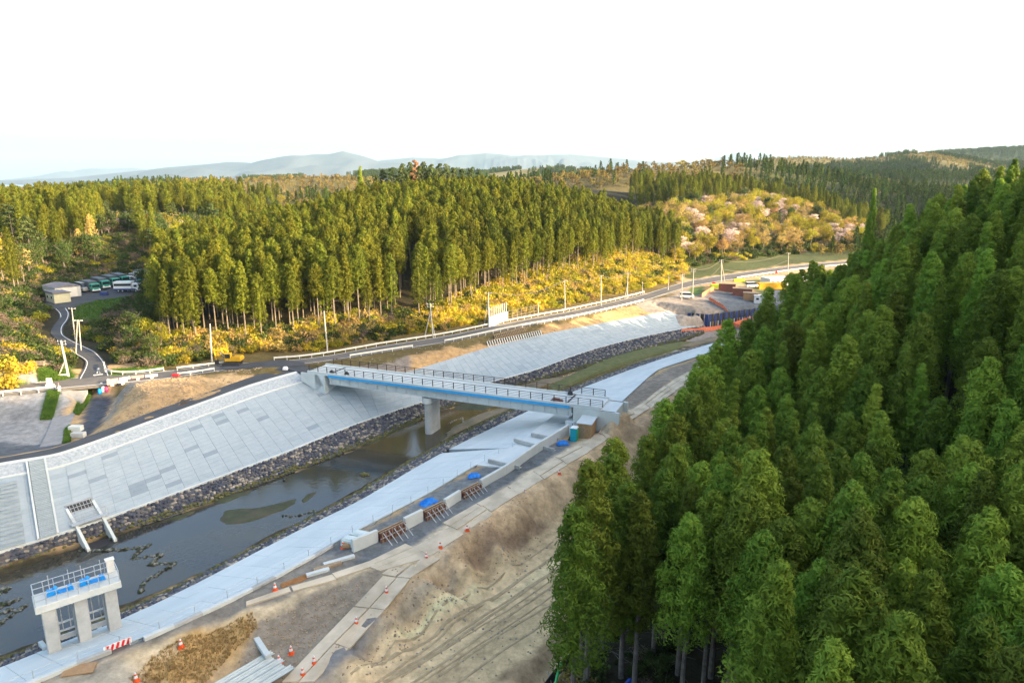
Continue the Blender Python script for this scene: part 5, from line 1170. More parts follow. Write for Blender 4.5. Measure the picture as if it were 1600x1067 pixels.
# ================================================================ CULVERT OUTLET in the far embankment
cp = slope_pt(137, .12); cu = (slope_pt(160, 0) - slope_pt(115, 0)).normalized(); cn = Vector((-cu.y, cu.x, 0)); CRZ = math.atan2(cu.y, cu.x)
cul = thing('culvert_outlet', 'culvert outlet with a steel screen and two concrete wing walls cutting the stone toe', 'culvert', Vector((cp.x, cp.y, 2.2)), CRZ)
for s in (-1, 1): MB().prism([(2.6, .4), (1.6, 1.6), (-1.5, .1), (-4.6, -1.9), (-4.6, -2.6), (2.6, -2.6)], s * 1.55 - .18, s * 1.55 + .18, 'x').build('wing_wall', M['concrete'], cul, bevel=.02)
MB().box((0, 2.3, .1), (3.2, .5, 3.4)).build('head_wall', M['concrete_old'], cul); MB().box((0, 2.02, -.4), (2.2, .1, 1.5)).build('opening', M['dark'], cul)  # dark panel on the head wall imitates the shade inside the culvert mouth
for k in range(7): MB().bar((-1.2 + k * .4, 1.75, 1.85), (-1.2 + k * .4, 0, .1), .05).build('screen_bar', M['steel'], cul)
for k in range(5): MB().bar((-1.35, 1.7 - k * .4, 1.9 - k * .4), (1.35, 1.7 - k * .4, 1.9 - k * .4), .06).build('cross_bar', M['steel'], cul)
MB().bar((0, 1.8, 1.75), (0, -.1, -.1), 2.75, .12).build('dark_opening', M['dark'], cul)  # dark sheet added under the bars, standing for shade behind the screen
MB().box((0, -1.2, .35), (4.2, .8, .1)).build('walkway', M['steel'], cul)
for y in (-1.58, -.82):
    for zz in (.5, 1.0): MB().bar((-2.1, y, .4 + zz), (2.1, y, .4 + zz), .04).build('hand_rail', M['steel'], cul)
    for k in range(4): MB().bar((-2.1 + k * 1.4, y, .4), (-2.1 + k * 1.4, y, 1.4), .04).build('hand_rail_post', M['steel'], cul)
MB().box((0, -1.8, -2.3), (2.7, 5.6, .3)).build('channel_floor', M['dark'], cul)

# ================================================================ RIGHT-BANK WORKS: parapet pieces and formwork
def pz(x, y, z=5.0): return at(x, y, z)
wl = [((551, 862), (590, 846)), ((632, 827), (660, 813)), ((695, 797), (719, 782))]
for n_, (a_1, b_1) in enumerate(wl):
    p, q = pz(*a_1), pz(*b_1); l = (q - p).length; rz_ = math.atan2(q.y - p.y, q.x - p.x)
    t_ = thing('parapet_wall', ('short cast parapet wall beside the white covered bundles', 'cast parapet wall between the first two rusty formwork frames', 'cast parapet wall just before the formwork frame at the long wall')[n_], 'parapet wall', p, rz_, 'cast parapet pieces')
    MB().box((l / 2, 0, .55), (l, .42, 1.9)).build('stem', M['concrete'], t_, bevel=.03); MB().box((l / 2, 0, -.3), (l + .1, 1.2, .5)).build('footing', M['concrete_old'], t_)
P_ = [pz(751, 765), pz(790, 742, 5.1), pz(840, 706, 5.3), pz(888, 676, 5.5)]
t_ = thing('parapet_wall', 'long cast parapet wall running from the formwork to the portable toilet', 'parapet wall', P_[0])
for a_1, b_1 in zip(P_[:-1], P_[1:]): MB().bar(a_1 - P_[0] + Vector((0, 0, .5)), b_1 - P_[0] + Vector((0, 0, .5)), .42, 1.9).build('stem', M['concrete'], t_, bevel=.03)
for n_, (a_1, b_1) in enumerate([((592, 847), (631, 828)), ((662, 813), (694, 797)), ((721, 781), (750, 766))]):
    p, q = pz(*a_1), pz(*b_1); l = (q - p).length; rz_ = math.atan2(q.y - p.y, q.x - p.x)
    t_ = thing('formwork', ('rust-red wall formwork with slanting props, nearest the white covered bundles', 'rust-red wall formwork with slanting props, middle one of the three', 'rust-red wall formwork with props touching the long parapet wall')[n_], 'formwork', p, rz_, 'formwork frames between parapet pieces')
    for y in (-.35, .35):
        MB().box((l / 2, y, .45), (l, .06, 1.3)).build('form_panel', M['rust'], t_)
        for zz in (.05, .55, 1.05): MB().bar((0, y * 1.25, zz), (l, y * 1.25, zz), .09).build('waler', M['steel' if zz == .55 else 'rust'], t_)
    for k in range(8): x = .2 + k * (l - .4) / 7; MB().bar((x, -.5, -.2), (x, -.5, 1.3), .07).build('soldier', M['timber'], t_)
    for k in range(5): x = .3 + k * (l - .6) / 4; MB().bar((x, -.5, 1.2), (x + .3, -1.9, -.25), .07).build('prop', M['steel'], t_)
    MB().bar((0, .2, 1.2), (l, .2, 1.2), .2, .05).bar((0, -.2, 1.2), (l, -.2, 1.2), .14, .05).build('top_plank', M['timber'], t_)
# compartments behind the long wall
for n_, (a_1, b_1) in enumerate([((803, 690), (866, 706)), ((763, 722), (812, 733)), ((830, 681), (872, 689))]):
    p, q = at(*a_1, 5.35), at(*b_1, 5.35); rz_ = math.atan2(q.y - p.y, q.x - p.x); l = (q - p).length
    o = MB().box((l / 2, 0, .25), (l, .3, .55)).box((l / 2, .35, .08), (l, .4, .2)).build('cross_wall', M['concrete_old'], bevel=.02); o.location = p; o.rotation_euler.z = rz_
    tag(o, ('low grey cross wall on the pale landing nearest the portable toilet', 'low grey cross wall on the landing nearest the blue tarps', 'thin low cross wall on the landing closest to the abutment')[n_], 'low wall')
# rope fence along the crest of the near revetment
rt = resample([Vector(p) for p in RT[1:]], step=3.2)
fence = thing('site_fence', 'thin grey post-and-rope fence along the crest of the smooth revetment', 'fence', rt[0])
pm = MB().box((0, 0, .5), (.05, .05, 1.0)).mesh('post', M['steel']); pv_ = None
for p in rt:
    o = obj('post', pm, fence); o.location = Vector(p) - Vector(rt[0]) + Vector((.05, -.15, .05))
for zz in (.55, 1.0): MB().tube([Vector(p) - Vector(rt[0]) + Vector((.05, -.15, .05 + zz)) for p in rt], .018, 4).build('rope', M['steel'], fence)
# edge kerb pieces with shuttering at the foreground end
cr = cut(RT, -60, 545)
for n_ in range(0): pass
ck = resample(cr, step=2.6)
kerbr = thing('crest_kerb_row', 'broken row of pale kerb pieces edging the smooth revetment crest', 'kerb', ck[0])
for i in range(len(ck) - 1):
    if i % 9 in (4,): continue
    a_1, b_1 = Vector(ck[i]), Vector(ck[i + 1]); MB().bar(a_1 - Vector(ck[0]) + Vector((.25, -.35, .08)), b_1 - Vector(ck[0]) + Vector((.22, -.33, .08)), .45, .42).build('kerb', M['concrete'] if i % 3 else M['concrete_old'], kerbr)
# tarps
def tarp(x, y, z, s, label, rz=0.3, i=0):
    s *= .72
    p = at(x, y, z); g = np.random.default_rng(900 + i); nx_ = 12; V = []; F = []
    for j in range(nx_):
        for k in range(nx_):
            u, v_ = j / (nx_ - 1) * 2 - 1, k / (nx_ - 1) * 2 - 1; r_ = max(abs(u), abs(v_))
            h_ = max(0, 1 - r_ ** 3) * .5 * (.5 + .9 * g.random()) ; V.append((u * s * (1 + .1 * g.normal()), v_ * s * .55 * (1 + .1 * g.normal()), h_ * (1 if 0 < j < nx_ - 1 and 0 < k < nx_ - 1 else 0) + .02))
    F = [(j * nx_ + k, (j + 1) * nx_ + k, (j + 1) * nx_ + k + 1, j * nx_ + k + 1) for j in range(nx_ - 1) for k in range(nx_ - 1)]
    o = MB().add(V, F).build('tarpaulin', M['blue_tarp'], smooth=True); o.location = (p.x, p.y, z + .02); o.rotation_euler.z = rz; tag(o, label, 'tarpaulin', 'blue tarpaulins on the works'); return o
tarp(670, 786, 5.05, 1.6, 'blue tarpaulin heap beside the crest fence nearest the foreground', .75, 0); tarp(741, 745, 5.15, 1.2, 'blue tarpaulin heap beside the crest fence next to the long wall end', .4, 1)
tarp(879, 694, 5.5, 1.25, 'blue tarpaulin heap on the ground in front of the portable toilet', .2, 2); tarp(916, 659, 5.5, 1.1, 'blue tarpaulin lying behind the plywood hut by the abutment', .1, 3)
tarp(893, 687, 5.5, .7, 'dark tarpaulin bundle at the foot of the portable toilet', .3, 4).data.materials[0] = M['dark']  # this bundle takes the dark material instead of the blue
# white covered bundles
for n_, (x, y) in enumerate([(551, 852), (565, 843)]):
    p = at(x, y, 5.05); o = MB().box((0, 0, .45), (2.5, 1.3, .85), taper=.9).box((0, 0, .93), (2.1, 1.0, .16), taper=.8).build('covered_bundle', mat('pale_sheet', (.50, .58, .58), (.6, .68, .67), 2, .5, .5, 5), bevel=.12)
    o.location = p; o.rotation_euler.z = -.35; tag(o, ('pale sheeted bundle at the end of the short parapet, nearer the orange cone', 'pale sheeted bundle pressed against the crest fence')[n_], 'bundle', 'pale sheeted bundles')
o = MB().box((0, 0, .3), (1.1, .8, .6), taper=.8).build('sand_bag', M['wood'], bevel=.15); o.location = at(542, 855, 5.05); tag(o, 'tan sack beside the pale sheeted bundles', 'sack')
o = MB().box((0, 0, .06), (2.4, 1.3, .08)).build('plywood_sheet', M['wood']); o.location = at(124, 1046, 5.0); o.rotation_euler.z = .25; tag(o, 'loose plywood sheet lying on the gravel near the frame bottom', 'plywood sheet')
# portable toilet and hut
p = at(897, 688, 5.5); t_ = thing('portable_toilet', 'teal portable toilet with a white roof and green side', 'portable toilet', p, -.35)
MB().box((0, 0, 1.1), (1.05, 1.05, 2.1)).build('cabin', M['teal'], t_, bevel=.04); MB().box((0, 0, 2.22), (1.12, 1.12, .16), taper=.75).build('roof', M['white'], t_)
MB().box((.54, 0, 1.08), (.05, .8, 1.85)).build('door', M['brightgreen'], t_); MB().box((0, -.55, .5), (.8, .04, .9)).build('side_panel', M['teal'], t_); MB().tube([(-.4, .4, 0), (-.4, .4, 2.6)], .05, 6).build('vent_pipe', M['dark'], t_)
p = at(912, 684, 5.5); t_ = thing('plywood_hut', 'plywood hut with a pale flat roof behind the portable toilet', 'hut', p + Vector((.6, 1.2, 0)), -.35)
MB().box((0, 0, 1.25), (2.2, 3.6, 2.5)).build('wall', M['wood'], t_); MB().box((0, 0, 2.56), (2.5, 4.0, .12)).build('roof', M['concrete_smooth'], t_); MB().box((-.3, -1.82, 1.0), (.8, .06, 1.9)).build('door', M['timber'], t_)

# ================================================================ ROAD PLATES on the haul road
def plates(A, B, nr, step, label, seed, skip=.0):
    a, b = resample(A, step=step), None; b = resample(B, len(a)); g = np.random.default_rng(seed)
    root = thing('plate_track', label, 'steel plate track', a[0]); o0 = Vector(a[0])
    for i in range(len(a) - 1):
        for j in range(nr):
            if g.random() < skip: continue
            t0, t1 = (j + .03) / nr, (j + .97) / nr; C = [a[i] * (1 - t0) + b[i] * t0, a[i + 1] * (1 - t0) + b[i + 1] * t0, a[i + 1] * (1 - t1) + b[i + 1] * t1, a[i] * (1 - t1) + b[i] * t1]
            C = [Vector(c) for c in C]; u = (C[1] - C[0]).normalized() * .06; C = [C[0] + u, C[1] - u, C[2] - u, C[3] + u]
            cz = []; jt = Vector((g.normal() * .09, g.normal() * .09, 0))
            for c in C: c = c + jt; c.z = gnd(c.x, c.y) + .13; cz.append(c - o0)
            MB().add([c for c in cz] + [c - Vector((0, 0, .16)) for c in cz], [(0, 1, 2, 3), (0, 4, 5, 1), (1, 5, 6, 2), (2, 6, 7, 3), (3, 7, 4, 0)]).build('plate', M['steel_plate'], root)
plates(cut(HR_F, 560, 1130)[:], cut(HR_N, 590, 1140)[:], 3, 6.0, 'haul road paved with worn tan plates along the parapet wall', 1, .05)
q1, q2 = resample(cut(HR_F, 380, 580), 20), resample(cut(HR_N, 380, 600), 20)
plates([Vector(p) for p in q1], [Vector(p) for p in q2], 2, 5.0, 'broken pair of plate rows past the orange trench, beyond the ramp', 2, .22)
plates(BR_L[:6], BR_R[:6], 2, 5.5, 'ramp of dusty patterned plates descending to the lower yard', 3, .0)
M['track_soil'] = mat('track_soil', (.40, .28, .15), (.62, .46, .27), 1.2, .95, .6, 9)
# tyre ruts of the lower yard
for n_, (a_1, b_1, w_) in enumerate([((590, 1062), (885, 872), .35), ((620, 1066), (886, 892), .3), ((690, 1066), (888, 940), .3), ((560, 1080), (870, 850), .25), ((640, 1067), (880, 905), .2)]):
    P = [at(a_1[0] + (b_1[0] - a_1[0]) * t + 4 * math.sin(t * 5 + n_), a_1[1] + (b_1[1] - a_1[1]) * t, 1.3) for t in np.linspace(0, 1, 26)]
    for s in (-1, 1):
        mb = MB(); L_ = []
        for i, p in enumerate(P):
            d = (P[min(i + 1, 25)] - P[max(0, i - 1)]).normalized(); nrm = Vector((-d.y, d.x, 0)); c = p + nrm * s * .95
            for o_, h_ in ((-.5, .0), (-.32, .035), (.32, .035), (.5, .0)): v_ = c + nrm * o_ * w_ / 1.0; L_.append((v_.x, v_.y, gnd(v_.x, v_.y) + .015 + h_))
        F = [(i * 4 + k, i * 4 + 4 + k, i * 4 + 5 + k, i * 4 + 1 + k) for i in range(25) for k in range(3)]
        o = mb.add(L_, F).build('tyre_track', M['track_soil'], smooth=True); tag(o, 'ridge of earth between tyre ruts', kind='structure')

# ================================================================ SMALL SITE THINGS
def cone_meshes():
    a = MB().box((0, 0, .03), (.46, .46, .06)).cyl((0, 0, .06), .19, .26, 14, .145).mesh('base', M['orange'])
    b = MB().cyl((0, 0, .32), .145, .2, 14, .10).mesh('white_band', M['white']); c = MB().cyl((0, 0, .52), .10, .12, 14, .075).mesh('red_band', M['orange']); d = MB().cyl((0, 0, .64), .075, .12, 14, .04).mesh('tip', M['white'])
    return a, b, c, d
CM = cone_meshes()
cones = [((283, 1011), 'dry-grass mound beside the sluice gate tower'), ((213, 1064), 'bottom of the frame below the gate tower'), ((430, 922), 'gravel at the end of the orange trench'), ((604, 927), 'edge of the plate ramp half way down'), ((557, 975), 'edge of the plate ramp lower down'),
         ((666, 873), 'head of the plate ramp'), ((688, 856), 'bank top just past the head of the plate ramp'), ((730, 829), 'bank top opposite the middle formwork'), ((820, 773), 'bank top opposite the long parapet wall'), ((874, 741), 'bank top closest to the hill wood'),
         ((455, 1021), 'low bank beside the corrugated sheets, uppermost of three'), ((436, 1036), 'ground touching the end of the corrugated sheets'), ((491, 1037), 'outer edge at the foot of the plate ramp'), ((473, 1055), 'foot of the plate ramp at the frame bottom'), ((536, 856), 'crest fence beside the tan sack')]
for (x, y), w_ in cones:
    p = at(x, y, 4.0)
    for _ in range(6): p = at(x, y, gnd(p.x, p.y))
    t_ = thing('traffic_cone', 'orange and white cone on the ' + w_, 'traffic cone', (p.x, p.y, p.z - .01), random.uniform(0, 1), 'traffic cones on the works', 1.15)
    for nm, me_ in zip(('base', 'white_band', 'red_band', 'tip'), CM): obj(nm, me_, t_)
# red and white barrier on the crest
p = at(185, 1013, 4.9); t_ = thing('striped_barrier', 'small red and white striped barrier lying by the crest near the gate tower', 'barrier', (p.x, p.y, gnd(p.x, p.y) + .1), .75)
MB().box((0, 0, .45), (2.2, .08, .55)).build('board', M['white'], t_)
for k in range(5): MB().box((-.85 + k * .42, -.05, .45), (.2, .04, .55), ry=.35).build('stripe', M['red'], t_)
for x in (-.9, .9): MB().bar((x, -.3, 0), (x, 0, .8), .06).bar((x, .3, 0), (x, 0, .8), .06).build('leg', M['steel'], t_)
# corrugated deck sheets at the bottom
c0, c1, c2, c3 = at(330, 1067, 3.9), at(425, 1012, 3.9), at(432, 1030, 3.9), at(370, 1075, 3.9)
t_ = thing('corrugated_sheets', 'stack of long pale corrugated deck sheets lying at the frame bottom', 'deck sheets', c0, math.atan2(c1.y - c0.y, c1.x - c0.x)); l = (c1 - c0).length + 5; 
t_.location.z = max(gnd(c0.x, c0.y), gnd(c1.x, c1.y)) + .12
for j in range(5):
    P = []; y0_ = .3 - j * .78
    for k in range(5): P += [(y0_ - k * .15, 0.02 if k % 2 else .14), (y0_ - k * .15 - .09, .02 if k % 2 else .14)]
    V = [(x, p[0], p[1] + .02 * j) for x in (-5, l - 5 - .4 * (j % 2)) for p in P]; n_ = len(P); MB().add(V, [(k, k + 1, n_ + k + 1, n_ + k) for k in range(n_ - 1)]).add([(v[0], v[1], v[2] - .03) for v in V], [(k, k + 1, n_ + k + 1, n_ + k) for k in range(n_ - 1)]).build('sheet', mat('pale_sheet_steel', (.46, .50, .49), (.6, .64, .62), 1.2, .45, metal=.2), t_)
p = at(408, 1005, 4.1); o = MB().box((0, 0, .25), (3.4, .5, .4), rz=-.9).build('pale_beam', M['concrete'], bevel=.03); o.location = (p.x, p.y, gnd(p.x, p.y)); tag(o, 'pale beam lying across the upper end of the corrugated sheets', 'beam')
# trench with orange soil
tr = pts([(438, 915, 4.8), (470, 903, 4.8), (508, 885, 4.8), (506, 892, 4.8), (470, 912, 4.8), (440, 921, 4.8)])
for p in tr: p.z = gnd(p.x, p.y) + .06
mb = MB(); n_ = len(tr); mb.add([p for p in tr] + [p - Vector((0, 0, .4)) for p in tr], [tuple(range(n_))] + [(i, (i + 1) % n_, (i + 1) % n_ + n_, i + n_) for i in range(n_)]); o = mb.build('soil_patch', mat('orange_soil', (.25, .10, .03), (.36, .18, .07), 1.4, .95, .8, 5)); tag(o, 'strip of orange soil', kind='structure')
for n_, (x, y, z_, l_) in enumerate([(512, 888, 4.9, 3), (497, 897, 4.9, 2.4), (530, 877, 5, 3.4)]):
    p = at(x, y, z_); o = MB().box((0, 0, .15), (l_, .5, .3), rz=.55).build('kerb_block', M['concrete'] if n_ else M['timber'], bevel=.02); o.location = (p.x, p.y, gnd(p.x, p.y)); tag(o, ('timber baulk lying at the end of the orange trench', 'pale kerb block beside the orange trench', 'pale kerb block between the trench and the short parapet')[n_], 'kerb block')

# zigzag stone groynes in the river
def groyne(P, label, seed, w_=.55):
    Q = resample(pts(P, 0), step=.42, smooth=False); g = np.random.default_rng(seed); n_ = len(Q)
    C = np.vstack([Q + g.normal(0, .10, Q.shape) * (1, 1, .2) for _ in range(3)]); C[:, 2] = g.uniform(-.08, .12, len(C)); r_ = g.uniform(.18, .36, len(C)) * w_ / .55
    o = stones('stone_groyne', C, r_, M['weir'], seed=seed, label=label); tag(o, label, 'stone line'); return o
groyne([(128, 859), (160, 861), (205, 857), (233, 852), (222, 858), (206, 873), (252, 866), (235, 882), (265, 880), (276, 878), (245, 898), (228, 908), (218, 925)], 'long zigzag line of dark weedy stones in the water above the gate tower', 5, .5)
groyne([(-20, 925), (14, 919), (-5, 930)], 'short dark stone line in the water at the frame edge, uppermost', 6, .5)
groyne([(-20, 950), (32, 935), (6, 946), (-10, 956)], 'dark hooked stone line at the frame edge, middle of three', 7, .5)
groyne([(-20, 962), (10, 955), (38, 948), (18, 960), (0, 974)], 'dark hooked stone line at the frame edge, lowest of three', 8, .5)
groyne([(443, 806), (470, 805), (492, 799), (492, 806), (497, 813)], 'thin dark branch-like stone line in the water in mid river', 9, .35)
groyne([(702, 661), (715, 655), (722, 653), (726, 664), (737, 676)], 'pale curved rope-like stone line beside the bridge pier', 10, .3).data.materials[0] = M['rock_pale']
groyne([(845, 572), (870, 572), (900, 572), (912, 577)], 'thin dark line of stones upstream of the bridge', 11, .45)
for n_, (x, y, r_) in enumerate([(568, 741, .9), (175, 842, .7), (444, 750, .35)]):
    o = stones('boulder', np.array([at(x, y, .1)[:], (at(x, y, .1) + Vector((r_ * .6, .1, -.05)))[:], (at(x, y, .1) + Vector((-r_ * .5, .2, -.1)))[:]]), np.array([r_ * .8, r_ * .5, r_ * .45]), M['rock_moss'] if n_ == 0 else M['weir'], seed=20 + n_); tag(o, ('mossy boulder standing alone in mid river', 'dark boulder in the water by the culvert outlet', 'tiny boulder in the water near the mid-river algae')[n_], 'boulder')

# ================================================================ ROADSIDE
def guard_rail(L, label, side=0.0, step=2.6, off=.0, mm='white_metal', grp='white guard rails along the valley road', z=0.0):
    Q = resample([Vector(p) for p in L], step=step); o0 = Vector(Q[0]); t_ = thing('guard_rail', label, 'guard rail', o0, 0, grp)
    if off:
        D = np.gradient(Q, axis=0); D /= np.linalg.norm(D, axis=1)[:, None]; Q = Q + np.stack([-D[:, 1], D[:, 0], D[:, 2] * 0], 1) * off
    pm = MB().cyl((0, 0, -.3), .07, 1.12, 8).mesh('post', M[mm])
    for p in Q: o = obj('post', pm, t_); o.location = Vector(p) - o0 + Vector((0, 0, z))
    mb = MB(); R_ = [Vector(p) - o0 + Vector((0, 0, .62 + z)) for p in Q]
    for a_1, b_1 in zip(R_[:-1], R_[1:]): mb.bar(a_1, b_1, .05, .34)
    for a_1, b_1 in zip(R_[:-1], R_[1:]): mb.bar(a_1 + Vector((0, -.05, .09)), b_1 + Vector((0, -.05, .09)), .05, .09).bar(a_1 + Vector((0, -.05, -.09)), b_1 + Vector((0, -.05, -.09)), .05, .09)
    mb.build('beam', M[mm], t_); return t_
guard_rail(cut(RDF, -140, 112), 'white guard rail on the wooded side of the road at the frame edge', off=.3)
guard_rail(cut(RDN, -140, 92), 'white guard rail on the field side of the road at the frame edge', off=-.3)
guard_rail(pts([(163, 571, 8.3), (164, 580, 8.2), (172, 584, 8.1), (190, 586, 8), (220, 585, 8), (256, 580, 8)]), 'curved white guard rail rounding the side-road junction')
guard_rail(pts([(277, 579, 8), (310, 575, 8), (350, 570, 8)]), 'short white guard rail between the junction and the excavator')
guard_rail(pts([(278, 588, 8), (305, 585, 8), (335, 580, 8)]), 'short white guard rail behind the spoil mound')
guard_rail(cut(RDF, 425, 1010), 'long white guard rail under the golden thicket', off=.5)
guard_rail(cut(RDN, 545, 645), 'sagging white guard rail near the bridge end of the road', off=-.4)
guard_rail(cut(RDN, 690, 1005), 'long white guard rail on the river side of the road', off=-.4)
guard_rail(cut(RDN, 1150, 1330), 'white guard rail on the far bend of the valley road', off=-.4)
# striped barricades at the mound
for n_, (a_1, b_1) in enumerate([((167, 600), (205, 594)), ((205, 594), (248, 590)), ((167, 604), (200, 599)), ((92, 604), (93, 612))]):
    p, q = at(*a_1, 8), at(*b_1, 8); rz_ = math.atan2(q.y - p.y, q.x - p.x); l = (q - p).length
    t_ = thing('road_barrier', ('pale pink and white road barrier nearest the field track', 'pale pink and white road barrier at the top of the spoil mound', 'second low road barrier in front of the track mouth', 'short white barrier closing the rail end by the field')[n_], 'barrier', (p.x, p.y, 8.0), rz_, 'road barriers by the field track')
    nb_ = max(1, int(l / 1.6))
    for k in range(nb_): MB().box(((k + .5) * l / nb_, 0, .55), (l / nb_ * .9, .12, .5)).build('board', M['white_metal'] if k % 2 else mat('faded_red', (.6, .28, .24), (.66, .36, .3), 2, .6), t_); MB().box(((k + .5) * l / nb_, 0, .15), (.5, .5, .3)).build('foot', M['white_metal'], t_)
# jersey block / sign at the frame edge, red box
o = MB().box((0, 0, .75), (1.0, .25, 1.5)).box((0, 0, .2), (1.2, .8, .3)).build('sign_block', M['white_metal'], bevel=.03); p = at(78, 603, 8); o.location = p; tag(o, 'white block sign standing in the guard rail by the field', 'sign')
o = MB().box((0, 0, .4), (1.5, .6, .5), taper=.8).build('red_barrier', M['red'], bevel=.05); o.location = at(275, 589, 8.05); tag(o, 'red plastic barrier by the guard rail behind the mound', 'barrier')
o = MB().box((0, 0, .35), (1.1, .8, .7), taper=.7).build('white_sack', M['white'], bevel=.12); o.location = at(446, 578, 8.15); tag(o, 'white sack with a red tag at the start of the crest path', 'sack')
# small clutter by the field track
for n_, (x, y, c) in enumerate([(157, 621, 'blue_machine'), (161, 616, 'white'), (163, 620, 'white'), (172, 615, 'white'), (168, 620, 'pink')]):
    p = at(x, y, 5.8); o = MB().cyl((0, 0, 0), .32, .9, 10).cyl((0, 0, .9), .2, .12, 10).build('drum', M[c]); o.location = (p.x, p.y, gnd(p.x, p.y)); tag(o, ('blue drum at the foot of the road slope', 'white drum standing behind the blue drum', 'white drum close beside the blue drum', 'white drum standing apart under the spoil mound', 'pinkish drum between the white drums')[n_], 'drum')
for n_, (x, y) in enumerate([(119, 671), (123, 682)]):
    p = at(x, y, 5.8); o = MB().box((0, 0, .4), (2.0, 1.0, .8)).build('concrete_block', M['concrete'] if n_ == 0 else M['concrete_old'], bevel=.04); o.location = (p.x, p.y, gnd(p.x, p.y)); tag(o, ('white concrete block on rubble by the field track', 'grey rubble block in front of the white concrete block')[n_], 'block')
for n_, (x, y) in enumerate([(58, 588), (66, 586), (73, 585)]):
    p = at(x, y, 8.2); o = MB().tube([(-1.6, 0, .35), (1.6, .2, .3)], .3, 8).tube([(-1.4, .5, .3), (1.7, .7, .32)], .26, 8).tube([(-1.4, .25, .75), (1.5, .4, .7)], .24, 8).build('log_pile', M['bark_pale']); o.location = (p.x, p.y, gnd(p.x, p.y)); o.rotation_euler.z = .3 * n_; tag(o, ('log pile nearest the golden bush by the road', 'middle log pile on the grass by the road', 'log pile closest to the leaning pole')[n_], 'log pile')

# poles
def pole(base, top, label, z=8.0, r=.15, arms=1, brace=None, lean=True, cat='utility pole'):
    p = at(base[0], base[1], z); p.z = gnd(p.x, p.y) - .05 if abs(gnd(p.x, p.y) - z) < 4 else z
    p = at(base[0], base[1], p.z); zt = ztop(p, top[1]); q = Vector((p.x, p.y, zt)); px_, _, zc_ = proj(q[:]); q.x += (top[0] - px_) / FOC * zc_
    t_ = thing('utility_pole', label, cat, p, 0, 'utility poles along the valley'); d = q - p
    MB().tube([(0, 0, -.5), d * .5, d], [r * 1.15, r, r * .75], 10).build('shaft', M['pole'], t_)
    for k in range(arms):
        c = d * (.97 - .07 * k); MB().bar(c + Vector((-.8, .1, 0)), c + Vector((.8, .1, 0)), .09).build('cross_arm', M['steel'], t_)
        for x in (-.7, 0, .7): MB().cyl(c + Vector((x, .1, .04)), .05, .2, 6).build('insulator', M['white'], t_)
    if brace:
        b = at(brace[0], brace[1], p.z) - p; MB().tube([b, d * brace[2]], .11, 8).build('brace', M['pole'], t_)
    return q
tops = {}
tops['a'] = pole((108, 593), (95, 532), 'leaning pale pole with a slanting brace beside the side-road junction', arms=2, brace=(89, 594, .5), r=.22)
tops['b'] = pole((331, 566), (328, 506), 'bare pale pole behind the yellow excavator', arms=0)
tops['c'] = pole((118, 535), (112, 481), 'thin pole beside the bend of the side road, nearest the lorry park', z=10, r=.12)
tops['d'] = pole((127, 552), (123, 500), 'thin paired pole by the side-road bend, one of two, further down', z=9.3, r=.12)
tops['e'] = pole((118, 555), (121, 500), 'thin grey pole leaning towards its twin by the side road', z=9.3, r=.11)
tops['f'] = pole((512, 552), (506, 486), 'tall slim white pole in the guard rail above the spoil mound', arms=0, r=.13)
tops['g'] = pole((677, 529), (672, 474), 'braced pole cluster at the roadside in front of the dark gap', arms=2, brace=(663, 529, .8))
pole((681, 528), (674, 500), 'shorter stay pole leaning on the braced roadside pole', arms=0, r=.1)
tops['h'] = pole((764, 508), (763, 457), 'pole with stays beside the white retaining wall', arms=1, brace=(757, 507, .9))
tops['i'] = pole((883, 487), (882, 438), 'plain pole in front of the golden thicket, upstream of the post fence', arms=1)
tops['j'] = pole((939, 479), (939, 430), 'plain pole in front of the golden thicket, half way to the bend', arms=1)
tops['k'] = pole((980, 468), (981, 425), 'pole with a stay near the end of the golden thicket', arms=1, brace=(976, 468, .6))
tops['l'] = pole((1004, 461), (1004, 440), 'short thin pole on the thicket side of the road', arms=0, r=.1)
tops['m'] = pole((1044, 454), (1045, 430), 'short pole where the golden thicket ends', arms=0, r=.1)
tops['n'] = pole((1065, 470), (1066, 428), 'pole with a lamp box standing by the white van', arms=2)
tops['o'] = pole((1082, 463), (1084, 420), 'pole with a transformer beside the orange fence', arms=2)
tops['p'] = pole((1127, 443), (1127, 406), 'tall double pole with a slanting brace at the yard entrance', arms=2, brace=(1133, 442, .95))
tops['q'] = pole((1231, 433), (1232, 395), 'white pole with a short arm beside the far bend', arms=1)
def wire(a, b, sag, label):
    P = [a.lerp(b, t) - Vector((0, 0, sag * 4 * t * (1 - t))) for t in np.linspace(0, 1, 16)]; o = MB().tube([p - P[0] for p in P], .07, 5).build('power_line', M['wire']); o.location = P[0]; tag(o, label, 'cable', 'cables between the poles')
wire(tops['o'], tops['p'], 1.5, 'cable from the transformer pole to the braced double pole'); wire(tops['p'], tops['q'], 2, 'upper cable from the double pole towards the far bend')
wire(tops['p'] - Vector((0, 0, 3.5)), tops['q'] - Vector((0, 0, 3)), 2, 'lower cable from the double pole towards the far bend'); wire(tops['o'] - Vector((0, 0, 3)), tops['p'] - Vector((0, 0, 2)), 2.5, 'lower sagging cable reaching the braced double pole')
wire(tops['h'], tops['i'], 2.0, 'cable sagging across the golden thicket from the wall pole'); wire(tops['i'], tops['j'], 1.2, 'cable across the golden thicket between two plain poles'); wire(tops['j'], tops['k'], 1.2, 'cable leading to the pole at the thicket end'); wire(tops['k'], tops['n'], 1.2, 'cable leading from the thicket end to the van'); wire(tops['n'], tops['o'], .6, 'short cable between the van pole and the transformer pole')

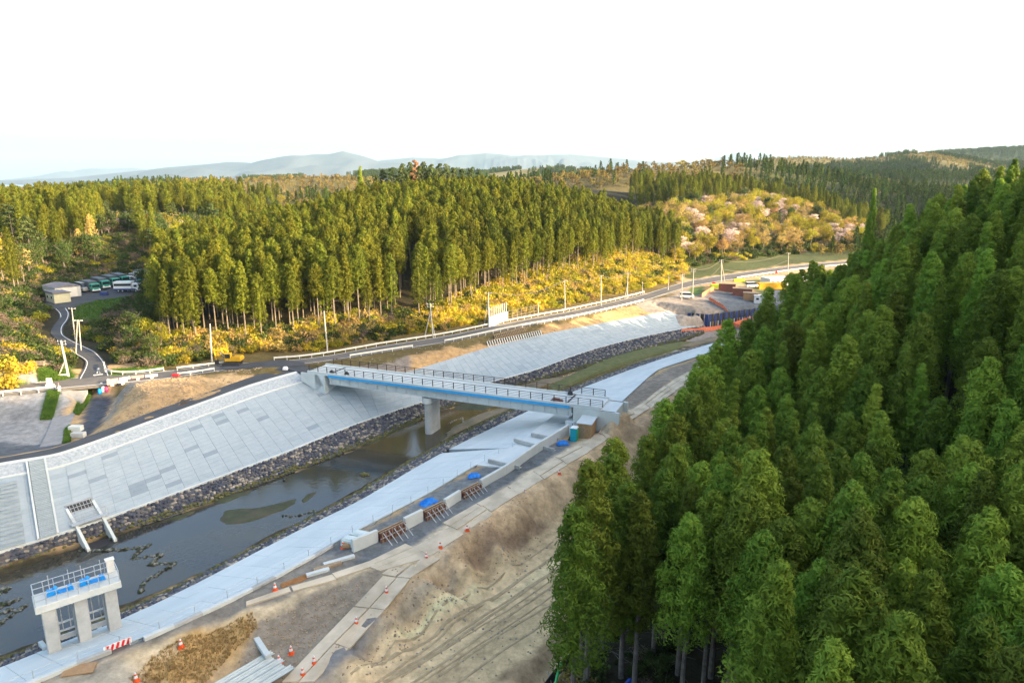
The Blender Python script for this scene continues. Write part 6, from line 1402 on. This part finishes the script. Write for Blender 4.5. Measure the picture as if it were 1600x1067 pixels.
# retaining wall with posts, white wall
p, q = at(765, 509, 8.3), at(793, 499, 8.3); l = (q - p).length; t_ = thing('retaining_wall', 'bright white concrete retaining wall with posts beside the road', 'retaining wall', p, math.atan2(q.y - p.y, q.x - p.x))
MB().box((l / 2, .2, .9), (l, .4, 2.6)).build('wall', M['paint'], t_)
for k in range(9): MB().box((.4 + k * (l - .8) / 8, .2, 3.4), (.16, .16, 2.6)).build('post', M['white_metal'], t_)
p, q = at(794, 500, 8.6), at(841, 489, 8.6); l = (q - p).length; t_ = thing('post_fence', 'row of tall curved-top grey posts at the foot of the golden thicket', 'fence', p, math.atan2(q.y - p.y, q.x - p.x))
for k in range(8): MB().tube([(k * l / 7, 0, -.4), (k * l / 7, 0, 2.4), (k * l / 7, -.35, 3.0)], .09, 6).build('post', M['timber'] if k < 7 else M['white_metal'], t_)
for zz in (.8, 1.6, 2.3): MB().bar((0, 0, zz), (l, 0, zz), .03).build('wire', M['steel'], t_)
# crib frames on the slope
for n_, (a_1, b_1, z_) in enumerate([((762, 541), (845, 523), 6.4), ((773, 531), (822, 518), 7.0)]):
    p, q = at(*a_1, z_), at(*b_1, z_); l = (q - p).length; t_ = thing('crib_frame', ('long row of pale crib posts along the embankment top', 'shorter upper row of crib posts on the dirt slope')[n_], 'crib frame', p, math.atan2(q.y - p.y, q.x - p.x), 'crib frames above the embankment')
    nn = 24 if n_ == 0 else 20; pm = MB().bar((0, -.45, 0), (0, .25, 1.25), .17).mesh('rib', M['white_metal'] if n_ == 0 else M['timber'])
    for k in range(nn): o = obj('rib', pm, t_); o.location = (k * l / (nn - 1), 0, -.1)
    MB().bar((0, .3, 1.15), (l, .3, 1.15), .12).bar((0, .1, .5), (l, .1, .5), .1).build('beam', M['timber'], t_); MB().box((l / 2, .45, .4), (l, .08, 1.2)).build('back_board', M['dark'], t_)
# sheet pile wall
P = [at(1072, 513, .3), at(1106, 516, .3), at(1180, 505, .3), at(1260, 494, .3)]
t_ = thing('sheet_pile_wall', 'rusty ribbed sheet pile wall with pale stubs along the upstream water edge', 'sheet pile wall', P[0])
for a_1, b_1 in zip(P[:-1], P[1:]):
    d = b_1 - a_1; n_ = int(d.length / 1.15); ax_ = d.normalized(); nr_ = Vector((-ax_.y, ax_.x, 0))
    for k in range(n_):
        c = a_1 - P[0] + d * ((k + .5) / n_) + nr_ * (.25 if k % 2 else 0); MB().bar(c - ax_ * .5 + Vector((0, 0, 2.2)), c + ax_ * .5 + Vector((0, 0, 2.2)), .1, 5.4).build('sheet_pile', M['dark'] if k % 2 else M['navy'], t_)
        if a_1 is not P[0]: MB().bar(c - nr_ * .35 + Vector((0, 0, -1.0)), c - nr_ * .35 + Vector((0, 0, 2.6)), .26).build('stub', M['wood'] if k % 3 else M['white_metal'], t_)
# orange net fences
def net_fence(P, label, z=7.2, h_=1.1):
    Q = resample(pts(P, z), step=2.2, smooth=False); Q[:, 2] = [gnd(q[0], q[1]) for q in Q]; o0 = Vector(Q[0]); t_ = thing('net_fence', label, 'safety fence', o0, 0, 'orange safety fences around the upstream yard')
    pm = MB().box((0, 0, .55), (.07, .07, 1.25)).mesh('post', M['steel'])
    for q in Q: o = obj('post', pm, t_); o.location = Vector(q) - o0
    for a_1, b_1 in zip(Q[:-1], Q[1:]): MB().bar(Vector(a_1) - o0 + Vector((0, 0, h_ / 2 + .1)), Vector(b_1) - o0 + Vector((0, 0, h_ / 2 + .1)), .03, h_).build('net', M['orange_net'], t_)
net_fence([(1066, 493), (1100, 488), (1150, 481), (1185, 475), (1210, 471)], 'long orange safety fence above the sheet pile wall', 6.4, 1.3)
net_fence([(1108, 468), (1117, 471), (1140, 476), (1165, 480), (1185, 480)], 'orange safety fence along the near edge of the gravel yard', 7.3)
net_fence([(1097, 463), (1106, 458), (1115, 453)], 'bright orange safety fence at the corner of the gravel yard', 7.6, 1.4)
# site boxes, cabins
def cabin(x, y, z, d, cw, cr_, label, rz, nm='site_cabin', cat='site cabin', win=True):
    p = at(x, y, z); p.z = gnd(p.x, p.y); t_ = thing(nm, label, cat, p, rz, None); MB().box((0, 0, d[2] / 2), d).build('wall', M[cw], t_); MB().box((0, 0, d[2] + .06), (d[0] + .3, d[1] + .3, .12)).build('roof', M[cr_], t_)
    if win:
        for k in range(max(1, int(d[0] / 2.2))): f = MB().box((-d[0] / 2 + 1.1 + k * 2.1, -d[1] / 2 - .03, d[2] * .6), (1.0, .08, .5)).build('window', M['white_metal'], t_); MB().box((-d[0] / 2 + 1.1 + k * 2.1, -d[1] / 2 - .08, d[2] * .6), (.84, .04, .64)).build('pane', M['glass'], f)
    return t_
cabin(1136, 453, 7.6, (5.6, 2.6, 2.6), 'rust', 'timber', 'rust-brown site box beside the lime sheeting', -.35, win=False)
cabin(1160, 458, 7.6, (6.2, 2.6, 2.5), 'rust', 'timber', 'reddish slatted site box in the middle of the yard row', -.35, win=False)
cabin(1173, 462, 7.6, (4.6, 2.6, 2.5), 'wood', 'timber', 'tan plywood site box in the yard row', -.35, win=False)
cabin(1187, 464, 7.6, (3.4, 2.4, 2.5), 'white', 'white', 'white site cabin nearest the hill cedars', -.35)
o = MB().box((0, 0, .7), (6, 1.6, 1.4)).build('sheeted_stack', M['lime'], bevel=.1); p = at(1124, 450, 7.6); o.location = (p.x, p.y, gnd(p.x, p.y)); o.rotation_euler.z = -.2; tag(o, 'lime green sheeted stack beside the rust-brown box', 'stack')
o = MB().box((0, 0, .8), (1.2, .3, 1.6)).build('red_sign', M['red'], bevel=.1); p = at(1115, 448, 7.6); o.location = (p.x, p.y, gnd(p.x, p.y)); tag(o, 'red board standing at the end of the lime green stack', 'sign')
o = MB().box((0, 0, .6), (4, .9, 1.2)).build('yellow_barrier', M['lime'], bevel=.05); p = at(1155, 440, 7.8); o.location = (p.x, p.y, gnd(p.x, p.y)); tag(o, 'yellow-green barrier on the verge by the yard entrance', 'barrier')
o = MB().prism([(-.45, 0), (.45, 0), (0, 1.3)], -.3, .3).build('red_cone', M['red']); o.location = at(1213, 427, 8.05); tag(o, 'small red marker on the asphalt of the far bend', 'marker')
cabin(1225, 441, 7.8, (16, 6, 2.6), 'white', 'white', 'long low white-roofed shed behind the hill cedars', .25)
cabin(1205, 447, 7.8, (10, 2.4, 2.2), 'yellow', 'yellow', 'long yellow container beside the white-roofed shed', .1, 'container', 'container', False)

# ================================================================ VEHICLES
def wheels(t_, xs, w_, r_=.38):
    for x in xs:
        for y in (-w_ / 2, w_ / 2):
            wl_ = MB().tube([(x, y - .12, r_), (x, y + .12, r_)], r_, 14).build('wheel', M['tyre'], t_); MB().tube([(x, y - .135, r_), (x, y + .135, r_)], r_ * .5, 10).build('rim', M['silver'], wl_)
def car(loc, rz, paint, label, kind='car'):
    t_ = thing('parked_car' if kind == 'car' else 'van', label, kind, loc, rz)
    if kind == 'car':
        body = [(-2.1, .3), (2.1, .3), (2.15, .7), (1.9, .85), (1.0, .95), (-1.7, 1.0), (-2.1, .9)]; cab = [(1.0, .93), (.4, 1.45), (-1.2, 1.48), (-1.8, .98)]
    else:
        body = [(-2.2, .3), (2.2, .3), (2.2, .95), (1.75, 1.1), (-2.2, 1.1)]; cab = [(1.75, 1.08), (1.05, 1.85), (-2.1, 1.9), (-2.2, 1.08)]
    MB().prism(body, -.85, .85).build('body', M[paint], t_, bevel=.06); MB().prism(cab, -.74, .74).build('cabin', M['glass'], t_, bevel=.04)
    x0_ = min(p[0] for p in cab); zt_ = max(p[1] for p in cab); MB().box(((cab[1][0] + cab[2][0]) / 2, 0, zt_ + .02), (cab[1][0] - cab[2][0], 1.45, .05)).build('roof', M[paint], t_)
    for y in (-.6, .6): MB().box((2.16, y, .68), (.06, .32, .16)).build('headlight', M['white'], t_); MB().box((-2.16, y, .75), (.08, .25, .2)).build('tail_light', M['red'], t_)
    wheels(t_, (-1.3, 1.35), 1.6, .32); return t_
def lorry(loc, rz, cabp, bodyp, label, L_=8.0):
    t_ = thing('lorry', label, 'lorry', loc, rz)
    MB().prism([(L_ / 2 - 2.0, .55), (L_ / 2, .55), (L_ / 2, 1.5), (L_ / 2 - .2, 2.5), (L_ / 2 - .5, 2.7), (L_ / 2 - 2.0, 2.7)], -1.15, 1.15).build('cab', M[cabp], t_, bevel=.12)
    MB().prism([(L_ / 2 + .02, 1.55), (L_ / 2 - .17, 2.4), (L_ / 2 - .22, 2.4), (L_ / 2 - .03, 1.55)], -1.0, 1.0).build('windscreen', M['glass'], t_)
    for y in (-1.17, 1.17): MB().box((L_ / 2 - 1.1, y, 1.95), (.9, .04, .65)).build('side_window', M['glass'], t_)
    MB().box((-1.1, 0, 2.05), (L_ - 2.3, 2.4, 2.3)).build('cargo_box', M[bodyp], t_, bevel=.05); MB().box((-1.0, 0, .8), (L_ - 2.2, .9, .25)).build('chassis', M['dark'], t_)
    MB().box((L_ / 2 + .04, 0, .75), (.12, 2.3, .35)).build('bumper', M['white'], t_)
    for y in (-.85, .85): MB().box((L_ / 2 + .05, y, 1.05), (.1, .4, .22)).build('headlight', M['white'], t_)
    wheels(t_, (L_ / 2 - 1.1, -1.2, -2.4), 2.1, .48); return t_
LZ = 12.05
def lotp(x, y): p = at(x, y, LZ); return p
lr = R(-38)
for n_, (x, y) in enumerate([(142, 455), (158, 450), (174, 446), (189, 443)]):
    lorry(lotp(x, y), lr, 'green', 'grey_box', ('green-cabbed lorry next to the silver van', 'green-cabbed lorry, second of the parked row from the silver van', 'green-cabbed lorry behind the thin lot pole, third of the row', 'green-cabbed lorry at the car end of the parked row')[n_], 8.6)
t_ = car(lotp(130, 455), lr, 'silver', 'rounded silver van beside the long shed', 'van'); t_.scale = (1.45, 1.3, 1.4)
car(lotp(196, 438), lr, 'cyan', 'pale green car at the end of the lorry row')
car(lotp(208, 434), R(10), 'white', 'white car parked alone behind the lorry row')
t_ = lorry(lotp(201, 456), R(4), 'white', 'white', 'white and navy minibus at the front of the parking lot', 7.5); MB().box((-1, -1.23, 2.3), (5, .04, .7)).build('window_band', M['glass'], t_); MB().box((-.5, -1.24, .95), (6.4, .05, .45)).build('navy_stripe', M['navy'], t_)
car(lotp(212, 455), R(5), 'white', 'white van just behind the minibus', 'van'); car(lotp(217, 450), R(5), 'pink', 'bright pink car behind the white van')
car(lotp(226, 441), R(3), 'cyan', 'turquoise van next to the small grey hut', 'van')
o = MB().box((0, 0, .5), (2.2, 1.2, .9), taper=.8).build('skip', M['navy'], bevel=.05); o.location = lotp(163, 461); tag(o, 'small dark blue skip on the parking lot', 'skip')
car(at(1073, 466, 7.5), R(-10), 'white', 'white van parked under the pole by the upstream road', 'van')
t_ = car(at(1174, 449, 7.65), R(12), 'white', 'white pickup-like van behind the yard boxes', 'van')
# sheds in the lot
p = at(97, 468, 12); t_ = thing('long_shed', 'long pale clad shed with a grey roof beside the lorries', 'shed', lotp(98, 462), lr)
t_.scale = (.78, .78, .8); MB().box((0, 0, 1.9), (12, 8.5, 3.8)).build('wall', M['shed'], t_); MB().prism([(-4.6, 3.8), (4.6, 3.8), (0, 4.6)], -6.3, 6.3, 'x').build('roof', M['roof'], t_)
MB().box((6.03, 0, 1.7), (.06, 6, 3.3)).build('shutter', M['white_metal'], t_)
for k in range(3): f = MB().box((-3.5 + 3.2 * k, -4.28, 1.9), (1.2, .08, .9)).build('window', M['white_metal'], t_); MB().box((-3.5 + 3.2 * k, -4.33, 1.9), (1.0, .04, .7)).build('pane', M['glass'], f)
t_ = thing('small_hut', 'small cream hut in front of the long pale shed', 'hut', lotp(92, 471), lr)
MB().box((0, 0, 1.3), (6, 4, 2.6)).build('wall', M['cream'], t_); MB().prism([(-2.3, 2.6), (2.3, 2.6), (2.3, 2.75), (-2.3, 3.1)], -3.3, 3.3, 'x').build('roof', M['roof'], t_)
for k in range(2): f = MB().box((-1.5 + 2.8 * k, -2.03, 1.5), (1.1, .08, .5)).build('window', M['white_metal'], t_); MB().box((-1.5 + 2.8 * k, -2.08, 1.5), (.95, .04, .66)).build('pane', M['glass'], f)
t_ = cabin(226, 434, 12, (6, 3, 2.6), 'shed', 'roof', 'small grey hut at the far end of the parking lot', 0, 'small_hut', 'hut'); t_.location.z = 12

# ================================================================ EXCAVATOR
p = at(364, 570, 8.15); t_ = thing('excavator', 'yellow excavator with its boom folded on the road edge behind the bridge', 'excavator', p, R(182))
for y in (-1.0, 1.0):
    tk = MB().prism([(-1.7, .1), (-1.4, 0), (1.4, 0), (1.7, .1), (1.75, .5), (1.4, .75), (-1.4, .75), (-1.75, .5)], y - .28, y + .28).build('track', M['dark'], t_, bevel=.05)
MB().cyl((0, 0, .7), .6, .25, 16).build('turntable', M['dark'], t_)
MB().prism([(-2.0, .95), (1.2, .95), (1.2, 1.5), (-.3, 1.6), (-.3, 1.9), (-1.9, 1.9), (-2.1, 1.4)], -1.1, 1.1).build('body', M['yellow'], t_, bevel=.08)
cb = MB().box((.55, .6, 1.95), (1.3, .95, 1.5)).build('cab', M['yellow'], t_, bevel=.08); MB().box((.6, .6, 2.1), (1.36, .8, .9)).build('window', M['glass'], cb); MB().box((.55, .6, 2.1), (1.0, 1.0, .85)).build('window', M['glass'], cb)
MB().tube([(1.1, -.2, 1.3), (2.2, -.2, 3.1), (3.6, -.2, 3.0)], .22, 6).build('boom', M['yellow'], t_); MB().tube([(3.7, -.2, 3.2), (3.3, -.2, .9)], .17, 6).build('stick', M['yellow'], t_); MB().tube([(1.6, -.2, 1.5), (2.5, -.2, 2.7)], .08, 6).build('cylinder', M['silver'], t_)
MB().prism([(2.7, .2), (3.6, .15), (3.6, 1.0), (3.1, 1.1)], -.65, .25).build('bucket', M['dark'], t_, bevel=.04)

# stop marking on the side road: painted strokes
def stroke(u, v_, du, dv):
    return u, v_, du, dv
try:
    fc = bpy.data.curves.new('stop', 'FONT'); fc.body = '止\nま\nれ'; fc.size = 1.6; fc.align_x = 'CENTER'; fc.space_line = 1.15
    fo = bpy.data.objects.new('stop_text', fc); COL.objects.link(fo); dg = bpy.context.evaluated_depsgraph_get(); me = bpy.data.meshes.new_from_object(fo.evaluated_get(dg)); bpy.data.objects.remove(fo)
    me.materials.clear(); me.materials.append(M['paint']); o = obj('road_marking', me); c = at(153.5, 573, 8.22); o.location = c; o.scale = (.55, 1.5, 1); o.rotation_euler.z = R(31); tag(o, 'white painted stop characters on the side road', kind='structure')
except Exception as e: print('text', e)
c1_, c2_ = at(146, 587, 8.0), at(161, 585.5, 8.0); o = MB().bar(c1_ + Vector((0, 0, .13)), c2_ + Vector((0, 0, .13)), .45, .02).build('road_marking', M['paint']); tag(o, 'white stop line at the junction', kind='structure')

# ================================================================ FOREGROUND EDGE: black mesh fence, green pipe, blue slide net
P = [at(850, 1085, 1.6), at(880, 1035, 2.2), at(905, 1000, 3.0)]
t_ = thing('silt_fence', 'dark mesh silt fence with slanting stakes at the foot of the cedars', 'silt fence', P[0])
Q = resample(P, step=.9)
for i, q in enumerate(Q):
    z_ = gnd(q[0], q[1]); MB().bar(Vector((q[0], q[1], z_)) - P[0], Vector((q[0] - .5, q[1] + .5, z_ + 1.5)) - P[0], .07).build('stake', M['timber'] if i % 2 else M['steel'], t_)
for i in range(len(Q) - 1):
    a_1, b_1 = [Vector((Q[j][0] - .25, Q[j][1] + .25, gnd(Q[j][0], Q[j][1]) + .7)) - P[0] for j in (i, i + 1)]; MB().bar(a_1, b_1, .04, 1.2).build('mesh_panel', M['asphalt_new'], t_)
o = MB().tube([at(866, 1075, 2.2), at(872, 1050, 2.6), at(877, 1035, 2.8)], .12, 8).build('green_hose', M['brightgreen']); tag(o, 'green hose beside the silt fence at the frame bottom', 'hose')
P = [at(962, 1066, 3.8), at(975, 1040, 4.2), at(988, 1012, 5.0)]; o = MB().tube([Vector((p.x, p.y, gnd(p.x, p.y) + .4)) for p in P], [.25, .4, .35], 8).build('blue_net', mat('deep_blue_net', (.01, .06, .38), (.015, .10, .5), 3, .6, .5, 6)); tag(o, 'rolled deep blue net between the cedar trunks at the frame bottom', 'net')
# leafy bushes at the foot of the wood
for n_, (x, y, kd, s) in enumerate([(905, 1035, 'b_ochre', 1.1), (925, 1050, 'b_green', 1.0), (893, 1055, 'b_spring', .9), (915, 1015, 'b_green', 1.2), (940, 1062, 'b_twig', .9)]):
    bush(x, y, 3.5, kd, s, ('pale yellowish bush at the foot of the edge cedars', 'dark green bush at the foot of the edge cedars', 'light green bush beside the silt fence', 'dark green bush against the first cedar trunk', 'bare twiggy bush by the deep blue net')[n_], n_)
# dry grass mound, grass verges
def tufts(name, P, z, m, n_, s, label, hgt=1.0):
    P = pts(P, z); xs = [p.x for p in P]; ys = [p.y for p in P]; g = np.random.default_rng(n_); X = g.uniform(min(xs), max(xs), n_ * 3); Y = g.uniform(min(ys), max(ys), n_ * 3); k = inpoly(X, Y, P); X, Y = X[k][:n_], Y[k][:n_]
    Z = gndv(X, Y); n_ = len(X); V = []; a = g.uniform(0, 6.28, (n_, 5)); V0 = np.stack([X, Y, Z], 1)[:, None]
    dx = np.stack([np.cos(a), np.sin(a), a * 0], -1); h_ = s * hgt * g.uniform(.5, 1.2, (n_, 5, 1)); tip = V0 + dx * s * .6 + np.concatenate([h_ * 0, h_ * 0, h_], -1); side = np.stack([-dx[..., 1], dx[..., 0], dx[..., 2]], -1) * s * .16
    V = np.stack([V0 + side + dx * .05, V0 - side + dx * .05, tip], 2).reshape(-1, 3); F = np.arange(len(V)).reshape(-1, 3)
    o = obj(name, mesh_np(name, V, F, m)); tag(o, label, kind='stuff')
tufts('dry_grass', [(200, 1067), (235, 1040), (300, 1005), (395, 970), (405, 985), (360, 1020), (300, 1080)], 3.9, M['drygrass'], 1600, .22, 'dry yellow grass covering the low mound')
for P, z in [([(80, 625), (97, 618), (95, 632), (82, 655), (63, 657)], 5.7), ([(130, 620), (146, 615), (138, 630), (124, 648), (115, 648)], 5.7), ([(101, 672), (110, 664), (110, 690), (100, 694)], 5.7), ([(120, 482), (160, 472), (240, 462), (190, 480), (150, 500), (115, 500)], 11),
             ([(165, 585), (250, 576), (255, 570), (175, 575)], 8.5), ([(60, 588), (108, 578), (118, 588), (60, 594)], 8.5)]: tufts('grass', P, z, M['grass'], 1800, .4, 'green grass verge')

# loose stones and clods on the bare earth
def rubble(P, z, n_, label, m, r0=.05, r1=.16, seed=0):
    P = pts(P, z); xs = [p.x for p in P]; ys = [p.y for p in P]; g = np.random.default_rng(seed); X = g.uniform(min(xs), max(xs), n_ * 4); Y = g.uniform(min(ys), max(ys), n_ * 4); k = inpoly(X, Y, P) & (fbm(X, Y, .15, 3, 5) > g.uniform(-.4, .35, len(X))); X, Y = X[k][:n_], Y[k][:n_]
    o = stones('rubble', np.stack([X, Y, gndv(X, Y) + .02], 1), g.uniform(r0, r1, len(X)) ** 1.0, m, seed=seed, label=label); tag(o, label, kind='stuff')
rubble([(560, 1060), (545, 1130), (640, 1130), (890, 1000), (880, 800), (720, 905), (640, 980)], 1.3, 220, 'loose stones on the lower yard', M['rock_pale'], seed=51)
rubble([(690, 880), (600, 965), (525, 1060), (500, 1120), (560, 1120), (640, 990), (740, 905), (860, 830), (820, 790)], 3, 700, 'clods and stones on the cut bank', M['timber'], .05, .14, seed=52)
rubble([(380, 985), (480, 945), (600, 890), (645, 900), (560, 975), (440, 1060), (360, 1060)], 4.2, 700, 'gravel between the two tracks', M['timber'], .05, .13, seed=53)
rubble([(170, 620), (300, 585), (420, 574), (380, 596), (245, 645), (130, 692)], 8, 900, 'clods on the spoil mound', M['timber'], .08, .25, seed=54)
rubble([(460, 566), (640, 548), (1000, 480), (1045, 487), (780, 537), (640, 578), (560, 590), (500, 575)], 7, 1200, 'stones on the dirt slope below the road', M['rock_pale'], .06, .2, seed=55)

# ================================================================ AIR
mh = bpy.data.materials.new('haze'); mh.use_nodes = True; n = mh.node_tree
for q in list(n.nodes):
    if q.type != 'OUTPUT_MATERIAL': n.nodes.remove(q)
pv = n.nodes.new('ShaderNodeVolumePrincipled'); pv.inputs['Density'].default_value = 3.8e-5; pv.inputs['Color'].default_value = (.56, .79, 1, 1); pv.inputs['Anisotropy'].default_value = .2
n.links.new(pv.outputs[0], n.nodes['Material Output'].inputs['Volume'])
hz = MB().box((0, 12000, 560), (60000, 40000, 1160)).build('haze', mh); tag(hz, 'pale evening haze', kind='stuff')
